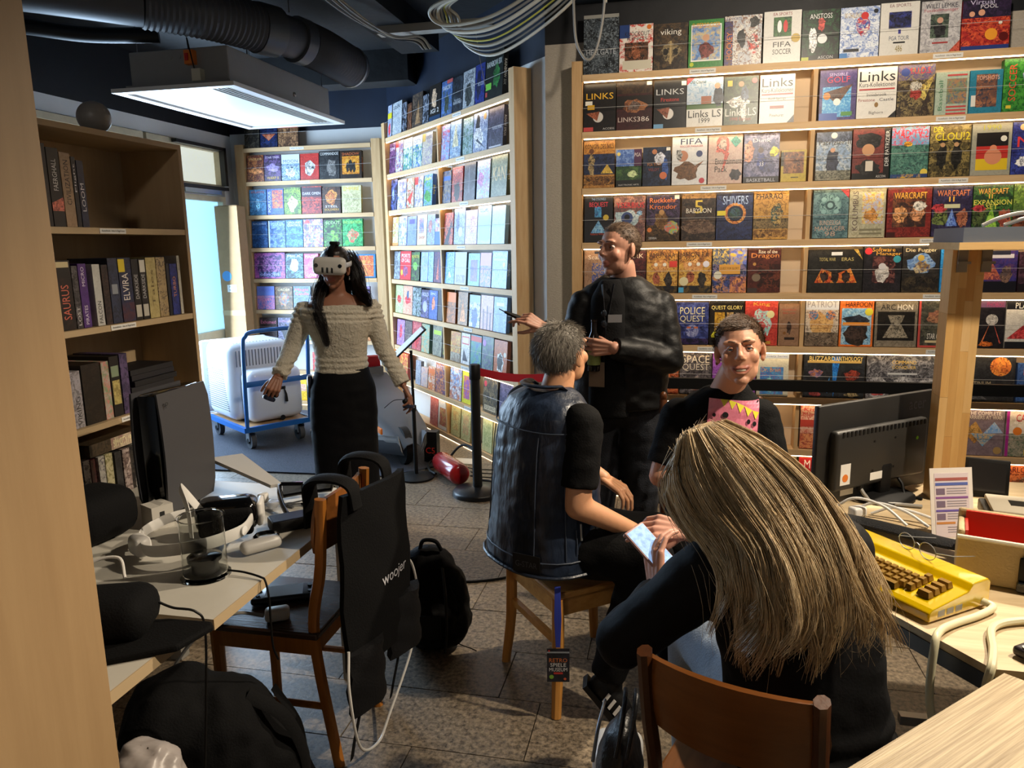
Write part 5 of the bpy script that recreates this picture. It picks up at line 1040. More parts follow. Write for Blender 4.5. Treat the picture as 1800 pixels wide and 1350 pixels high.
def vest_panel(x, z0, z1, bul, ya, yb):
    g = []
    for i in range(9):
        z = z0 + (z1 - z0) * i / 8; wv = 1 - .22 * (i / 8) ** 2 - .12 * (1 - i / 8) ** 2; row = []
        for j in range(9):
            t = j / 8 * 2 - 1
            row.append((x + .10 * t * (yb - ya) + bul * .5 * (1 - t * t) + .004 * math.sin(i * 1.7 + j), (ya + yb) / 2 + t * (yb - ya) / 2 * wv, z))
        g.append(row)
    return g
vbp = MB().sheet(vest_panel(-.912, .33, .885, .05, 1.88, 2.25), .02).build('back_panel', M_fab, vt)
for y in (1.955, 2.20):
    MB().tube(bez([(-.905, y, .84), (-.92, y, .905), (-.98, y, .925), (-1.05, y, .91), (-1.06, y + .01, .84), (-1.062, y + .01, .77)], 6), [(.012, .035)] * 31, 10, flat=(1, 0, 0)).build('shoulder_strap', M_fab, vt)
MB().sheet(vest_panel(-.885, .27, .47, .055, 2.10, 2.27), .03).build('side_pocket', mat('grey_black_fabric', '0e0e10', .7, bump=.2, bscale=120, spec=.25), vt)
MB().sheet(vest_panel(-.925, .20, .40, .05, 1.88, 2.04), .03).build('side_pocket', mat('grey_black_fabric', '0e0e10', .7, bump=.2, bscale=120, spec=.25), vt)
for y in (1.91, 2.24): MB().tube(bez([(-.93, y, .38), (-.91, y + .01, .25), (-.93, y - .02, .10), (-.95, y, .03)], 6), [(.002, .012)] * 19, 6, flat=(1, 0, 0)).build('hanging_strap', M_fab, vt)
VEST_LOGO = vbp
hh = thing('handheld_console', 'grey handheld console with pale screen on the chair seat', 'handheld', (-1.25, 2.09, .452))
F7 = frame((-1.25, 2.10, .453), 25)
MB(F7).rbox((0, 0, .012), (.21, .10, .022), .01, seg=3).build('body', mat('slate_plastic', '23262d', .3), hh)
MB(F7).box(-.06, -.04, .0235, .06, .04, .0242).build('screen', mat('pale_screen', 'a8b0b4', .15), hh)
for s in (-1, 1):
    MB(F7).cyl((s * .083, .018, .023), (s * .083, .018, .029), .010).build('thumb_stick', M_black, hh)
    MB(F7).cyl((s * .083, -.022, .023), (s * .083, -.022, .026), .007).build('button', M_black, hh)
pl = thing('plug_adapter', 'white mains plug with grey cable on the chair seat', 'plug', (-1.20, 1.95, .452))
MB().rbox((-1.195, 1.955, .473), (.075, .045, .04), .012, rot('Z', 30), 3).build('body', M_wplast, pl)
MB().tube(bez([(-1.23, 1.935, .473), (-1.30, 1.88, .50), (-1.40, 1.84, .44), (-1.50, 1.82, .30), (-1.55, 1.82, .12), (-1.58, 1.82, .008)], 8), .0055, 8).build('cable', mat('grey_cable', '8f8d88', .5), pl)
cbl('white_charging_cable', 'white charging cable looping from the vest to the floor', [(-.90, 2.24, .57), (-.885, 2.33, .50), (-.88, 2.36, .36), (-.885, 2.30, .20), (-.90, 2.10, .06), (-.90, 2.0, .03), (-.905, 1.88, .10), (-.91, 1.84, .30), (-.92, 1.87, .42)], .0045, M_wplast)

# ============================================================ bags on the floor, left
def soft(name, prims, voxel, m, parent=None, smooth=4, noise_amp=0.0, noise_scale=8.0, keep=False):
    """union of overlapping primitives grown into one smooth surface"""
    o = prims.build(name, m, None)
    rm = o.modifiers.new('remesh', 'REMESH'); rm.mode = 'VOXEL'; rm.voxel_size = voxel
    if smooth:
        s = o.modifiers.new('smooth', 'SMOOTH'); s.iterations = smooth; s.factor = .5
    dg = bpy.context.evaluated_depsgraph_get(); me = bpy.data.meshes.new_from_object(o.evaluated_get(dg))
    bpy.data.objects.remove(o)
    if noise_amp:
        n = len(me.vertices); co = np.empty(n * 3); no = np.empty(n * 3)
        me.vertices.foreach_get('co', co); me.vertices.foreach_get('normal', no)
        co = co.reshape(-1, 3); no = no.reshape(-1, 3)
        d = np.array([mnoise.noise(Vector(c) * noise_scale) + .5 * mnoise.noise(Vector(c) * noise_scale * 2.3) for c in co])
        co += no * (d * noise_amp)[:, None]; me.vertices.foreach_set('co', co.ravel())
    me.polygons.foreach_set('use_smooth', [True] * len(me.polygons)); me.update()
    if keep: return me
    if parent is not None: me.transform(chain_matrix(parent).inverted())
    o = link(bpy.data.objects.new(name, me)); o.parent = parent
    if not me.materials: me.materials.append(m)
    return o
bp = thing('backpack', 'black backpack standing on the floor behind the vest chair', 'backpack', (-.93, 2.68, 0))
pr = MB().ell((-.93, 2.68, .19), (.15, .11, .20)).ell((-.93, 2.66, .12), (.165, .13, .13)).ell((-.92, 2.60, .14), (.12, .09, .12)).ell((-.95, 2.70, .32), (.11, .085, .09))
soft('body', pr, .010, M_fab, bp, 3, .012, 14)
MB().tube(bez([(-.98, 2.68, .40), (-.96, 2.67, .44), (-.91, 2.67, .44), (-.89, 2.68, .40)], 6), .008, 8).build('top_handle', M_fab, bp)
for x in (-1.02, -.86): MB().tube(bez([(x, 2.60, .36), (x + .03, 2.53, .28), (x + .04, 2.50, .16), (x + .02, 2.54, .05)], 8), [(.004, .018)] * 25, 8, flat=(1, 0, 0)).build('strap', M_fab, bp)
MB().tube(bez([(-.83, 2.58, .30), (-.80, 2.60, .20), (-.82, 2.58, .08), (-.74, 2.62, .012)], 8), [(.002, .009)] * 25, 6).build('loose_strap', M_fab, bp)
MB().rbox((-.92, 2.515, .15), (.14, .012, .10), .005, rot('Z', 8)).build('pocket', mat('grey_black_fabric', '0e0e10', .7, bump=.2, bscale=120, spec=.25), bp)
bb = thing('large_black_bag', 'large black rucksack slumped under the near end of the desk', 'bag', (-1.22, 1.60, 0))
pr = MB().ell((-1.20, 1.62, .22), (.17, .19, .24)).ell((-1.28, 1.56, .36), (.13, .15, .14)).ell((-1.12, 1.68, .16), (.13, .13, .16)).ell((-1.22, 1.64, .10), (.20, .22, .12))
soft('body', pr, .011, M_fab, bb, 3, .016, 9)
MB().tube(bez([(-1.10, 1.62, .42), (-1.02, 1.66, .34), (-.99, 1.70, .20), (-1.0, 1.72, .06)], 8), [(.004, .02)] * 25, 8, flat=(1, 0, 0)).build('strap', M_fab, bb)
MB().tube(bez([(-1.12, 1.78, .34), (-1.06, 1.80, .22), (-1.04, 1.80, .10), (-1.02, 1.82, .015)], 8), [(.003, .014)] * 25, 8, flat=(1, 0, 0)).build('strap', M_fab, bb)
MB().box(-1.135, 1.50, .16, -1.105, 1.53, .26).build('white_tag', M_wplast, bb)
pr = MB().ell((-1.11, 1.26, .28), (.105, .09, .25)).ell((-1.11, 1.26, .16), (.12, .10, .16)).ell((-1.13, 1.26, .42), (.085, .07, .11))
tag(soft('plastic_bag', pr, .010, mat('thin_white_plastic', 'a49c98', .35, trans=.15), None, 2, .014, 22), 'crumpled translucent white plastic bag under the desk', 'bag')
# ============================================================ back area: trolley, white case, carton, tricycle, stands
M_blue = mat('blue_enamel', '1f5fa8', .35, coat=.3)
M_zinc = mat('zinc_plated', 'a8acb0', .35, .7)
M_rub = mat('grey_rubber', '4b4d52', .7)
P0 = Vector((-3.28, 5.11, 0)); E1 = Vector((.576, .817, 0)); E2 = Vector((-.817, .576, 0))
FT = Matrix(((E1.x, E2.x, 0, P0.x), (E1.y, E2.y, 0, P0.y), (0, 0, 1, 0), (0, 0, 0, 1)))
tl = tag(link(bpy.data.objects.new('platform_trolley', None)), 'blue platform trolley with tubular push handle on the mat', 'trolley'); tl.matrix_basis = FT.copy()
f = MB(FT)
for a in ((0, 0, .6, .03), (0, .82, .6, .85), (0, .03, .03, .82), (.57, .03, .6, .82)): f.box(a[0], a[1], .165, a[2], a[3], .205)
f.build('frame', M_blue, tl)
MB(FT).box(.03, .03, .185, .57, .82, .20).build('deck', wood('trolley_board', 'b08a60', '8f6c48', .5, 'x'), tl)
hp = [(.03, .015, .20), (.03, .0, .5), (.03, -.03, .86), (.05, -.035, .93), (.12, -.04, .965), (.48, -.04, .965), (.55, -.035, .93), (.57, -.03, .86), (.57, .0, .5), (.57, .015, .20)]
MB(FT).tube(bez(hp, 6), .016, 12).build('push_handle', M_blue, tl)
MB(FT).tube([(.03, -.01, .55), (.57, -.01, .55)], [(.004, .022)] * 2, 8, flat=(0, 1, 0)).build('cross_bar', M_blue, tl)
for x, y in ((.09, .10), (.51, .10), (.09, .75), (.51, .75)):
    c = MB(FT).box(x - .035, y - .05, .155, x + .035, y + .05, .165).box(x - .030, y - .03, .075, x - .024, y + .03, .155).box(x + .024, y - .03, .075, x + .030, y + .03, .155).build('caster', M_zinc, tl)
    MB(FT).tube([(x - .02, y, .075), (x + .02, y, .075)], .062, 24).build('wheel', M_rub, c)
    MB(FT).tube([(x - .032, y, .075), (x + .032, y, .075)], .022, 16).build('hub', M_blk, c)
wc = tag(link(bpy.data.objects.new('white_case', None)), 'large white rounded case with rows of slots on the blue trolley', 'case'); wc.matrix_basis = FT.copy()
M_case = mat('white_gloss_case', 'cfd3d8', .3, coat=.3)
MB(FT).rbox((.29, .50, .528), (.56, .52, .64), .09, seg=5).build('shell', M_case, wc)
MB(FT).rbox((.29, .79, .527), (.60, .06, .62), .03, seg=3).build('rear_frame', M_case, wc)
MB(FT).rbox((.33, .175, .424), (.47, .20, .43), .07, seg=5).build('front_box', M_case, wc)
for i in range(19):   # slots on the left side and around the top edge
    z = .30 + .018 * i; MB(FT).box(.006, .30 + .004 * i, z, .0105, .70, z + .005).build('slot', mat('slot_grey', '5a6068', .6), wc)
for i in range(17):
    x = .06 + .028 * i; MB(FT).box(x, .30, .8445, x + .006, .66, .8462).build('slot', mat('slot_grey', '5a6068', .6), wc)
for i in range(16):
    x = .075 + .027 * i; MB(FT).box(x, .236, .66, x + .006, .2402, .79).build('slot', mat('slot_grey', '5a6068', .6), wc)
MB(FT).box(.30, .073, .46, .40, .0755, .485).build('handle_slot', M_black, wc)
MB(FT).tube([(.385, .07, .475), (.39, .05, .42), (.392, .052, .36)], [.004, .010, .014], 8).build('tassel', M_black, wc)
MB(FT).cyl((.36, .0735, .225), (.36, .0755, .225), .022).build('lock_hole', M_black, wc)

M_card = mat('brown_cardboard', 'a5845c', .8, var=.25, scale=12, bump=.1, bscale=30)
cb = thing('cardboard_box', 'tall flat cardboard box standing between door and far shelf', 'cardboard box', (-4.24, 6.66, 0))
MB().box(-4.36, 6.60, 0, -4.12, 6.74, 2.0).build('carton', M_card, cb)
MB().prism([(-4.36, 6.60), (-4.12, 6.60), (-4.13, 6.68), (-4.35, 6.68)], 0, .004, Matrix.Translation((0, 0, 2.003))).build('flap', M_card, cb)
MB().box(-4.362, 6.598, .95, -4.118, 6.6, 1.0).build('packing_tape', mat('clear_tape', 'b89b6e', .2), cb)
MB().cyl((-4.285, 6.599, 1.335), (-4.285, 6.597, 1.335), .05, seg=24).build('round_sticker', mat('blue_sticker', '4f8fc4', .5), cb)
lbx = MB().box(-4.29, 6.597, 1.18, -4.19, 6.599, 1.25).build('paper_label', M_label, cb)
t = MB()
for i, w_ in enumerate(('Photo', 'Booth')): lettering(t, w_, Matrix.Translation((-4.24, 6.5968, 1.23 - .03 * i)) @ rot('X', 90), .055, .018)
t.build('label_text', M_ink, lbx)

# small three-wheeled electric vehicle, low white and grey shell
c5 = thing('electric_tricycle', 'low grey and white electric tricycle with red seat back', 'vehicle', (-2.24, 5.42, .012))
FV = frame((-2.36, 5.55, .012), -50) @ Matrix.Scale(.92, 4)   # x along the vehicle (nose to +x), y across
secs = [(-.75, .12, .50, .27, .34), (-.55, .10, .56, .33, .36), (-.30, .10, .44, .36, .38), (.05, .10, .40, .35, .37), (.40, .10, .36, .28, .31), (.70, .12, .28, .18, .22), (.92, .14, .20, .08, .10)]
g = []
for x, zb_, zt, wt, wb_ in secs:
    g.append([(x, -wb_ * .75, zb_ - .02), (x, -wb_, zb_ + .03), (x, -wb_, zb_ + .12), (x, -wt * .9, zt - .03), (x, -wt * .55, zt), (x, 0, zt + .01), (x, wt * .55, zt), (x, wt * .9, zt - .03), (x, wb_, zb_ + .12), (x, wb_, zb_ + .03), (x, wb_ * .75, zb_ - .02)])
MB(FV).sheet(g, .008).build('body_shell', mat('vehicle_grey', '4c4f54', .5), c5)
MB(FV).sheet([[(x, -wb_ - .004, zb_ + .10), (x, -wb_ - .012, zb_ + .14), (x, -wt * .92 - .01, zt - .05)] for x, zb_, zt, wt, wb_ in secs[2:]], .006).build('white_side_panel', mat('vehicle_white', 'a9acae', .45), c5)
MB(FV).box(-.62, -.25, .50, -.50, .25, .60).build('seat_base', mat('vehicle_grey', '4c4f54', .5), c5)
MB(FV).sheet([[(-.60 + .02 * i, -.24 + .01 * i * i * .3, .56 + .05 * i), (-.575 + .02 * i, 0, .57 + .05 * i), (-.60 + .02 * i, .24 - .01 * i * i * .3, .56 + .05 * i)] for i in range(4)], .03).build('seat_back', mat('dark_red_vinyl', '8e1420', .35), c5)
for i in range(5): MB(FV).box(-.35 + i * .2, -.392, .10, -.335 + i * .2, -.375, .22).build('side_rib', M_black, c5)
MB(FV).rbox((.74, -.2, .30), (.10, .015, .05), .006).build('indicator', mat('orange_lens', 'd9701c', .3), c5)
for x, y, r_ in ((-.55, -.30, .17), (-.55, .30, .17), (.72, 0, .15)):
    wv = MB(FV).tube([(x, y - .028, r_), (x, y + .028, r_)], r_, 28).build('wheel', M_black, c5)
    MB(FV).tube([(x, y - .031, r_), (x, y + .031, r_)], r_ * .5, 16).build('hub', M_rub, wv)
fl = MB().box(-1.80, 5.10, .014, -1.70, 5.18, .24).build('mud_flap', M_black, c5)
t = MB(); lettering(t, 'C5', Matrix.Translation((-1.75, 5.098, .10)) @ rot('X', 90), .07, .045); t.build('lettering', mat('red_print', 'c22b1c', .5), fl)

ms = thing('tablet_stand', 'black floor stand holding a slanted tablet beside the woman', 'stand', (-1.74, 4.75, 0))
MB().lathe([(.125, 0), (.125, .012), (.10, .022), (.03, .03), (.015, .032)], (-1.74, 4.75, .0), 32).build('base', M_black, ms)
MB().tube([(-1.74, 4.75, .03), (-1.74, 4.75, .50)], .014, 12).build('pole', M_black, ms)
MB().tube([(-1.74, 4.75, .48), (-1.742, 4.75, .90)], .010, 12).build('inner_pole', M_black, ms)
MB().cyl((-1.74, 4.75, .48), (-1.74, 4.75, .52), .019).build('clamp', M_black, ms)
FTb = Matrix.Translation((-1.765, 4.75, .945)) @ rot('Z', 25) @ rot('Y', -42)
tb = MB(FTb).rbox((0, 0, 0), (.32, .22, .012), .005).build('tablet', M_black, ms)
MB(FTb).box(-.145, -.098, .0061, .145, .098, .0066).build('screen', mat('tablet_screen', 'aebedb', .2, emit='b8c8e8', estr=.35), tb)
fe = thing('fire_extinguisher', 'red fire extinguisher lying on the floor beside the stand', 'fire extinguisher', (-1.55, 4.68, 0))
FE = Matrix.Translation((-1.385, 4.63, .078)) @ rot('Z', 128) @ rot('Y', 90)
MB(FE).lathe([(0, -.02), (.05, -.014), (.068, .0), (.074, .02), (.074, .34), (.066, .375), (.04, .40), (.022, .41), (.022, .43)], seg=28).build('cylinder', mat('red_enamel', 'a3171b', .25, coat=.5), fe)
MB(FE).lathe([(.026, .43), (.026, .46), (.012, .465), (.012, .50)], seg=14).build('valve', M_black, fe)
MB(FE).tube(bez([(0, .02, .45), (.03, .07, .44), (.05, .09, .36), (.05, .085, .25)], 8), .009, 8).build('hose', M_black, fe)
MB(FE).box(-.012, -.004, .46, .012, .004, .54).build('lever', M_black, fe)
def stanchion(label, x, y):
    r = thing('belt_post', label, 'barrier post', (x, y, 0))
    MB().lathe([(.165, 0), (.165, .022), (.155, .034), (.05, .05), (.04, .054)], (x, y, .0), 40).build('base', mat('satin_black', '121214', .35), r)
    MB().lathe([(.031, .05), (.031, .76)], (x, y, 0), 24).build('post', mat('satin_black', '121214', .35), r)
    MB().lathe([(.034, .76), (.036, .765), (.036, .85), (.032, .856), (.0, .856)], (x, y, 0), 24).build('belt_head', M_black, r)
    return r
s1 = stanchion('black belt barrier post on a round base before the slanted shelf', -1.227, 4.49)
s2 = stanchion('black belt barrier post behind the man in the leather vest', -.66, 4.33)
blt = MB().sheet([[(-1.185 + .465 * i / 10, 4.48 - .13 * i / 10 - .006, .835 - .02 * math.sin(math.pi * i / 10)), (-1.185 + .465 * i / 10, 4.48 - .13 * i / 10 - .006, .785 - .02 * math.sin(math.pi * i / 10))] for i in range(11)], .002).build('barrier_belt', mat('red_webbing', 'c01f2c', .6), s1)
cbl('floor_cable', 'black cable snaking on the floor behind the barrier post', [(-1.62, 5.0, .02), (-1.50, 5.05, .16), (-1.36, 4.95, .15), (-1.30, 4.78, .02), (-1.2, 4.72, .012), (-1.05, 4.62, .012)], .009, M_black)
cbl('floor_cable', 'thin black cable on the floor tiles left of the wooden stool', [(-1.05, 3.25, .006), (-.95, 3.22, .006), (-.80, 3.28, .006), (-.70, 3.36, .006), (-.5, 3.4, .006)], .006, M_black)
tag(MB().rbox((-1.14, 4.80, .03), (.07, .09, .05), .015, rot('Z', 30), 3).build('power_adapter', M_black), 'black power adapter on the floor behind the barrier post', 'adapter')
for i in range(3): cbl('floor_wire', ['thin dark wire under the slanted shelf', 'thin wire curling beside the red extinguisher', 'thin wire crossing the floor near the adapter'][i], [(-1.5 + .1 * i, 5.05 - .1 * i, .006), (-1.35, 4.95 - .08 * i, .02), (-1.15 + .05 * i, 4.98 - .1 * i, .006), (-.98, 4.80 - .1 * i, .006)], .004, M_black)
pp = tag(MB().box(-1.62, 5.12, .0025, -1.40, 5.26, .0035).build('paper_sheet', M_label), 'white paper sheet on the floor under the slanted shelf', 'paper')
fb = thing('floor_stand', 'round black stand base on the mat behind the trolley', 'stand', (-2.93, 5.85, 0))
MB().lathe([(.16, .012), (.16, .035), (.14, .045), (.02, .05)], (-2.93, 5.85, 0), 32).build('base', mat('satin_black', '121214', .35), fb)
MB().tube([(-2.93, 5.85, .05), (-2.80, 5.7, .05)], .008, 8).build('foot_bar', M_black, fb)
br = thing('black_rail', 'long black rail mounted before the seventh row of the right shelf', 'rail', (.0, 4.5, 0))
MB().box(-.15, 4.49, .73, 2.7, 4.52, .795).build('bar', M_black, br)
for x in (-.1, 1.2, 2.6): MB().box(x, 4.50, 0, x + .04, 4.515, .73).build('support', M_black, br)
# ============================================================ right: desk, post, monitor and what lies there
M_lw = wood('light_oak_top', 'c6b290', 'a6906c', .5, 'x', .8)
M_lwd = mat('light_oak_diag', 'b8a684', .5, var=.95, scale=3, color2='7f6a48', stretch=(1.0, 55, 55), bump=.12, bscale=8, detail=3)
M_gedge = mat('dark_grey_edge', '3c4048', .5)
dk2 = thing('work_table', 'oak table with dark grey edge carrying monitor and yellow computer', 'table', (1.1, 2.1, 0))
poly = [(.645, 1.545), (1.75, 1.545), (1.75, 2.85), (.47, 2.85), (.47, 2.62), (.335, 2.45), (.335, 2.02)]
MB().prism(poly, .722, .74).build('table_top', M_lw, dk2)
MB().prism([(.643, 1.543), (1.752, 1.543), (1.752, 2.852), (.468, 2.852), (.468, 2.62), (.333, 2.45), (.333, 2.019)], .685, .7218).build('edge', M_gedge, dk2)
for x, y in ((.75, 1.66), (1.68, 1.62), (1.68, 2.78), (.55, 2.78)): MB().box(x - .025, y - .025, 0, x + .025, y + .025, .685).build('leg', mat('grey_leg_metal', '8e8c86', .4, .4), dk2)
MB().box(.72, 2.3, .10, 1.68, 2.33, .13).build('foot_rail', mat('pale_steel', 'b0aca4', .4, .5), dk2)
nt_ = thing('side_table', 'light oak tabletop corner nearest the camera at lower right', 'table', (.5, 1.2, 0), math.radians(44))
MB().prism([(.66, 1.53), (.735, 1.47), (.585, 1.17), (.52, .92), (.03, .92), (.292, 1.175)], .715, .742).build('table_top', M_lwd, nt_)
MB().prism([(.57, 1.36), (.65, 1.36), (.55, .98), (.47, .98)], .70, .7145).build('apron', M_gedge, nt_)
MB().box(.46, 1.08, 0, .52, 1.14, .70).build('leg', M_gedge, nt_)

ps_ = thing('wooden_post', 'laminated wooden post rising from the oak table', 'post', (.90, 2.62, .74))
M_postl = wood('post_oak', 'd0a566', 'bd8e4e', .45, 'z', .7)
stv = [('d6b27a', 'c79d60'), ('c89a5c', 'b5854a'), ('d3aa6c', 'c29556'), ('c99f62', 'b88c50'), ('dab985', 'caa36a')]
for i in range(4):
    x0 = .845 + i * .0235
    zz = [.74, .74 + (.35, .22, .5, .3)[i], .74 + (.62, .7, .66, .74)[i], 1.56]
    for k in range(3):
        a_, b_ = stv[(i + 2 * k) % 5]
        MB().box(x0, 2.60, zz[k], x0 + .0233, 2.68, zz[k + 1] - .0006).build('stave', wood('stave_%d' % ((i + 2 * k) % 5), a_, b_, .45, 'z', .8), ps_)
ts = thing('upper_shelf', 'wooden shelf board with grey top edge above the post', 'shelf', (1.25, 2.62, 1.56))
MB().box(.828, 2.50, 1.56, 1.75, 2.78, 1.582).build('board', wood('shelf_board_pine', 'd9b57c', 'c7a067', .5, 'x'), ts)
MB().box(.84, 2.51, 1.582, 1.75, 2.78, 1.626).build('grey_slab', mat('slate_grey_panel', '5d6470', .5), ts)
MB().box(1.66, 2.60, .74, 1.74, 2.68, 1.56).build('far_post', M_postl, ts)
for x in (.872, .94): 
    MB().box(x - .014, 2.591, 1.49, x + .014, 2.599, 1.559).box(x - .014, 2.584, 1.515, x + .022, 2.591, 1.523).build('clamp', mat('grey_clip', '8f8778', .4, .3), ts)
for i in range(2): cbl('shelf_cable', ['grey cable arching over the upper shelf', 'second grey cable arching over the upper shelf behind'][i], [(.92 + .06 * i, 2.60, 1.632), (.97 + .08 * i, 2.60, 1.655), (1.05 + .1 * i, 2.62, 1.668), (1.2 + .1 * i, 2.66, 1.655), (1.35 + .1 * i, 2.68, 1.634)], .006, mat('grey_cable', '8f8d88', .5))

mo = thing('monitor', 'black flat monitor seen from behind on the oak table', 'monitor', (.67, 2.64, .74))
ex = Vector((.44, .345, 0)).normalized(); ey = Vector((-ex.y, ex.x, 0))
FM = Matrix(((ex.x, ey.x, 0, .665), (ex.y, ey.y, 0, 2.625), (0, 0, 1, 0), (0, 0, 0, 1)))   # -y side is the back
M_mon = mat('monitor_back', '1c1b1a', .5, bump=.15, bscale=200, stretch=(1, 1, 8))
MB(FM).rbox((0, .0, .9125), (.555, .022, .335), .006, seg=2).build('screen_panel', M_mon, mo)
MB(FM).box(-.272, .0112, .75, .272, .012, 1.065).build('display', mat('display_glass', '0a0c10', .1), mo)
MB(FM).rbox((-.005, -.024, .895), (.44, .034, .20), .012, seg=3).build('rear_housing', mat('monitor_housing', '262523', .45), mo)
for i in range(22):
    x = -.20 + i * .0185
    MB(FM).box(x, -.0425, .975, x + .009, -.0405, .992).build('vent_slot', M_black, mo)
t = MB(); lettering(t, 'acer', FM @ Matrix.Translation((.19, -.0114, 1.035)) @ rot('X', 90), .085, .028); t.build('logo', mat('dark_chrome', '5c5c60', .3, .6), mo)
st_ = MB(FM).box(-.20, -.0418, .815, -.155, -.041, .885).build('sticker', M_label, mo)
MB(FM).cyl((-.178, -.0419, .838), (-.178, -.0424, .838), .013, seg=20).build('seal', mat('orange_plastic', 'd9772b', .4), st_)
MB(FM).box(-.06, -.0418, .812, .0, -.041, .838).build('type_label', M_label, mo)
MB(FM).box(-.16, -.0118, .765, -.10, -.0114, .785).build('serial_label', M_label, mo)
MB(FM).cyl((.16, -.041, .93), (.16, -.0425, .93), .006).build('green_dot', mat('green_sticker', '6fb31e', .5), mo)
for x, z in ((-.05, .945), (.05, .945), (-.05, .845), (.05, .845)): MB(FM).cyl((x, -.041, z), (x, -.0422, z), .004).build('screw', M_black, mo)
MB(FM).rbox((.02, -.03, .80), (.055, .028, .12), .01).build('stand_neck', M_black, mo)
MB(FM).lathe([(.11, 0), (.11, .01), (.03, .02)], (.02, -.02, .7405), 28).build('stand_foot', M_black, mo)
MB(FM).tube(bez([(-.09, -.03, .79), (-.09, -.05, .77), (-.07, -.07, .745), (-.02, -.12, .748), (.03, -.17, .748)], 8), .006, 8).build('power_lead', mat('grey_cable', '8f8d88', .5), mo)
MB(FM).rbox((-.09, -.03, .80), (.018, .018, .04), .005).build('plug', M_black, mo)
MB(FM).tube(bez([(.09, -.03, .80), (.09, -.05, .78), (.085, -.07, .748), (.10, -.12, .746)], 8), .005, 8).build('signal_lead', M_black, mo)
cbl('red_cable', 'thin red cable behind the monitor foot', [(.99, 2.80, .85), (.97, 2.76, .78), (.94, 2.745, .744), (.85, 2.83, .744), (.78, 2.835, .744), (.62, 2.81, .744)], .003, mat('red_plastic', 'b3201c', .4))
hpn = thing('headphones', 'white headphones lying behind the monitor stand', 'headphones', (.84, 2.80, .74))
for s in (-1, 1): MB().lathe([(.035, -.012), (.042, -.004), (.042, .006), (.03, .014), (0, .016)], (.93 + .04 * s, 2.81 - .03 * s, .784), 22, rot('Z', -30) @ rot('Y', 78)).build('ear_cup', M_whitep, hpn)
MB().tube(bez([(.97, 2.78, .82), (.98, 2.81, .85), (.95, 2.84, .865), (.91, 2.85, .85), (.89, 2.84, .82)], 6), .006, 8).build('headband', M_whitep, hpn)

M_yel = mat('yellow_translucent_plastic', 'f2cc00', .12, trans=.45, ior=1.3, coat=.4)
M_yel2 = mat('yellow_inner', 'd9b312', .4)
EY1 = Vector((.80, .60, 0)); EY2 = Vector((-.60, .80, 0))
FK = Matrix(((EY1.x, EY2.x, 0, .575), (EY1.y, EY2.y, 0, 1.71), (0, 0, 1, .741), (0, 0, 0, 1)))   # x across the depth (front 0 -> back .21), y along its length
kb = tag(link(bpy.data.objects.new('home_computer', None)), 'yellow transparent home computer keyboard on the oak table', 'computer'); kb.matrix_basis = FK.copy()
prof = [(.0, .004), (.0, .026), (.012, .034), (.13, .052), (.145, .068), (.20, .070), (.21, .060), (.21, .004)]
pv = [(0, z_, -x_) for x_, z_ in prof]
n = len(prof); L_ = .40
vs_ = [(x_, 0, z_) for x_, z_ in prof] + [(x_, L_, z_) for x_, z_ in prof]
MB(FK).add(vs_, [tuple(range(n)), tuple(range(2 * n - 1, n - 1, -1))] + [(i, n + i, n + (i + 1) % n, (i + 1) % n) for i in range(n)]).build('case', M_yel, kb, bevel=.003)
MB(FK).box(.012, .012, .008, .198, L_ - .012, .016).build('circuit_board', mat('board_brass', 'a8811c', .4), kb)
for i in range(4): MB(FK).box(.17, .03 + i * .045, .016, .19, .055 + i * .045, .030).build('port', M_zinc, kb)
for i in range(3): MB(FK).box(.03 + i * .03, -.0005, .012, .052 + i * .03, .006, .026).build('side_port', M_zinc, kb)
M_key = mat('brass_brown_keycap', '8a6a2a', .25, .3)
km = None
for r_ in range(5):
    for c_ in range(16 if r_ < 4 else 1):
        x_ = .026 + r_ * .0205; y_ = .085 + c_ * .0192; z_ = .036 + (x_ - .012) * .1525
        if r_ == 0: x_, y_, z_ = .026, .19, .038
        if r_ == 0 and c_ > 0: continue
        w_ = .085 if r_ == 0 else .0082
        kk = MB(FK)
        kk.add([(x_ - .0088, y_ - w_ - .0006, z_), (x_ + .0088, y_ - w_ - .0006, z_), (x_ + .0088, y_ + w_ + .0006, z_), (x_ - .0088, y_ + w_ + .0006, z_),
                (x_ - .0062, y_ - w_ + .002, z_ + .012), (x_ + .0056, y_ - w_ + .002, z_ + .014), (x_ + .0056, y_ + w_ - .002, z_ + .014), (x_ - .0062, y_ + w_ - .002, z_ + .012)],
               [(0, 3, 2, 1), (4, 5, 6, 7), (0, 1, 5, 4), (1, 2, 6, 5), (2, 3, 7, 6), (3, 0, 4, 7)]).build('key', M_key, kb)
for r_ in range(4):
    x_ = .045 + r_ * .022; z_ = .036 + (x_ - .012) * .1525
    MB(FK).add([(x_ - .009, .03, z_), (x_ + .009, .03, z_), (x_ + .009, .062, z_), (x_ - .009, .062, z_), (x_ - .006, .033, z_ + .013), (x_ + .006, .033, z_ + .014), (x_ + .006, .059, z_ + .014), (x_ - .006, .059, z_ + .013)],
               [(0, 3, 2, 1), (4, 5, 6, 7), (0, 1, 5, 4), (1, 2, 6, 5), (2, 3, 7, 6), (3, 0, 4, 7)]).build('function_key', M_key, kb)
M_ivory = mat('ivory_cable', 'd8d2b0', .4)
MB(FK).tube(bez([(.185, .0, .016), (.185, -.025, .012), (.12, -.032, .009), (.04, -.032, .009), (-.02, -.042, .011), (-.06, -.06, -.005), (-.075, -.07, -.12), (-.055, -.09, -.25)], 8), .0085, 10).build('computer_cable', M_ivory, kb)
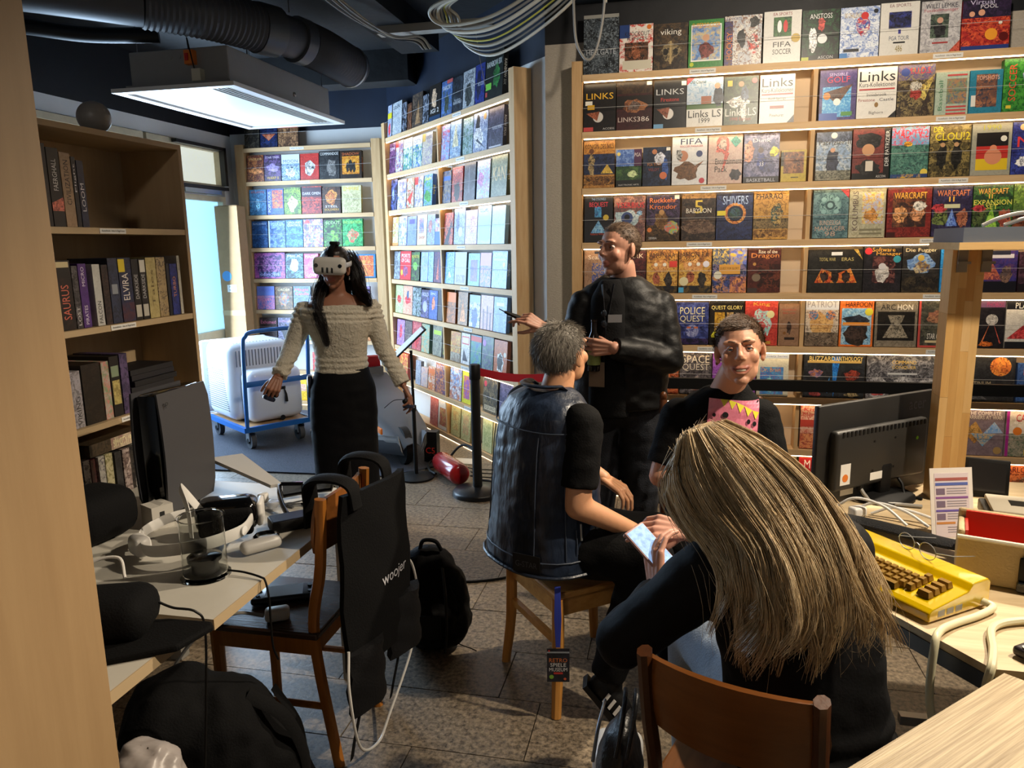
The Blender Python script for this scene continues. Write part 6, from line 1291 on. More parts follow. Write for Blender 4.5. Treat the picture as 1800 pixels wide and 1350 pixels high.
cbl('ivory_cable', 'second thick ivory cable curving over the table corner', [(1.0, 1.78, .751), (.87, 1.765, .751), (.765, 1.745, .751), (.70, 1.70, .751), (.665, 1.60, .752), (.637, 1.532, .752), (.628, 1.525, .70), (.63, 1.52, .6), (.65, 1.515, .35)], .0085, M_ivory)
gls = thing('spectacles', 'wire-rimmed spectacles resting on the yellow computer', 'spectacles', (.58, 1.97, .81))
FG = FK @ Matrix.Translation((.175, .17, .086)) @ rot('Z', 80)
for s in (-1, 1):
    MB(FG).tube([(s * .034 + .026 * math.cos(a * .3927), .0, .021 * math.sin(a * .3927) + .005) for a in range(16)], .0012, 6, closed=True).build('rim', M_zinc, gls)
    MB(FG).tube([(s * .06, 0, .01), (s * .066, -.05, -.002), (s * .062, -.12, -.012)], .0012, 6).build('temple', M_zinc, gls)
MB(FG).tube([(-.008, 0, .01), (0, 0, .014), (.008, 0, .01)], .0012, 6).build('bridge', M_zinc, gls)
slv = thing('cable_sleeve', 'black braided cable sleeve lying behind the yellow computer', 'cable sleeve', (.66, 2.18, .74))
MB().tube(bez([(.47, 2.36, .756), (.58, 2.30, .758), (.68, 2.22, .762), (.735, 2.165, .765), (.775, 2.13, .77)], 10), [(.012, .032)] * 41, 14, flat=(0, 0, 1)).build('sleeve', mat('braided_black', '17181a', .7, bump=.8, bscale=300), slv)
MB().rbox((.80, 2.105, .795), (.04, .03, .10), .012, rot('Z', 20), 3).build('connector', M_black, slv)
for i in range(3): cbl('white_lead', ['white lead looping behind the cable sleeve', 'white lead resting beside the monitor foot', 'white lead crossing the table behind the spectacles'][i], [(.50 + .06 * i, 2.42, .746), (.56 + .06 * i, 2.40, .80 - .012 * i), (.64 + .06 * i, 2.37, .79 - .012 * i), (.70 + .06 * i, 2.33, .746)], .0045, M_whitep)
tag(MB().rbox((.575, 2.40, .758), (.05, .035, .032), .008, rot('Z', 30), 3).build('white_adapter', M_whitep), 'small white adapter block below the monitor', 'adapter')
sg = thing('information_sign', 'laminated information sheet standing against the wooden post', 'sign', (.77, 2.22, .74))
FS = Matrix.Translation((.735, 2.215, .743)) @ rot('Z', 15) @ rot('X', -12)
MB(FS).box(0, 0, 0, .125, .002, .21).build('sheet', mat('laminated_paper', 'e6e0da', .3), sg)
pg = MB(FS).box(.012, -.0006, .012, .113, 0, .195).build('print_area', mat('pink_paper', 'd8ccd2', .5), sg)
def sgn(x0, z0, x1, z1, c): MB(FS).box(x0, -.0012, z0, x1, -.0006, z1).build('printed_block', mat('print_' + c, c, .5), pg)
sgn(.015, .174, .11, .182, 'a8605a'); sgn(.015, .160, .11, .168, '5a6ab0'); sgn(.015, .122, .11, .128, '8a5a9a'); sgn(.015, .085, .11, .091, '6a5aa8'); sgn(.015, .05, .07, .056, 'c8884a')
for z in (.134, .098, .062): sgn(.017, z, .042, z + .018, '7a6a80')
for z in (.150, .143, .136, .114, .107, .1, .078, .071, .064, .04, .033, .026): sgn(.048, z, .105, z + .0025, '9a94a0')
MB(FS).box(.05, .002, 0, .075, .06, .004).build('foot', M_clear, sg)
bg = thing('camera_bag', 'beige canvas bag with open red lining at the right edge', 'bag', (.88, 1.96, .74))
FBg = frame((.895, 1.985, .742), -18)
for s, pts in ((0, [(-.17, -.07), (.17, -.07), (.17, -.055), (-.17, -.055)]), (1, [(-.17, .055), (.17, .055), (.17, .07), (-.17, .07)]), (2, [(-.17, -.055), (-.155, -.055), (-.155, .055), (-.17, .055)]), (3, [(.155, -.055), (.17, -.055), (.17, .055), (.155, .055)])):
    MB(FBg).prism(pts, .0, (.115, .15, .13, .13)[s]).build('canvas_side', mat('beige_canvas', 'b5a27c', .85, bump=.3, bscale=150), bg, bevel=.006)
MB(FBg).box(-.155, -.0548, .0, .155, .0548, .006).build('bottom', mat('beige_canvas', 'b5a27c', .85, bump=.3, bscale=150), bg)
ln = MB(FBg); ln.box(-.153, .048, .006, .153, .0545, .148).box(-.1545, -.05, .006, -.148, .05, .128).box(.148, -.05, .006, .1545, .05, .128).box(-.153, -.0545, .006, .153, -.05, .113)
ln.build('red_lining', mat('red_nylon', 'c22c1a', .5), bg)
MB(FBg).tube([(-.172, -.072, .117), (.172, -.072, .117)], .006, 8).build('zip_edge', mat('cream_zip', 'cfc6b0', .6), bg)
MB(FBg).rbox((-.02, -.076, .05), (.035, .010, .075), .004).build('buckle_strap', M_black, bg)
MB(FBg).rbox((-.02, -.082, .015), (.04, .012, .03), .005).build('buckle', M_gloss, bg)
it = thing('game_device', 'dark handheld game device with small picture on the table corner', 'device', (.75, 1.60, .74))
FI = frame((.775, 1.61, .7415), 35)
MB(FI).rbox((0, 0, .012), (.125, .08, .022), .008, seg=3).build('body', mat('dark_plum_plastic', '2a2428', .35), it)
MB(FI).box(-.035, -.028, .0232, .045, .028, .0238).build('screen', mat('small_picture', '6a4038', .2, var=.8, scale=40, color2='2a3040'), it)
for i in range(3): MB(FI).cyl((-.05, -.02 + .02 * i, .023), (-.05, -.02 + .02 * i, .0255), .006).build('button', M_zinc, it)
cn = thing('retro_console', 'beige retro console behind the canvas bag', 'console', (1.05, 2.40, .74))
FCn = frame((1.07, 2.42, .7415), -12)
MB(FCn).rbox((0, 0, .02), (.26, .18, .038), .006).build('base', mat('dark_grey_console', '3a3a38', .5), cn)
MB(FCn).rbox((.01, .0, .049), (.25, .165, .016), .005).build('top', mat('beige_console', 'b5ad9c', .5), cn)
MB(FCn).box(-.06, -.02, .0572, .06, .03, .0582).build('cartridge_slot', M_black, cn)
mc = thing('small_screen', 'small black framed screen standing beside the wooden post', 'screen', (1.03, 2.66, .74))
FO = Matrix.Translation((1.03, 2.66, .742)) @ rot('Z', -15) @ rot('X', -14)
MB(FO).rbox((0, 0, .065), (.13, .012, .125), .005).build('frame', M_black, mc)
MB(FO).box(-.054, -.0068, .018, .054, -.006, .115).build('glass', mat('smoked_glass', '2a2a2c', .08), mc)
MB().box(.99, 2.66, .741, 1.07, 2.74, .749).build('foot', M_black, mc)

# ============================================================ seats of the group
# the backless wooden seat of the man in the vest
stl = thing('wooden_stool', 'honey-coloured wooden stool under the man in the vest', 'stool', (-.33, 2.56, 0))
FSt = frame((-.33, 2.56, 0), 38)
M_hon = wood('honey_wood', 'c38b45', 'a66c2c', .4, 'z'); M_honx = wood('honey_wood_x', 'cf9a55', 'b37c3a', .4, 'x')
MB(FSt).box(-.20, -.20, .425, .20, .20, .45).build('seat', M_honx, stl, bevel=.008)
MB(FSt).box(-.18, -.185, .36, .18, -.165, .425).box(-.18, .165, .36, .18, .185, .425).box(-.185, -.165, .36, -.165, .165, .425).box(.165, -.165, .36, .185, .165, .425).build('apron', M_honx, stl)
for x, y in ((-.18, -.18), (.18, -.18), (-.18, .18), (.18, .18)):
    MB(FSt).tube(bez([(x * 1.12, y * 1.12, 0), (x * 1.02, y * 1.02, .2), (x * 1.0, y * 1.0, .425)], 5), [.018, .018, .019, .02, .02, .021, .022, .022, .022, .022, .022], 8).build('leg', M_hon, stl)
MB(FSt).box(-.19, -.18, .25, -.17, .18, .275).box(.17, -.18, .25, .19, .18, .275).build('stretcher', M_hon, stl)
ld = thing('lanyard', 'blue lanyard with black museum pass hanging from the stool', 'lanyard', (-.38, 2.25, .14))
FL = frame((-.355, 2.262, 0), 10)
for d in (-.004, .004): MB(FL).tube([(d, .0, .49), (d, -.012, .452), (d * 1.5, -.014, .38), (d * .3, -.014, .28)], [(.0012, .007)] * 4, 6, flat=(0, 1, 0)).build('ribbon', mat('blue_ribbon', '2a3a9c', .6), ld)
cdm = Card(); make_cover(cdm, .075, .12, ['R 0 0 1 1 16181c 20242c 2a2430', 'T RETRO .5 .66 .8 .12 c8703a', 'T SPIELE .5 .52 .7 .11 d8d8d8', 'T MUSEUM .5 .38 .8 .11 d8d8d8', 'R .3 .24 .7 .3 b83a34', 'C .2 .16 .1 7aa83a', 'R 0 .88 1 .93 8a9098', 'C .8 .1 .06 c85a3a', 'C .1 .95 .04 c83a34'])
op = link(bpy.data.objects.new('pass', cdm.mesh('pass'))); op.parent = ld; op.matrix_basis = ld.matrix_basis.inverted() @ FL @ Matrix.Translation((-.037, -.016, .155))
MB(FL).box(-.037, -.0155, .155, .038, -.0125, .275).build('holder', mat('dark_card', '15161a', .3), ld)
# turned wooden chair of the smiling man
M_wal = wood('dark_turned_wood', '5a3218', '43230f', .3, 'z')
wr = thing('turned_chair', 'dark turned-wood chair under the smiling man', 'chair', (.10, 2.89, 0))
FW = frame((.125, 2.89, 0), 174)     # faces +y of the frame
MB(FW).rbox((0, .0, .435), (.40, .40, .035), .015, seg=3).build('seat', wood('dark_turned_x', '5a3218', '43230f', .3, 'x'), wr)
def turned(p, q, n=22, r=.016):
    p, q = Vector(p), Vector(q); pts = [p.lerp(q, i / n) for i in range(n + 1)]
    return pts, [r * (1 + .22 * math.sin(i * 2.1) * (1 if 3 < i < n - 3 else 0)) for i in range(n + 1)]
for s in (-1, 1):
    P_, R_ = turned((s * .17, -.17, .445), (s * 0.195, -.29, .93)); MB(FW).tube(P_, R_, 10).build('back_post', M_wal, wr)
    MB(FW).ell((s * .195, -.292, .945), (.016, .016, .022)).build('finial', M_wal, wr)
    for y in (-.15, .16): 
        P_, R_ = turned((s * .15, y, .425), (s * .19, y * 1.25, 0), 16, .017); MB(FW).tube(P_, R_, 10).build('leg', M_wal, wr)
    MB(FW).tube([(s * .172, -.17, .2), (s * .172, .18, .2)], .010, 8).build('stretcher', M_wal, wr)
for i in range(5):
    x = -.12 + .06 * i; MB(FW).tube([(x, -.175, .445), (x * 1.1, -.27, .85)], .008, 8).build('spindle', M_wal, wr)
g = [[((j / 8 * 2 - 1) * .195, -.275 - .03 * (1 - (j / 4 - 1) ** 2) - .012 * i, .84 + .035 * i + .01 * (1 - (j / 4 - 1) ** 2) * i) for j in range(9)] for i in range(3)]
MB(FW).sheet(g, .018).build('crest_rail', M_wal, wr)
# chair of the long-haired woman
FCh = frame((.20, 1.545, 0), -20)
ch2 = cafe_chair('wooden_chair', 'brown plywood-backed chair under the long-haired woman', FCh, M_ply, wood('back_plywood', '7d4a1e', '683a14', .3, 'x', .6), wood('dark_brown_frame', '4f2c14', '3a1e0c', .35, 'z'), (.64, .80), .37, .40, .05, .06)
pu = thing('leather_handbag', 'black leather handbag hanging at the side of the brown chair', 'handbag', (-.05, 1.62, .3))
M_leather = mat('black_leather', '0b0b0c', .4, var=.4, scale=60, color2='1d1d20', bump=.25, bscale=90)
soft('body', MB().ell((-.10, 1.55, .38), (.055, .13, .14)).ell((-.10, 1.55, .28), (.06, .15, .10)).ell((-.09, 1.55, .46), (.03, .11, .08)), .008, M_leather, pu, 3, .008, 12)
for d in (-.012, .012): MB().tube(bez([(-.09 + d, 1.45, .50), (-.08 + d, 1.47, .56), (-.075 + d, 1.53, .60), (-.08 + d, 1.60, .57), (-.085 + d, 1.64, .50)], 8), .005, 8).build('handle', M_leather, pu)
MB().tube(bez([(-.15, 1.43, .50), (-.145, 1.50, .535), (-.14, 1.60, .53), (-.145, 1.67, .49)], 8), .004, 6).build('zip', M_zinc, pu)
tag(MB().rbox((-.13, 1.95, .09), (.14, .16, .17), .03, seg=3).build('white_container', M_whitep), 'white plastic container on the floor beside the handbag', 'container')
# ============================================================ people: helpers
def V3(*a): return Vector(a)
def limb(mb, pts, rs, end=True, seg=16):
    """tapered limb through joints; end=False leaves the last end cut flat (a hem)"""
    pts = [Vector(p) for p in pts]
    for i in range(len(pts) - 1): mb.tube([pts[i], pts[i + 1]], [rs[i], rs[i + 1]], seg)
    for i, p in enumerate(pts):
        if i < len(pts) - 1 or end: mb.ell(p, (rs[i],) * 3)
    return mb
def loft(mb, rings, seg=32, p=2.4):
    """rings: (centre, half-width vector, half-depth vector); closed body"""
    vs = []
    for c, ax, ay in rings:
        c, ax, ay = Vector(c), Vector(ax), Vector(ay)
        for k in range(seg):
            a = 2 * math.pi * k / seg; ca, sa = math.cos(a), math.sin(a)
            vs.append(c + ax * (abs(ca) ** (2 / p)) * (1 if ca >= 0 else -1) + ay * (abs(sa) ** (2 / p)) * (1 if sa >= 0 else -1))
    n = len(rings)
    fs = [(i * seg + k, i * seg + (k + 1) % seg, (i + 1) * seg + (k + 1) % seg, (i + 1) * seg + k) for i in range(n - 1) for k in range(seg)]
    fs += [tuple(range(seg - 1, -1, -1)), tuple(range((n - 1) * seg, n * seg))]
    return mb.add(vs, fs, True)
def basis(c, fwd, up=(0, 0, 1), roll=0):
    """frame with x = the person's right, y = forward, z = up"""
    y = Vector(fwd).normalized(); z = Vector(up); x = y.cross(z).normalized(); z = x.cross(y)
    M = Matrix(((x.x, y.x, z.x, c[0]), (x.y, y.y, z.y, c[1]), (x.z, y.z, z.z, c[2]), (0, 0, 0, 1)))
    return M @ rot('Y', roll)
def co_of(me):
    a = np.empty(len(me.vertices) * 3); me.vertices.foreach_get('co', a); return a.reshape(-1, 3)
def to_local(M, co):
    A = np.array(M.inverted()); return co @ A[:3, :3].T + A[:3, 3]
def to_world(M, co):
    A = np.array(M); return co @ A[:3, :3].T + A[:3, 3]
M_skin = mat('skin', 'c08d72', .48, attr='Col', bump=.03, bscale=220)
M_skin.node_tree.nodes['Principled BSDF'].inputs['Subsurface Weight'].default_value = .12
M_skin.node_tree.nodes['Principled BSDF'].inputs['Subsurface Radius'].default_value = (.012, .005, .003)
def head_mesh(M, k=1.0, smile=0.0, female=False, voxel=.0036, ears=True, skin='c08d72', beard=0.0):
    S = M @ Matrix.Scale(k, 4); mb = MB(S)
    mb.ell((0, -.012, .032), (.076, .097, .086), seg=28, rings=18)
    mb.ell((0, .020, -.020), (.064 if not female else .060, .074, .086), seg=24, rings=14)
    mb.ell((0, .026, -.060), (.058 if not female else .050, .057, .052), seg=20, rings=12)
    mb.ell((0, .060, -.096), (.026 if not female else .020, .024, .020))
    for s in (-1, 1):
        mb.ell((s * .036, .060, -.022 + .006 * smile), (.028, .025, .028)); mb.ell((s * .030, .048, -.055), (.021, .024, .028))
        mb.ell((s * .030, .080, .036), (.026, .013, .010))
        mb.ell((s * .0105, .097, -.020), (.0085, .0105, .0075))
        if ears:
            mb.ell((s * .079, -.010, -.002), (.008, .019, .032), T=rot('Z', -s * 20)); mb.ell((s * .076, -.002, -.028), (.008, .010, .012))
    mb.tube([(0, .086, .030), (0, .098, .006), (0, .110, -.012), (0, .106, -.020)], [.008, .0095, .0120, .009], 12); mb.ell((0, .108, -.013), (.0125, .011, .010))
    w = .024 + .007 * smile; up_ = .008 * smile
    mb.tube(bez([(-w, .076, -.056 + up_), (-w * .5, .0885, -.0525), (0, .0925, -.0525), (w * .5, .0885, -.0525), (w, .076, -.056 + up_)], 5), .0052, 8)
    mb.tube(bez([(-w, .076, -.057 + up_), (-w * .5, .086, -.0655 - .003 * smile), (0, .0895, -.067 - .004 * smile), (w * .5, .086, -.0655 - .003 * smile), (w, .076, -.057 + up_)], 5), .0058, 8)
    me = soft('head', mb, voxel * k, M_skin, None, 3, keep=True)
    co = co_of(me); L = to_local(S, co)
    def g(c, r): return np.exp(-((L - np.array(c)) ** 2).sum(1) / r ** 2)
    for s in (-1, 1): L[:, 1] -= .0085 * g((s * .031, .084, .012), .0165)
    base = np.array(rgb(skin)); col = np.tile(base, (len(L), 1))
    lips = np.clip(sum(g((x, .09, -.0525 + up_ * (abs(x) / w) ** 2), .0075) + g((x, .088, -.066 + up_ * (abs(x) / w) ** 2), .0078) for x in np.linspace(-w * .9, w * .9, 7)), 0, 1)
    col = col * (1 - .65 * lips[:, None]) + np.array(rgb('a4544c')) * .65 * lips[:, None]
    if smile:
        gap = np.clip(sum(g((x, .088, -.059 + up_ * (abs(x) / w) ** 2), .0042) for x in np.linspace(-w * .8, w * .8, 9)), 0, 1)
        col = col * (1 - .8 * gap[:, None]) + np.array(rgb('4a1c18')) * .8 * gap[:, None]
    ch = np.clip(sum(g((s * .042, .07, -.025), .026) for s in (-1, 1)) + g((0, .11, -.014), .014) * .7, 0, 1)
    col = col * (1 - .22 * ch[:, None]) + np.array(rgb('b8604c')) * .22 * ch[:, None]
    if beard:
        bd = np.clip(g((0, .05, -.09), .045) + g((.04, .04, -.07), .03) + g((-.04, .04, -.07), .03), 0, 1) * beard
        col = col * (1 - .3 * bd[:, None]) + np.array(rgb('6a5248')) * .3 * bd[:, None]
    me.vertices.foreach_set('co', to_world(S, L).ravel()); me.update()
    return me, col
def skin_part(mb, voxel, skin, smooth=4):
    me = soft('part', mb, voxel, M_skin, None, smooth, keep=True)
    return me, np.tile(np.array(rgb(skin)), (len(me.vertices), 1))
def join_body(name, parts, parent):
    """one mesh from the skin pieces (head, torso, arms, hands), coloured per vertex"""
    vs = []; fs = []; cs = []; k = 0
    for me, col in parts:
        vs.append(co_of(me)); cs.append(col)
        for p in me.polygons: fs.append(tuple(i + k for i in p.vertices))
        k += len(me.vertices); bpy.data.meshes.remove(me)
    out = bpy.data.meshes.new(name); out.from_pydata(np.vstack(vs).tolist(), [], fs)
    at = out.attributes.new('Col', 'FLOAT_COLOR', 'POINT'); c = np.vstack(cs); at.data.foreach_set('color', np.hstack([c, np.ones((len(c), 1))]).ravel())
    out.polygons.foreach_set('use_smooth', [True] * len(out.polygons)); out.materials.append(M_skin); out.update()
    out.transform(chain_matrix(parent).inverted())
    o = link(bpy.data.objects.new(name, out)); o.parent = parent; return o
def face_details(M, k, parent, iris, brow, smile=0.0):
    S = M @ Matrix.Scale(k, 4)
    for s in (-1, 1):
        e = MB(S).ell((s * .031, .0685, .012), (.0125, .0125, .0125)).build('eyeball', mat('eye_white', 'cfc9c4', .25), parent)
        MB(S).lathe([(.0058, .0), (.0045, .0016), (0, .002)], seg=14, T=Matrix.Translation((s * .031, .0796, .0115)) @ rot('X', -90)).build('iris', mat('iris_' + iris, iris, .2), e)
        MB(S).lathe([(.0026, .0), (0, .0006)], seg=10, T=Matrix.Translation((s * .031, .0816, .0115)) @ rot('X', -90)).build('pupil', M_ink, e)
        hh = .0062 if not smile else .0048
        MB(S).tube(bez([(s * .0185, .076, .0105), (s * .025, .0815, .012 + hh), (s * .032, .0822, .0125 + hh), (s * .040, .078, .012 + hh * .6), (s * .0455, .071, .0095)], 5), .0024, 6).build('upper_eyelid', mat('lid_skin', 'a87258', .5), parent)
        MB(S).tube(bez([(s * .0185, .076, .010), (s * .026, .0808, .0065), (s * .034, .0808, .006), (s * .0455, .071, .009)], 5), .0018, 6).build('lower_eyelid', mat('lid_skin', 'a87258', .5), parent)
        MB(S).tube(bez([(s * .013, .0905, .0365), (s * .026, .0935, .0405), (s * .040, .085, .0395), (s * .050, .070, .033)], 5), [(.0018, .0032)] * 16, 6).build('eyebrow', mat('brow_' + brow, brow, .8), parent)
    if smile:
        MB(S).tube(bez([(-.022, .0805, -.055), (-.011, .0885, -.0585), (0, .0905, -.0595), (.011, .0885, -.0585), (.022, .0805, -.055)], 5), [(.0028, .0052)] * 21, 8, flat=(0, 1, 0)).build('teeth', mat('teeth', 'd8d0c0', .3), parent)
def hand_mesh(M, curl, skin, side=1, k=1.0, thumb=(.5, .3), spread=1.0):
    """M: origin at the wrist, y towards the fingers, z the back of the hand; side=+1 puts the thumb on +x"""
    mb = MB(M @ Matrix.Scale(k, 4)); s = side
    mb.tube([(0, -.03, 0), (0, .01, 0)], [(.027, .019), (.028, .017)], 14, flat=(1, 0, 0))
    xs = [.030, .010, -.010, -.029]; ln = [(.043, .026, .021), (.048, .030, .022), (.044, .028, .021), (.034, .021, .019)]
    for i, x in enumerate(xs):
        b = Vector((s * x * (1 + .12 * spread), .088 - .006 * abs(i - 1), 0)); mb.tube([(s * x * .6, .0, 0), b], [.0145, .0115], 10)
        p = b; a = 0.0; mb.ell(p, (.0108,) * 3)
        for j, l in enumerate(ln[i]):
            a += curl[i] * (1.0, 1.15, .7)[j]; sp = s * (x * 1.6) * spread * .55
            q = p + Vector((sp * l * 6 * (1 - min(1, a)) * .5 + 0, l * math.cos(a), -l * math.sin(a)))
            r0, r1 = (.0092, .0082, .0074)[j], (.0083, .0075, .0062)[j]
            mb.tube([p, q], [r0, r1], 10); mb.ell(q, (r1,) * 3); p = q
    t0 = Vector((s * .020, .018, -.006)); d = Vector((s * math.cos(thumb[0] * 1.2), math.sin(thumb[0] * 1.2) + .25, -thumb[1])).normalized()
    t1 = t0 + d * .042; d2 = (d + Vector((0, .55, -thumb[1]))).normalized(); t2 = t1 + d2 * .032; t3 = t2 + (d2 + Vector((-s * .25, .2, -.1))).normalized() * .025
    for a_, b_, r0, r1 in ((t0, t1, .0155, .0115), (t1, t2, .0110, .0095), (t2, t3, .0095, .0072)): mb.tube([a_, b_], [r0, r1], 10); mb.ell(b_, (r1,) * 3)
    return skin_part(mb, .0032 * k, skin, 2)
def garment(name, mb, voxel, m, parent, smooth=3, amp=.006, sc=9.0, folds=None):
    o = soft(name, mb, voxel, m, None, smooth, keep=True)
    co = co_of(o); no = np.empty(len(o.vertices) * 3); o.vertices.foreach_get('normal', no); no = no.reshape(-1, 3)
    d = np.array([mnoise.noise(Vector((c[0] * sc, c[1] * sc, c[2] * sc * .55))) + .6 * mnoise.noise(Vector((c[0] * sc * 2.2, c[1] * sc * 2.2, c[2] * sc * 3.4))) for c in co]) * amp
    if folds is not None: d = d + folds(co)
    o.vertices.foreach_set('co', (co + no * d[:, None]).ravel()); o.update()
    o.transform(chain_matrix(parent).inverted())
    ob = link(bpy.data.objects.new(name, o)); ob.parent = parent; return ob
def strands(name, paths, r0, m, parent, tip=.25, root=1.0):
    """many fine tapered three-sided hairs as one mesh; paths (N, K, 3)"""
    P = np.asarray(paths, float); N_, K_, _ = P.shape
    T_ = np.gradient(P, axis=1); T_ /= np.linalg.norm(T_, axis=2, keepdims=True) + 1e-9
    ref = np.array([.31, .52, .79]); U = np.cross(T_, ref); U /= np.linalg.norm(U, axis=2, keepdims=True) + 1e-9; W_ = np.cross(T_, U)
    t = np.linspace(0, 1, K_); rad = r0 * (root + (1 - root) * np.minimum(1, t * 6)) * (1 - (1 - tip) * t ** 2)
    ang = np.arange(3) * 2 * math.pi / 3
    vs = P[:, :, None, :] + rad[None, :, None, None] * (np.cos(ang)[None, None, :, None] * U[:, :, None, :] + np.sin(ang)[None, None, :, None] * W_[:, :, None, :])
    vs = vs.reshape(-1, 3)
    n = np.arange(N_)[:, None, None] * K_ * 3; i = np.arange(K_ - 1)[None, :, None] * 3; k = np.arange(3)[None, None, :]
    a = n + i + k; b = n + i + (k + 1) % 3; fs = np.stack([a, b, b + 3, a + 3], -1).reshape(-1, 4)
    inv = np.array(chain_matrix(parent).inverted()); vs = vs @ inv[:3, :3].T + inv[:3, 3]
    me = bpy.data.meshes.new(name); me.vertices.add(len(vs)); me.vertices.foreach_set('co', vs.ravel())
    me.loops.add(fs.size); me.loops.foreach_set('vertex_index', fs.ravel().astype(np.int32)); me.polygons.add(len(fs))
    me.polygons.foreach_set('loop_start', np.arange(len(fs), dtype=np.int32) * 4)
    me.polygons.foreach_set('use_smooth', [True] * len(fs)); me.update(calc_edges=True); me.materials.append(m)
    o = link(bpy.data.objects.new(name, me)); o.parent = parent; return o
def catmull(P, n):
    """(N, K, 3) control points -> (N, n, 3) smooth"""
    P = np.asarray(P, float); K_ = P.shape[1]; Q = np.concatenate([2 * P[:, :1] - P[:, 1:2], P, 2 * P[:, -1:] - P[:, -2:-1]], 1)
    u = np.linspace(0, K_ - 1 - 1e-6, n); i = u.astype(int); t = (u - i)[None, :, None]
    a, b, c, d = Q[:, i], Q[:, i + 1], Q[:, i + 2], Q[:, i + 3]
    return .5 * (2 * b + (c - a) * t + (2 * a - 5 * b + 4 * c - d) * t ** 2 + (3 * b - a - 3 * c + d) * t ** 3)
def hair_material(name, c1, c2, rough=.45, scale=90):
    return mat(name, c1, rough, var=.85, scale=scale, color2=c2, stretch=(1, 1, .18))
def short_hair(M, k, parent, m, line, n=2600, length=.02, seed=1, comb=(0, -1, -.25), r=.0007, lift=.006):
    """scalp cap plus fine short hair; line: list of (y, z) hairline heights from back to front"""
    S = M @ Matrix.Scale(k, 4); c = np.array((0, -.013, .033)); R_ = np.array((.0785, .0995, .0885))
    ly, lz = zip(*line)
    def line_z(p): return np.interp(p[1], ly, lz) + (.012 * math.exp(-((abs(p[0]) - .046) / .014) ** 2) if p[1] > .03 else 0)
    def ok(p): return p[2] > line_z(p)
    nu, nv = 48, 28; g = []; keep = {}
    vs = []; idx = {}; fs = []
    for i in range(nv + 1):
        for j in range(nu):
            th = math.pi * .78 * i / nv; a = 2 * math.pi * j / nu
            d = np.array((math.sin(th) * math.cos(a), math.sin(th) * math.sin(a), math.cos(th)))
            p = c + d * R_
            m_ = (p[2] - line_z(p) + .006 * mnoise.noise(Vector(p * 70))) / .026
            lf = lift * min(1, max(0, m_)) ** .7 * (1 + .35 * mnoise.noise(Vector(p * 60))) - .0022 * (1 - min(1, max(0, m_ * 1.6)))
            vs.append(tuple(c + d * (R_ + lf)))
            idx[(i, j)] = ok(p)
    for i in range(nv):
        for j in range(nu):
            q = [(i, j), (i, (j + 1) % nu), (i + 1, (j + 1) % nu), (i + 1, j)]
            if any(idx[t] for t in q): fs.append(tuple(t[0] * nu + t[1] for t in reversed(q)))
    MB(S).add(vs, fs, True).build('hair', m, parent)
    rn = np.random.RandomState(seed); paths = []
    cb = np.array(comb, float)
    while len(paths) < n:
        d = rn.normal(size=3); d /= np.linalg.norm(d); p = c + d * R_
        if not ok(p + np.array((0, 0, -.004))): continue
        nrm = d / R_; nrm /= np.linalg.norm(nrm); t = cb - nrm * cb.dot(nrm); t /= np.linalg.norm(t) + 1e-6
        l = length * rn.uniform(.6, 1.15); p0 = c + d * (R_ + lift * .4)
        dirv = nrm * .55 + t * .8 + rn.normal(size=3) * .22
        paths.append([p0, p0 + dirv * l * .5, p0 + dirv * l * .85 + t * l * .3])
    P = to_world(S, np.array(paths).reshape(-1, 3)).reshape(-1, 3, 3)
    return strands('hair_strands', P, r, m, parent, .3)
def decal(surface, cmds, W, H, T, d, name, parent, base=None):
    """print laid on a garment: points of the flat design are cast along d on to the surface"""
    from mathutils.bvhtree import BVHTree
    Mw = chain_matrix(surface)
    tree = BVHTree.FromPolygons([Mw @ v.co for v in surface.data.vertices], [tuple(p.vertices) for p in surface.data.polygons])
    d = Vector(d).normalized()
    def f(x, z, yy):
        p = T @ Vector((x - W / 2, 0, z - H / 2)); h = tree.ray_cast(p - d * .3, d)
        q = h[0] if h[0] is not None else p
        return tuple(q - d * (.0022 - yy * 4))
    cd = Card()
    if base:
        n = 14
        for i in range(n):
            for j in range(n): cd.face([f(W * a / n, H * b / n, 0) for a, b in ((i, j), (i + 1, j), (i + 1, j + 1), (i, j + 1))], cols(base))
    make_cover(cd, W, H, cmds, f, -.0001)
    me = cd.mesh(name); me.transform(chain_matrix(parent).inverted()); o = link(bpy.data.objects.new(name, me)); o.parent = parent; return o
def shoe(name, c, fwd, m, parent, L_=.27, sole=None, stripes=None):
    M = basis(c, fwd); mb = MB(M)
    mb.ell((0, .06, .035), (.045, .09, .035)); mb.ell((0, -.04, .045), (.038, .06, .045)); mb.ell((0, -.045, .085), (.034, .045, .03)); mb.ell((0, .0, .05), (.042, .1, .04))
    o = soft(name, mb, .007, m, parent, 3)
    MB(M).prism([(-.036, -.10), (-.04, 0), (-.047, .07), (-.03, .14), (.03, .14), (.047, .07), (.04, 0), (.036, -.10)], 0, .02).build('sole', sole or M_black, o)
    if stripes:
        for s in (-1, 1):
            for i in range(3): MB(M).sheet([[(s * .046, -.03 + .028 * i, .028), (s * .046, -.018 + .028 * i, .028)], [(s * .044, -.04 + .028 * i, .065), (s * .044, -.028 + .028 * i, .065)]], .002 * s).build('stripe', stripes, o)
    return o
M_denim = mat('dark_denim', '12151d', .8, var=.5, scale=5, color2='1d2430', bump=.3, bscale=200)
M_bcloth = mat('black_cotton', '070708', .85, bump=.2, bscale=160, spec=.2)
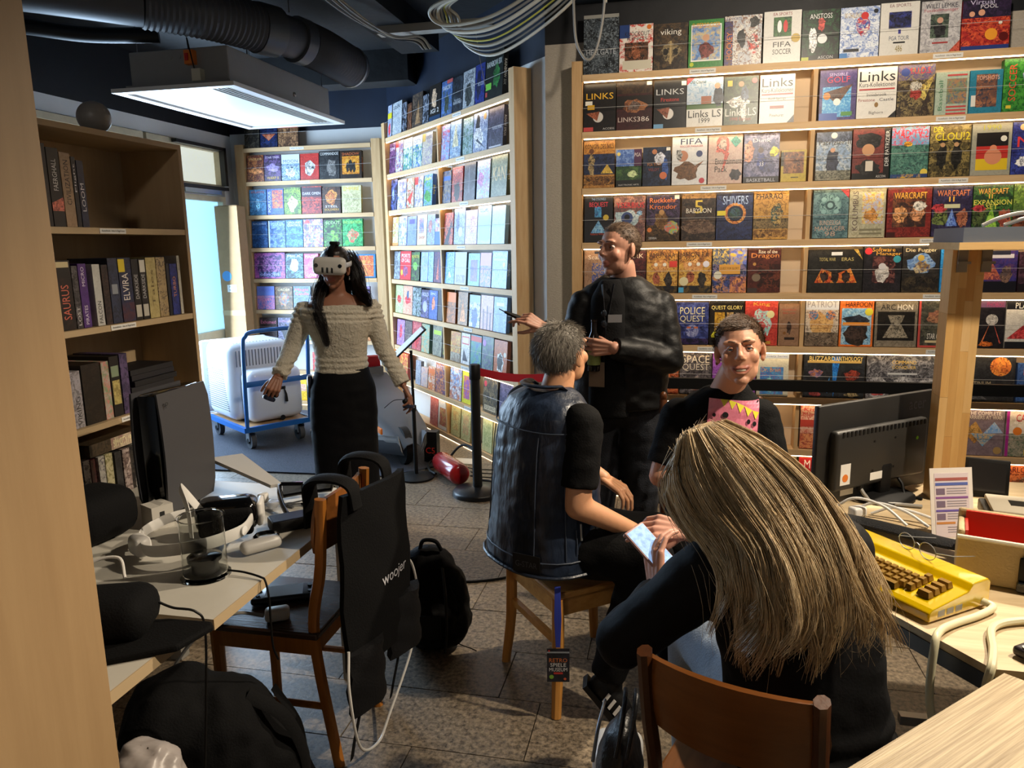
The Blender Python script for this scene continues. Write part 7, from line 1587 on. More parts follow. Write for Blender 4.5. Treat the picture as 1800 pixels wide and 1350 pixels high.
# ============================================================ the woman in the headset
DARKSKIN = '96654e'
wm = thing('person', 'woman in white off-shoulder top and long black skirt wearing a headset', 'person', (-1.90, 4.0, 0))
wx = Vector((.903, .43, 0)); wy = Vector((-.43, .903, 0))      # image right, away from the camera
def w_(a, b, c): return Vector((-1.90, 4.0, 0)) + wx * a + wy * b + Vector((0, 0, c))
HW = basis(w_(-.005, -.02, 1.478), tuple(wx * -.26 + wy * -.965), roll=-3)
parts = [head_mesh(HW, .98, 0, True, .0042, True, DARKSKIN)]
tb_ = MB(); limb(tb_, [w_(0, .0, 1.40), w_(0, .02, 1.30)], [.046, .052])
loft(tb_, [(w_(0, .02, 1.335), wx * .06, wy * .05), (w_(0, .02, 1.31), wx * .13, wy * .065), (w_(0, .02, 1.275), wx * .185, wy * .085), (w_(0, .02, 1.2), wx * .16, wy * .095), (w_(0, .02, 1.05), wx * .13, wy * .09), (w_(0, .02, .85), wx * .15, wy * .1)])
parts.append(skin_part(tb_, .009, DARKSKIN))
armL = [w_(-.180, .02, 1.235), w_(-.265, .0, 1.04), w_(-.345, -.12, .895)]; armR = [w_(.180, .02, 1.235), w_(.245, .0, 1.01), w_(.345, -.08, .80)]
for a in (armL, armR):
    m_ = MB(); limb(m_, a, [.043, .036, .025]); parts.append(skin_part(m_, .008, DARKSKIN))
HL = basis(armL[2] + (armL[2] - armL[1]).normalized() * .015, tuple(armL[2] - armL[1] - Vector((0, 0, .02))), tuple(-wy)); HR = basis(armR[2] + (armR[2] - armR[1]).normalized() * .015, tuple(armR[2] - armR[1]), tuple(wx * .9 - wy * .2))
parts.append(hand_mesh(HL, (.75, .8, .85, .9), DARKSKIN, 1, .95, (.6, .6))); parts.append(hand_mesh(HR, (.35, .45, .55, .6), DARKSKIN, -1, .95, (.6, .4)))
join_body('body', parts, wm)
M_lace = mat('cream_lace', 'cfc6b4', .85, var=.35, scale=70, color2='a79c88', bump=.9, bscale=75)
sw = MB()
loft(sw, [(w_(0, .015, 1.268), wx * .212, wy * .10), (w_(0, .0, 1.225), wx * .215, wy * .125), (w_(0, -.005, 1.165), wx * .185, wy * .135), (w_(0, .0, 1.08), wx * .160, wy * .125), (w_(0, .005, .98), wx * .148, wy * .108), (w_(0, .005, .90), wx * .155, wy * .108), (w_(0, .005, .868), wx * .158, wy * .11)])
for a, rr_ in ((armL, (.062, .053, .046)), (armR, (.062, .053, .048))): limb(sw, [a[0] + wx * (.008 if a is armR else -.008), a[1], a[2]], rr_, end=False)
def gathers(co):
    z = co[:, 2]; return .0045 * np.sin(z * 210 + 14 * co[:, 0]) * ((z > 1.17) & (z < 1.29)) + .0035 * np.sin(z * 190 + 9 * co[:, 0]) * (z < .98) * (z > .86)
top_ = garment('lace_top', sw, .0075, M_lace, wm, 3, .005, 16, gathers)
col_ = MB(); col_.tube([w_(.218 * math.cos(a * .2618), .012 + .125 * math.sin(a * .2618), 1.235 - .014 * math.sin(a * .2618) * -1) for a in range(24)], [(.016, .042)] * 24, 10, closed=True, flat=tuple(wx))
garment('folded_neckline', col_, .007, M_lace, wm, 3, .004, 20, gathers)
sk = MB()
loft(sk, [(w_(0, .005, .905), wx * .152, wy * .105), (w_(0, .005, .86), wx * .165, wy * .118), (w_(0, .01, .78), wx * .190, wy * .138), (w_(0, .01, .62), wx * .197, wy * .145), (w_(0, .0, .35), wx * .190, wy * .14), (w_(0, .0, .07), wx * .186, wy * .14)])
garment('long_skirt', sk, .009, mat('black_skirt', '040407', .75, bump=.1, bscale=60, spec=.2), wm, 3, .006, 6)
for s in (-1, 1): shoe('shoe', w_(.07 * s, -.09, 0), tuple(-wy), M_black, wm)
bag_ = MB(); bag_.rbox(w_(-.185, .03, .80), (.03, .09, .13), .01, Matrix.Rotation(.45, 4, 'Z'))
bag_.build('belt_pouch', mat('dark_blue_gloss', '23283a', .15), wm)
for s in (1,):
    MB(HW).ell((-.083 * s, .0, -.045), (.003, .004, .004)).build('ear_ring', M_zinc, wm); MB(HW).ell((-.083 * s, .0, -.056), (.004, .004, .006)).build('ear_pendant', M_zinc, wm)
M_dkhair = hair_material('dark_brown_hair', '100c0a', '2a1c14', .35)
short_hair(HW, .99, wm, M_dkhair, [(-.12, -.09), (-.03, -.07), (-.005, .02), (.03, .05), (.06, .075), (.1, .09)], 700, .03, 3, (0, -1, .1), .0008, .008)
rn = np.random.RandomState(4)
gl_ = np.array([(-1.925, 4.04, 1.535), (-1.962, 4.015, 1.445), (-1.972, 3.945, 1.331), (-1.960, 3.865, 1.222), (-1.935, 3.845, 1.143), (-1.905, 3.84, 1.060)])
gr_ = np.array([(-1.850, 4.07, 1.535), (-1.812, 4.08, 1.45), (-1.785, 4.06, 1.37), (-1.750, 4.02, 1.32), (-1.715, 3.985, 1.29), (-1.69, 3.97, 1.275)])
pt = []
for g_, n_ in ((gl_, 520), (gr_, 520)):
    for i in range(n_):
        o1 = rn.normal(size=3) * .014; o2 = rn.normal(size=3) * .020; ph = rn.uniform(0, .6)
        t = np.linspace(0, 1, 6)[:, None]; wv = np.sin(t * 9 + ph) * .010 * t
        end = 1 - .25 * rn.rand()
        q = g_ * 1.0; q = q[0] + (q - q[0]) * (np.array([1, 1, end])[None, :]) if i % 3 == 0 else q
        pt.append(q + o1 * (1 - t) * 1.6 + o2 * t * (1.3 - .9 * t) + wv * np.array([[.8, .4, 0]]))
bk_ = np.array([(-1.885, 4.075, 1.52), (-1.878, 4.10, 1.44), (-1.872, 4.105, 1.37), (-1.866, 4.10, 1.33), (-1.862, 4.095, 1.30), (-1.86, 4.09, 1.27)])
for i in range(620):
    a_ = rn.uniform(-1, 1); t = np.linspace(0, 1, 6)[:, None]
    pt.append(bk_ + np.array([wx]) * (a_ * (.055 + .06 * t)) + np.array([wy]) * (-.05 * a_ * a_ * (.6 + t * .6)) + rn.normal(size=3) * .006 + np.sin(t * 8 + a_ * 3) * .004)
strands('long_hair', catmull(pt, 14), .0016, M_dkhair, wm, .3)
# her headset and hand controllers
vh = thing('vr_headset', 'white headset worn by the woman in the lace top', 'headset', tuple(w_(0, -.12, 1.47)))
MB(HW).rbox((0, .112, .018), (.185, .062, .098), .028, seg=5).build('visor', mat('headset_shell', 'c6c2ba', .4), vh)
MB(HW).rbox((0, .080, .016), (.165, .030, .092), .012, seg=3).build('face_cushion', M_fab, vh)
for x in (-.022, .004, .030): MB(HW).rbox((x, .1432, -.005), (.011, .003, .030), .0014).build('sensor_slot', M_gloss, vh)
for x in (-.066, .066): MB(HW).cyl((x, .1425, .020), (x, .1445, .020), .011, seg=18).build('camera_eye', M_gloss, vh)
for s in (-1, 1):
    MB(HW).tube(bez([(s * .088, .095, .025), (s * .091, .04, .028), (s * .089, -.02, .034), (s * .07, -.075, .045)], 6), [(.004, .014)] * 19, 8, flat=(1, 0, 0)).build('side_strap', mat('headset_shell', 'c6c2ba', .4), vh)
MB(HW).tube(bez([(0, .09, .062), (0, .075, .112), (0, .0, .135), (0, -.085, .10), (0, -.115, .045)], 6), [(.004, .016)] * 25, 8, flat=(0, 0, 1)).build('top_strap', M_fab, vh)
MB(HW).rbox((0, .0, .142), (.05, .06, .02), .008).build('strap_buckle', M_black, vh)
for nm, hm, lab in (('hand_controller', HL, 'dark hand controller with wrist cord in her right hand'), ('hand_controller', HR, 'dark round hand controller in her left hand beside the stand')):
    c_ = thing(nm, lab, 'controller', tuple(hm @ Vector((0, .09, -.03))))
    MB(hm).rbox((0, .085, -.034), (.085, .034, .034), .015, seg=3).build('grip', M_black, c_)
    MB(hm).lathe([(.001, -.012), (.033, -.010), (.036, 0), (.033, .010), (.001, .012)], (0.0, .118, -.034), 20, rot('X', 60)).build('head', mat('dark_blue_gloss', '23283a', .15), c_)
    MB(hm).tube(bez([(0.03, .07, -.04), (.035, .05, -.09), (.02, .06, -.16)], 6), .002, 6).build('wrist_cord', M_black, c_)

# ============================================================ the standing man
SK2 = 'b98872'
sm_ = thing('person', 'standing man in black jacket and dark jeans holding a bottle', 'person', (-.23, 3.42, 0))
mx = Vector((.998, .065, 0)); my = Vector((-.065, .998, 0))
def s_(a, b, c): return Vector((-.235, 3.42, 0)) + mx * a + my * b + Vector((0, 0, c))
HS = basis(s_(-.015, -.02, 1.565), tuple(mx * -.72 + my * -.69), roll=2)
parts = [head_mesh(HS, .98, 0, False, .0040, True, SK2, .4)]
m_ = MB(); limb(m_, [s_(0, .0, 1.49), s_(.01, .03, 1.38)], [.058, .064])
loft(m_, [(s_(0, .03, 1.42), mx * .08, my * .07), (s_(0, .03, 1.37), mx * .17, my * .10), (s_(0, .02, 1.2), mx * .17, my * .11), (s_(0, .02, .9), mx * .16, my * .12)]); parts.append(skin_part(m_, .01, SK2))
aL = [s_(-.172, .0, 1.315), s_(-.245, -.05, 1.09), s_(-.335, -.20, 1.235)]; aR = [s_(.172, .02, 1.315), s_(.215, -.05, 1.075), s_(-.030, -.205, 1.15)]
for a_ in (aL, aR): m_ = MB(); limb(m_, a_, [.05, .045, .030]); parts.append(skin_part(m_, .009, SK2))
HB = basis(aR[2] - mx * .012, tuple(-mx * .96 - my * .1 + Vector((0, 0, .05))), tuple(-my * .95 - mx * .1))
HP = basis(aL[2] + (aL[2] - aL[1]).normalized() * .012, tuple(-mx * .8 - my * .25 + Vector((0, 0, .5))), tuple(-my * .6 + Vector((0, 0, .8))))
parts.append(hand_mesh(HB, (.70, .72, .74, .76), SK2, 1, .92, (.75, .75))); parts.append(hand_mesh(HP, (.35, .7, .8, .8), SK2, -1, .90, (.6, .6)))
join_body('body', parts, sm_)
face_details(HS, .98, sm_, '5a6a70', '4a382c')
M_jack = mat('black_jacket_nylon', '060607', .55, bump=.2, bscale=50, spec=.35)
jk = MB()
loft(jk, [(s_(0, .035, 1.452), mx * .085, my * .075), (s_(0, .03, 1.43), mx * .115, my * .09), (s_(0, .03, 1.385), mx * .175, my * .112), (s_(0, .02, 1.28), mx * .205, my * .14), (s_(0, .01, 1.1), mx * .222, my * .155), (s_(0, .01, .95), mx * .216, my * .152), (s_(0, .01, .855), mx * .212, my * .15)])
limb(jk, aL, [.070, .064, .050], end=False); limb(jk, aR, [.070, .066, .052], end=False)
garment('jacket', jk, .0085, M_jack, sm_, 3, .010, 8)
ts_ = MB(); loft(ts_, [(s_(-.05, -.07, 1.44), mx * .045, my * .04), (s_(-.06, -.085, 1.36), mx * .075, my * .06), (s_(-.06, -.105, 1.15), mx * .085, my * .065), (s_(-.055, -.105, .90), mx * .09, my * .065), (s_(-.05, -.1, .82), mx * .09, my * .062)])
garment('dark_shirt', ts_, .009, mat('charcoal_shirt', '0b0b0d', .9, bump=.2, bscale=140, spec=.2), sm_, 3, .004, 8)
jn = MB()
for s in (-1, 1): limb(jn, [s_(.088 * s, .02, .86), s_(.10 * s, .0, .47), s_(.105 * s, .02, .07)], [.118, .088, .068], end=False)
jn.ell(s_(0, .02, .86), (.19, .135, .12)); garment('jeans', jn, .010, M_denim, sm_, 3, .008, 8)
for s in (-1, 1): shoe('shoe', s_(.105 * s, -.03, 0), tuple(-my + mx * .2 * s), M_black, sm_)
short_hair(HS, .98, sm_, hair_material('brown_short_hair', '4a392c', '6a5442', .6), [(-.12, -.045), (-.04, -.035), (-.022, .015), (.0, .03), (.025, .052), (.05, .075), (.075, .09), (.1, .10)], 2600, .012, 6, (0, -.6, -.5), .0006, .0025)
MB().box(-.03, -.001, -.017, .03, .001, .017, T=Matrix.Translation(s_(-.028, -.178, 1.275)) @ rot('Z', 10)).build('name_tag', mat('grey_badge', '8d8d90', .5), sm_)
for x in (-.085, -.035): MB().tube([s_(x, -.13, 1.42), s_(-.07, -.17, 1.22), s_(-.075, -.178, 1.07)], [(.0015, .006)] * 3, 6).build('neck_ribbon', mat('dark_ribbon', '15151c', .6), sm_)
MB().box(-.035, -.002, -.055, .035, .002, .055, T=Matrix.Translation(s_(-.105, -.185, 1.03)) @ rot('Z', -8)).build('hanging_pass', mat('brown_pass', '6a5a4a', .5), sm_)
for s in (-1, 1): MB().ell(s_(-.075, -.18, 1.275 + .022 * s), (.012, .004, .016)).build('folded_sunglasses', mat('tinted_glass', '2a3038', .15), sm_)
ptr = thing('pointer', 'black pointed device in the raised hand of the standing man', 'device', tuple(HP @ Vector((0, .09, -.03))))
MB(HP).tube([(.02, .02, -.028), (.005, .12, -.03), (-.004, .175, -.03)], [.010, .010, .006], 8).build('grip', M_black, ptr)
MB(HP).tube([(-.004, .17, -.03), (-.008, .205, -.026)], [.003, .001], 6).build('tip', M_black, ptr); MB(HP).tube([(-.004, .17, -.03), (.004, .20, -.04)], [.003, .001], 6).build('tip', M_black, ptr)
bt = thing('bottle', 'dark glass bottle in the hand of the standing man', 'bottle', tuple(HB @ Vector((0, .075, -.036)) - Vector((0, 0, .1))))
MB().lathe([(.0, 0), (.029, .002), (.030, .01), (.030, .125), (.026, .145), (.014, .175), (.0125, .215), (.0145, .217), (.0145, .226), (0, .227)], HB @ Vector((0, .072, -.036)) - Vector((0, 0, .11)), 24).build('glass', mat('dark_bottle_glass', '1a1410', .08, trans=.4), bt)
MB().lathe([(.0304, .03), (.0304, .10)], HB @ Vector((0, .072, -.036)) - Vector((0, 0, .11)), 24).build('label', mat('bottle_label', '7d8a4a', .5), bt)

decal(VEST_LOGO, ['T woojer .5 .5 1 1 b4b4ba'], .15, .048, Matrix.Translation((-.6, 2.11, .565)) @ rot('Z', 90), (-1, 0, 0), 'logo', vt)
# ============================================================ the man in the leather vest
SK3 = 'c4906c'
vm = thing('person', 'grey-haired man in black leather vest seated on the wooden stool', 'person', (-.40, 2.48, .45))
fw = Vector((.70, .714, 0)); sx = Vector((.714, -.70, 0))     # forward, his right
def v_(r, f, z, c=(-.415, 2.47)): return Vector((c[0], c[1], 0)) + sx * r + fw * f + Vector((0, 0, z))
HV = basis((-.372, 2.51, 1.222), (.52, .83, .18), roll=0)
parts = [head_mesh(HV, .93, 0, False, .0042, True, SK3)]
m_ = MB(); limb(m_, [(-.378, 2.495, 1.16), (-.40, 2.475, 1.06)], [.053, .060])
loft(m_, [(v_(0, .01, 1.09), sx * .08, fw * .07), (v_(0, .0, 1.05), sx * .17, fw * .09), (v_(0, .0, .9), sx * .17, fw * .11), (v_(-.0, -.02, .5), sx * .17, fw * .12)]); parts.append(skin_part(m_, .01, SK3))
aR = [v_(.185, .0, 1.025), Vector((-.290, 2.275, .765)), Vector((-.115, 2.375, .655))]; aL = [v_(-.185, .03, 1.02), v_(-.20, .22, .80), v_(-.06, .30, .72)]
for a in (aR, aL): m_ = MB(); limb(m_, a, [.052, .043, .028]); parts.append(skin_part(m_, .008, SK3))
d_ = (aR[2] - aR[1]).normalized(); HRv = basis(aR[2] + d_ * .012, tuple(d_ * .9 + Vector((.15, .25, -.05))), (-.35, -.2, .9)); parts.append(hand_mesh(HRv, (.35, .4, .45, .5), SK3, 1, 1.0, (.5, .4)))
d_ = (aL[2] - aL[1]).normalized(); parts.append(hand_mesh(basis(aL[2], tuple(d_), (0, 0, 1)), (.5, .5, .5, .5), SK3, -1, 1.0))
join_body('body', parts, vm)
face_details(HV, .93, vm, '5a6a70', '6a6660')
tsh = MB()
loft(tsh, [(v_(0, .02, 1.105), sx * .075, fw * .065), (v_(0, .01, 1.075), sx * .13, fw * .09), (v_(0, .005, 1.03), sx * .19, fw * .11), (v_(0, .01, .9), sx * .18, fw * .13), (v_(0, .0, .6), sx * .18, fw * .15)])
limb(tsh, [aR[0], aR[0].lerp(aR[1], .78)], [.068, .062], end=False); limb(tsh, [aL[0], aL[0].lerp(aL[1], .78)], [.075, .066], end=False)
garment('black_tshirt', tsh, .008, M_bcloth, vm, 3, .006, 10)
M_vest = mat('waxed_leather', '10131a', .38, var=.7, scale=9, color2='2c3a52', bump=.35, bscale=45, stretch=(1, 1, .35), detail=6)
vs2 = MB()
loft(vs2, [(v_(0, -.005, 1.118), sx * .085, fw * .075), (v_(0, -.01, 1.085), sx * .145, fw * .105), (v_(0, -.01, 1.04), sx * .196, fw * .125), (v_(0, -.012, .95), sx * .200, fw * .145), (v_(0, -.015, .80), sx * .205, fw * .16), (v_(0, -.02, .68), sx * .212, fw * .168), (v_(.0, -.02, .585), sx * .222, fw * .178), (v_(.0, -.015, .525), sx * .232, fw * .19)])
vo = garment('leather_vest', vs2, .0075, M_vest, vm, 2, .007, 9)
def on_vest(pts, rad, nm, m): MB().tube(pts, rad, 6).build(nm, m, vo)
def vring(z, a0, a1, ex=.006):
    rings_ = [(1.085, .145, .105, -.01), (1.04, .196, .125, -.01), (.95, .200, .145, -.012), (.80, .205, .16, -.015), (.68, .212, .168, -.02), (.585, .222, .178, -.02), (.525, .232, .19, -.015)]
    zz = [q[0] for q in rings_][::-1]; hw = np.interp(z, zz, [q[1] for q in rings_][::-1]); hd = np.interp(z, zz, [q[2] for q in rings_][::-1])
    out = []
    for i in range(17):
        a = math.radians(a0 + (a1 - a0) * i / 16); ca, sa = math.cos(a), math.sin(a); p = 2.4
        out.append(v_((hw + ex) * abs(ca) ** (2 / p) * (1 if ca > 0 else -1), -.015 + (hd + ex) * abs(sa) ** (2 / p) * (1 if sa > 0 else -1), z))
    return out
M_seam = mat('vest_seam', '3a4352', .5)
on_vest(vring(1.0, -170, 20, .004), .0025, 'yoke_seam', M_seam); on_vest(vring(.575, -180, 60, .006), .0028, 'waist_seam', M_seam); on_vest(vring(.53, -180, 60, .008), .006, 'hem', M_vest)
for a in (-125, -55, -20): on_vest([vring(z, a, a, .004)[0] for z in np.linspace(.985, .58, 9)], .0022, 'panel_seam', M_seam)
for a, z0, z1 in ((-8, .68, .60), (12, .72, .60), (24, .66, .60)): on_vest([vring(z, a, a, .005)[0] for z in np.linspace(z0, z1, 5)], .0022, 'pocket_seam', M_seam)
q = vring(.555, 18, 18, .012)[0]; MB().ell(q, (.008, .008, .008)).build('snap_button', M_zinc, vo)
q0, q1 = vring(.70, -4, -4, .010)[0], vring(.645, -4, -4, .010)[0]; on_vest([q0, q1], .0035, 'zip', M_zinc)
MB(Matrix.Translation(vring(.565, -62, -62, .004)[0]) @ basis((0, 0, 0), tuple(-fw * .88 + sx * .47)).to_3x3().to_4x4()).box(-.05, 0, -.032, .05, .004, .032).build('leather_patch', mat('black_patch', '0d0d0e', .5), vo)
lt = MB(); lettering(lt, 'G-STAR', Matrix.Translation(vring(.565, -62, -62, .0092)[0]) @ basis((0, 0, 0), tuple(-fw * .88 + sx * .47)).to_3x3().to_4x4() @ rot('Z', 180) @ rot('X', 90), .08, .02); lt.build('patch_letters', mat('dull_grey_print', '4a4a4e', .6), vo)
clr = MB().tube([v_(.083 * math.cos(a), -.005 + .075 * math.sin(a), 1.118 + .014 * (math.sin(a) < 0)) for a in np.linspace(math.pi * .95, math.pi * 2.05, 14)], [(.006, .018)] * 14, 8, flat=(0, 0, 1)).build('collar', M_vest, vo)
tr_ = MB()
limb(tr_, [(-.38, 2.40, .575), (-.06, 2.33, .585), (-.195, 2.322, .15)], [.105, .082, .062], end=False); limb(tr_, [(-.42, 2.56, .572), (.015, 2.58, .565), (.02, 2.59, .10)], [.10, .074, .058], end=False)
tr_.ell((-.43, 2.47, .56), (.16, .16, .09)); garment('black_trousers', tr_, .0095, M_bcloth, vm, 3, .007, 9)
shoe('sneaker', (-.215, 2.33, .035), (.62, .05, -.75), M_black, vm, sole=M_black, stripes=M_whitep); shoe('sneaker', (.035, 2.61, 0), (.2, .97, 0), M_black, vm, stripes=M_whitep)
short_hair(HV, .93, vm, hair_material('grey_hair', '8c867c', '4f4a44', .6), [(-.12, -.062), (-.05, -.055), (-.022, -.01), (.0, .02), (.05, .055), (.1, .085)], 4200, .026, 8, (.1, -.25, -1), .0007, .006)
wbnd = MB().tube([HRv @ Vector((.030 * math.cos(a), -.005, .024 * math.sin(a))) for a in np.linspace(0, 6.283, 20)[:-1]], .0022, 6, closed=True).build('yellow_wristband', mat('yellow_cord', 'c8a82a', .6), vm)

# ============================================================ the smiling man
SK4 = 'c8957a'
fm = thing('person', 'smiling man in black t-shirt with pink print', 'person', (.16, 2.80, .45))
HF = basis((.228, 2.715, 1.213), (-.075, -.99, .10), roll=6)
parts = [head_mesh(HF, 1.0, 1.0, False, .0033, True, SK4)]
m_ = MB(); limb(m_, [(.215, 2.745, 1.13), (.185, 2.80, 1.035)], [.056, .060])
loft(m_, [((.185, 2.80, 1.065), (.05, 0, 0), (0, .055, 0)), ((.175, 2.81, 1.0), (.11, 0, 0), (0, .08, 0)), ((.17, 2.83, .8), (.15, 0, 0), (0, .1, 0)), ((.16, 2.86, .5), (.16, 0, 0), (0, .11, 0))]); parts.append(skin_part(m_, .01, SK4))
bL = [Vector((.025, 2.795, .955)), Vector((-.040, 2.735, .735)), Vector((.10, 2.645, .725))]; bR = [Vector((.318, 2.795, .962)), Vector((.362, 2.74, .775)), Vector((.30, 2.60, .64))]
for a in (bL, bR): m_ = MB(); limb(m_, a, [.052, .041, .028]); parts.append(skin_part(m_, .008, SK4))
for a, s in ((bL, 1), (bR, -1)):
    d_ = (a[2] - a[1]).normalized(); parts.append(hand_mesh(basis(a[2] + d_ * .01, tuple(d_), (0, -.5, .9)), (.4, .45, .5, .5), SK4, -s, .98))
join_body('body', parts, fm)
face_details(HF, 1.0, fm, '5b6f7c', '4a3526', 1.0)
tf = MB()
loft(tf, [((.188, 2.795, 1.078), (.072, 0, .012), (0, .070, 0)), ((.18, 2.805, 1.045), (.108, 0, .006), (0, .088, 0)), ((.172, 2.81, 1.0), (.158, 0, .004), (0, .105, 0)), ((.170, 2.815, .93), (.180, 0, 0), (0, .128, 0)), ((.168, 2.83, .80), (.182, 0, 0), (0, .13, 0)), ((.165, 2.845, .65), (.178, 0, 0), (0, .14, 0)), ((.16, 2.86, .52), (.182, 0, 0), (0, .15, 0))])
limb(tf, [bL[0], bL[0].lerp(bL[1], .82)], [.068, .064], end=False); limb(tf, [bR[0], bR[0].lerp(bR[1], .80)], [.068, .064], end=False)
tso = garment('printed_tshirt', tf, .007, M_bcloth, fm, 3, .005, 10)
decal(tso, ['P .22 1 .3 .86 .38 1 d8cf3a', 'P .38 1 .46 .82 .54 .96 d8cf3a', 'P .54 .96 .62 .76 .70 .9 d8cf3a', 'P .70 .9 .78 .7 .86 .82 d8cf3a', 'P .86 .82 .94 .64 1 .78 d8cf3a', 'E .34 .70 .06 .06 141214', 'E .12 .68 .035 .04 141214', 'E .56 .52 .045 .04 141214', 'E .70 .44 .04 .05 141214', 'E .80 .60 .035 .05 141214', 'E .92 .56 .04 .05 141214', 'E .36 .5 .03 .04 8a5a66', 'E .52 .34 .045 .04 8a5a66', 'P .74 .12 .86 .5 .98 .1 e8e4e0', 'P .80 .12 .86 .4 .92 .1 5a5458', 'E .25 .3 .04 .05 141214'],
      .178, .175, Matrix.Translation((.212, 2.6, .950)) @ rot('Y', 4), (0, 1, 0), 'shirt_print', tso, ['d0788e', 'd0788e', 'c86e84'])
jn = MB()
for a, b, c in (((.09, 2.86, .572), (.20, 2.58, .565), (.205, 2.57, .08)), ((.25, 2.86, .572), (.335, 2.555, .565), (.34, 2.56, .08))): limb(jn, [a, b, c], [.105, .082, .062], end=False)
jn.ell((.165, 2.86, .56), (.18, .15, .09)); garment('blue_jeans', jn, .010, mat('blue_denim', '4a5a74', .85, var=.4, scale=8, color2='34425a', bump=.3, bscale=200), fm, 3, .007, 9)
for x in (.21, .34): shoe('shoe', (x, 2.545, 0), (0, -1, 0), M_black, fm)
short_hair(HF, 1.0, fm, hair_material('brown_hair', '3c2a1c', '5e4530', .55), [(-.12, -.055), (-.05, -.05), (-.024, -.005), (.0, .02), (.025, .045), (.045, .066), (.065, .078), (.1, .094)], 4200, .020, 9, (.6, .5, .2), .0007, .0055)
MB(HF).ell((.081, -.004, -.034), (.005, .008, .009)).build('ear_tunnel', mat('brown_wood_bead', '7a4a20', .4), fm)
MB(HF).ell((-.012, .104, -.016), (.0016, .0016, .0016)).build('nose_stud', M_zinc, fm)

# ============================================================ the woman with long fair hair
SK5 = 'c99682'
bw = thing('person', 'woman with long blonde hair in black top looking down at a phone', 'person', (.28, 1.56, .45))
ff = Vector((-.50, .866, 0)); fr_ = Vector((.866, .50, 0))
HBl = basis((.098, 1.735, 1.056), (-.62, .70, -.50), (0, 0, 1), roll=0)
parts = [head_mesh(HBl, .95, 0, True, .0045, True, SK5)]
m_ = MB(); limb(m_, [(.105, 1.70, .99), (.185, 1.66, .93)], [.05, .056])
loft(m_, [((.19, 1.655, .955), fr_ * .08, ff * .07), ((.24, 1.625, .90), fr_ * .15, ff * .09), ((.28, 1.58, .75), fr_ * .14, ff * .10), ((.30, 1.55, .5), fr_ * .15, ff * .1)]); parts.append(skin_part(m_, .01, SK5))
cL = [Vector((.095, 1.565, .895)), Vector((-.100, 1.575, .705)), Vector((-.030, 1.785, .735))]; cR = [Vector((.375, 1.715, .90)), Vector((.30, 1.96, .74)), Vector((.055, 1.93, .835))]
for a in (cL, cR): m_ = MB(); limb(m_, a, [.045, .038, .025]); parts.append(skin_part(m_, .008, SK5))
HLb = basis(cL[2] + Vector((.0, .01, .012)), (-.10, .45, .85), (-.80, -.50, .25)); HRb = basis(cR[2] + Vector((-.015, .0, .006)), (-.95, -.05, .12), (.1, -.55, .8))
parts.append(hand_mesh(HLb, (.45, .5, .55, .6), SK5, 1, .92, (.55, .7))); parts.append(hand_mesh(HRb, (.28, .36, .46, .55), SK5, -1, .92, (.5, .5)))
join_body('body', parts, bw)
M_btop = mat('black_jersey', '060608', .75, bump=.1, bscale=120, spec=.25)
bt_ = MB()
loft(bt_, [((.175, 1.665, .985), fr_ * .075, ff * .065), ((.20, 1.65, .965), fr_ * .12, ff * .085), ((.245, 1.62, .91), fr_ * .190, ff * .115), ((.272, 1.59, .82), fr_ * .190, ff * .135), ((.290, 1.565, .70), fr_ * .178, ff * .135), ((.300, 1.555, .60), fr_ * .182, ff * .14), ((.305, 1.55, .52), fr_ * .192, ff * .15)], p=2.2)
limb(bt_, [cL[0], cL[1], cL[2] - (cL[2] - cL[1]) * .06], [.078, .062, .042], end=False); limb(bt_, [cR[0], cR[1], cR[2]], [.078, .060, .042], end=False)
def bfolds(co): return .006 * np.sin(co[:, 2] * 120 + 12 * co[:, 0]) * np.clip((.66 - co[:, 2]) * 9, 0, 1)
garment('black_top', bt_, .0075, M_btop, bw, 3, .006, 8, bfolds)
M_lden = mat('light_denim', '9aa8b8', .85, var=.4, scale=10, color2='7a8a9e', bump=.3, bscale=180)
jn = MB()
limb(jn, [(.235, 1.60, .572), (.075, 1.97, .545), (.09, 1.95, .07)], [.105, .080, .06], end=False); limb(jn, [(.375, 1.66, .572), (.26, 2.04, .545), (.27, 2.02, .07)], [.105, .080, .06], end=False)
jn.ell((.305, 1.575, .555), (.17, .16, .085)); garment('light_jeans', jn, .010, M_lden, bw, 3, .006, 9)
for c in ((.09, 1.99, 0), (.27, 2.06, 0)): shoe('shoe', c, tuple(ff), mat('white_shoe', 'c8c4bc', .5), bw)
M_blond = hair_material('ash_blonde_hair', 'c4aa80', '80694c', .38, 140)
M_blond2 = hair_material('pale_blonde_hair', 'e6d0a8', 'b09670', .38, 140)
short_hair(HBl, .955, bw, M_blond, [(-.12, -.11), (-.03, -.10), (-.005, -.02), (.03, .03), (.06, .06), (.1, .08)], 300, .03, 5, (0, -1, 0), .0008, .010)
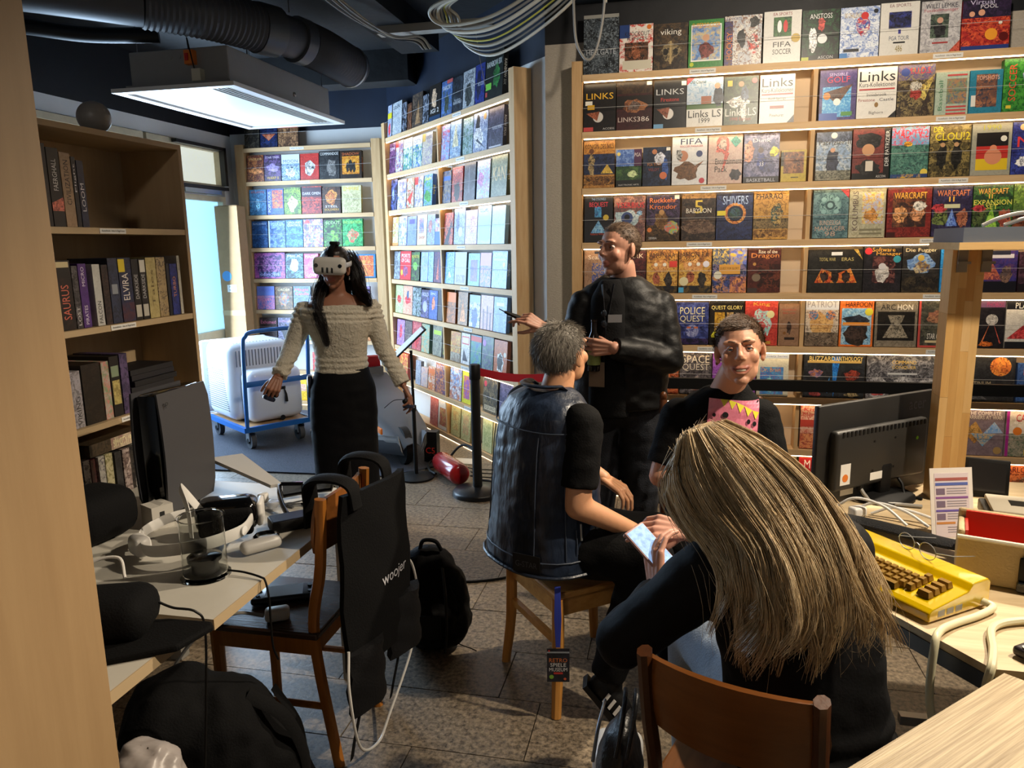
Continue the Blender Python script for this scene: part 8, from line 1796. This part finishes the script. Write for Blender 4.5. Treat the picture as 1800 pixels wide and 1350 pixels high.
GUIDES = np.array([
[(0.025,1.680,1.135),(-0.012,1.650,1.062),(0.014,1.620,1.000),(0.070,1.560,0.957),(0.120,1.480,0.922),(0.142,1.440,0.850),(0.157,1.425,0.775)],
[(0.043,1.670,1.171),(0.061,1.590,1.111),(0.108,1.530,1.042),(0.160,1.455,0.999),(0.186,1.400,0.923),(0.193,1.390,0.857),(0.172,1.385,0.810)],
[(0.080,1.680,1.186),(0.129,1.580,1.155),(0.184,1.525,1.087),(0.228,1.450,1.020),(0.250,1.395,0.950),(0.262,1.380,0.886),(0.239,1.375,0.834)],
[(0.105,1.700,1.186),(0.178,1.620,1.165),(0.254,1.555,1.105),(0.301,1.485,1.025),(0.321,1.430,0.954),(0.326,1.405,0.894),(0.318,1.400,0.855)],
[(0.127,1.740,1.175),(0.220,1.670,1.140),(0.308,1.610,1.075),(0.367,1.550,1.005),(0.399,1.495,0.944),(0.414,1.460,0.900),(0.409,1.455,0.857)]])
rn = np.random.RandomState(12)
def long_strands(n, spread, seed, wild=0.0):
    r = np.random.RandomState(seed); out = []
    ncl = 70; cl_s = r.rand(ncl) * 4; cl_o = r.normal(size=(ncl, 3)) * .010; cl_e = r.normal(size=(ncl, 3)) * np.array([.026, .010, .014]); cl_l = r.uniform(.62, 1.12, ncl); cl_w = r.uniform(-.016, .016, ncl)
    for i in range(n):
        c = r.randint(ncl); s = np.clip(cl_s[c] + r.normal() * .045, 0, 3.999); j = int(s); t = s - j
        g = GUIDES[j] * (1 - t) + GUIDES[j + 1] * t
        u = np.linspace(0, 1, 7)[:, None]
        head_r = np.array([.0, 0, 0])
        off = cl_o[c] * (.6 + u) + cl_e[c] * u ** 2 + r.normal(size=3) * spread * (.5 + .7 * u) + r.normal(size=(7, 3)) * (.0015 + wild) * u
        g = g + off; g[:, 0] += (cl_w[c] * np.sin(u[:, 0] * 7.5) * u[:, 0])
        L_ = cl_l[c] * r.uniform(.9, 1.04)
        g[4:] = g[3] + (g[4:] - g[3]) * L_
        if r.rand() < .25: g[0] = g[0] + np.array([-.01, .06, -.015]) * r.rand()
        out.append(g)
    return catmull(out, 16)
strands('long_hair', long_strands(2100, .0034, 21), .0012, M_blond, bw, .3)
strands('long_hair', long_strands(1300, .0034, 33), .0011, M_blond2, bw, .3)
strands('loose_hair', long_strands(260, .014, 40, .010), .0005, M_blond2, bw, .4)
# front locks falling beside her face
fl_ = np.array([(.06, 1.74, 1.13), (.012, 1.71, 1.07), (.008, 1.69, 1.02), (.035, 1.67, .975), (.065, 1.65, .95)]); out = []
for i in range(420):
    o1 = rn.normal(size=3) * np.array([.012, .014, .008]); out.append(fl_ + o1 * np.linspace(.8, 1.1, 5)[:, None] + rn.normal(size=(5, 3)) * .003)
strands('front_locks', catmull(out, 12), .0012, M_blond, bw, .3)
ph = thing('smartphone', 'smartphone with lit screen in the hands of the blonde woman', 'phone', tuple(HLb @ Vector((0, .06, -.03))))
pn = Vector((.45, -.45, .77)).normalized(); pl_ = Vector((.75, -.45, -.30)); pl_ = (pl_ - pn * pl_.dot(pn)).normalized(); px_ = pl_.cross(pn)
FP = Matrix(((px_.x, pl_.x, pn.x, -.040), (px_.y, pl_.y, pn.y, 1.845), (px_.z, pl_.z, pn.z, .815), (0, 0, 0, 1)))
MB(FP).rbox((0, 0, 0), (.076, .155, .009), .004, seg=2).build('body', mat('phone_case', 'b08a86', .4), ph)
MB(FP).box(-.034, -.072, .0046, .034, .072, .005).build('screen', mat('lit_phone_screen', '8fb2dc', .2, emit='9cc0ee', estr=.7, var=.8, scale=70, color2='203048'), ph)
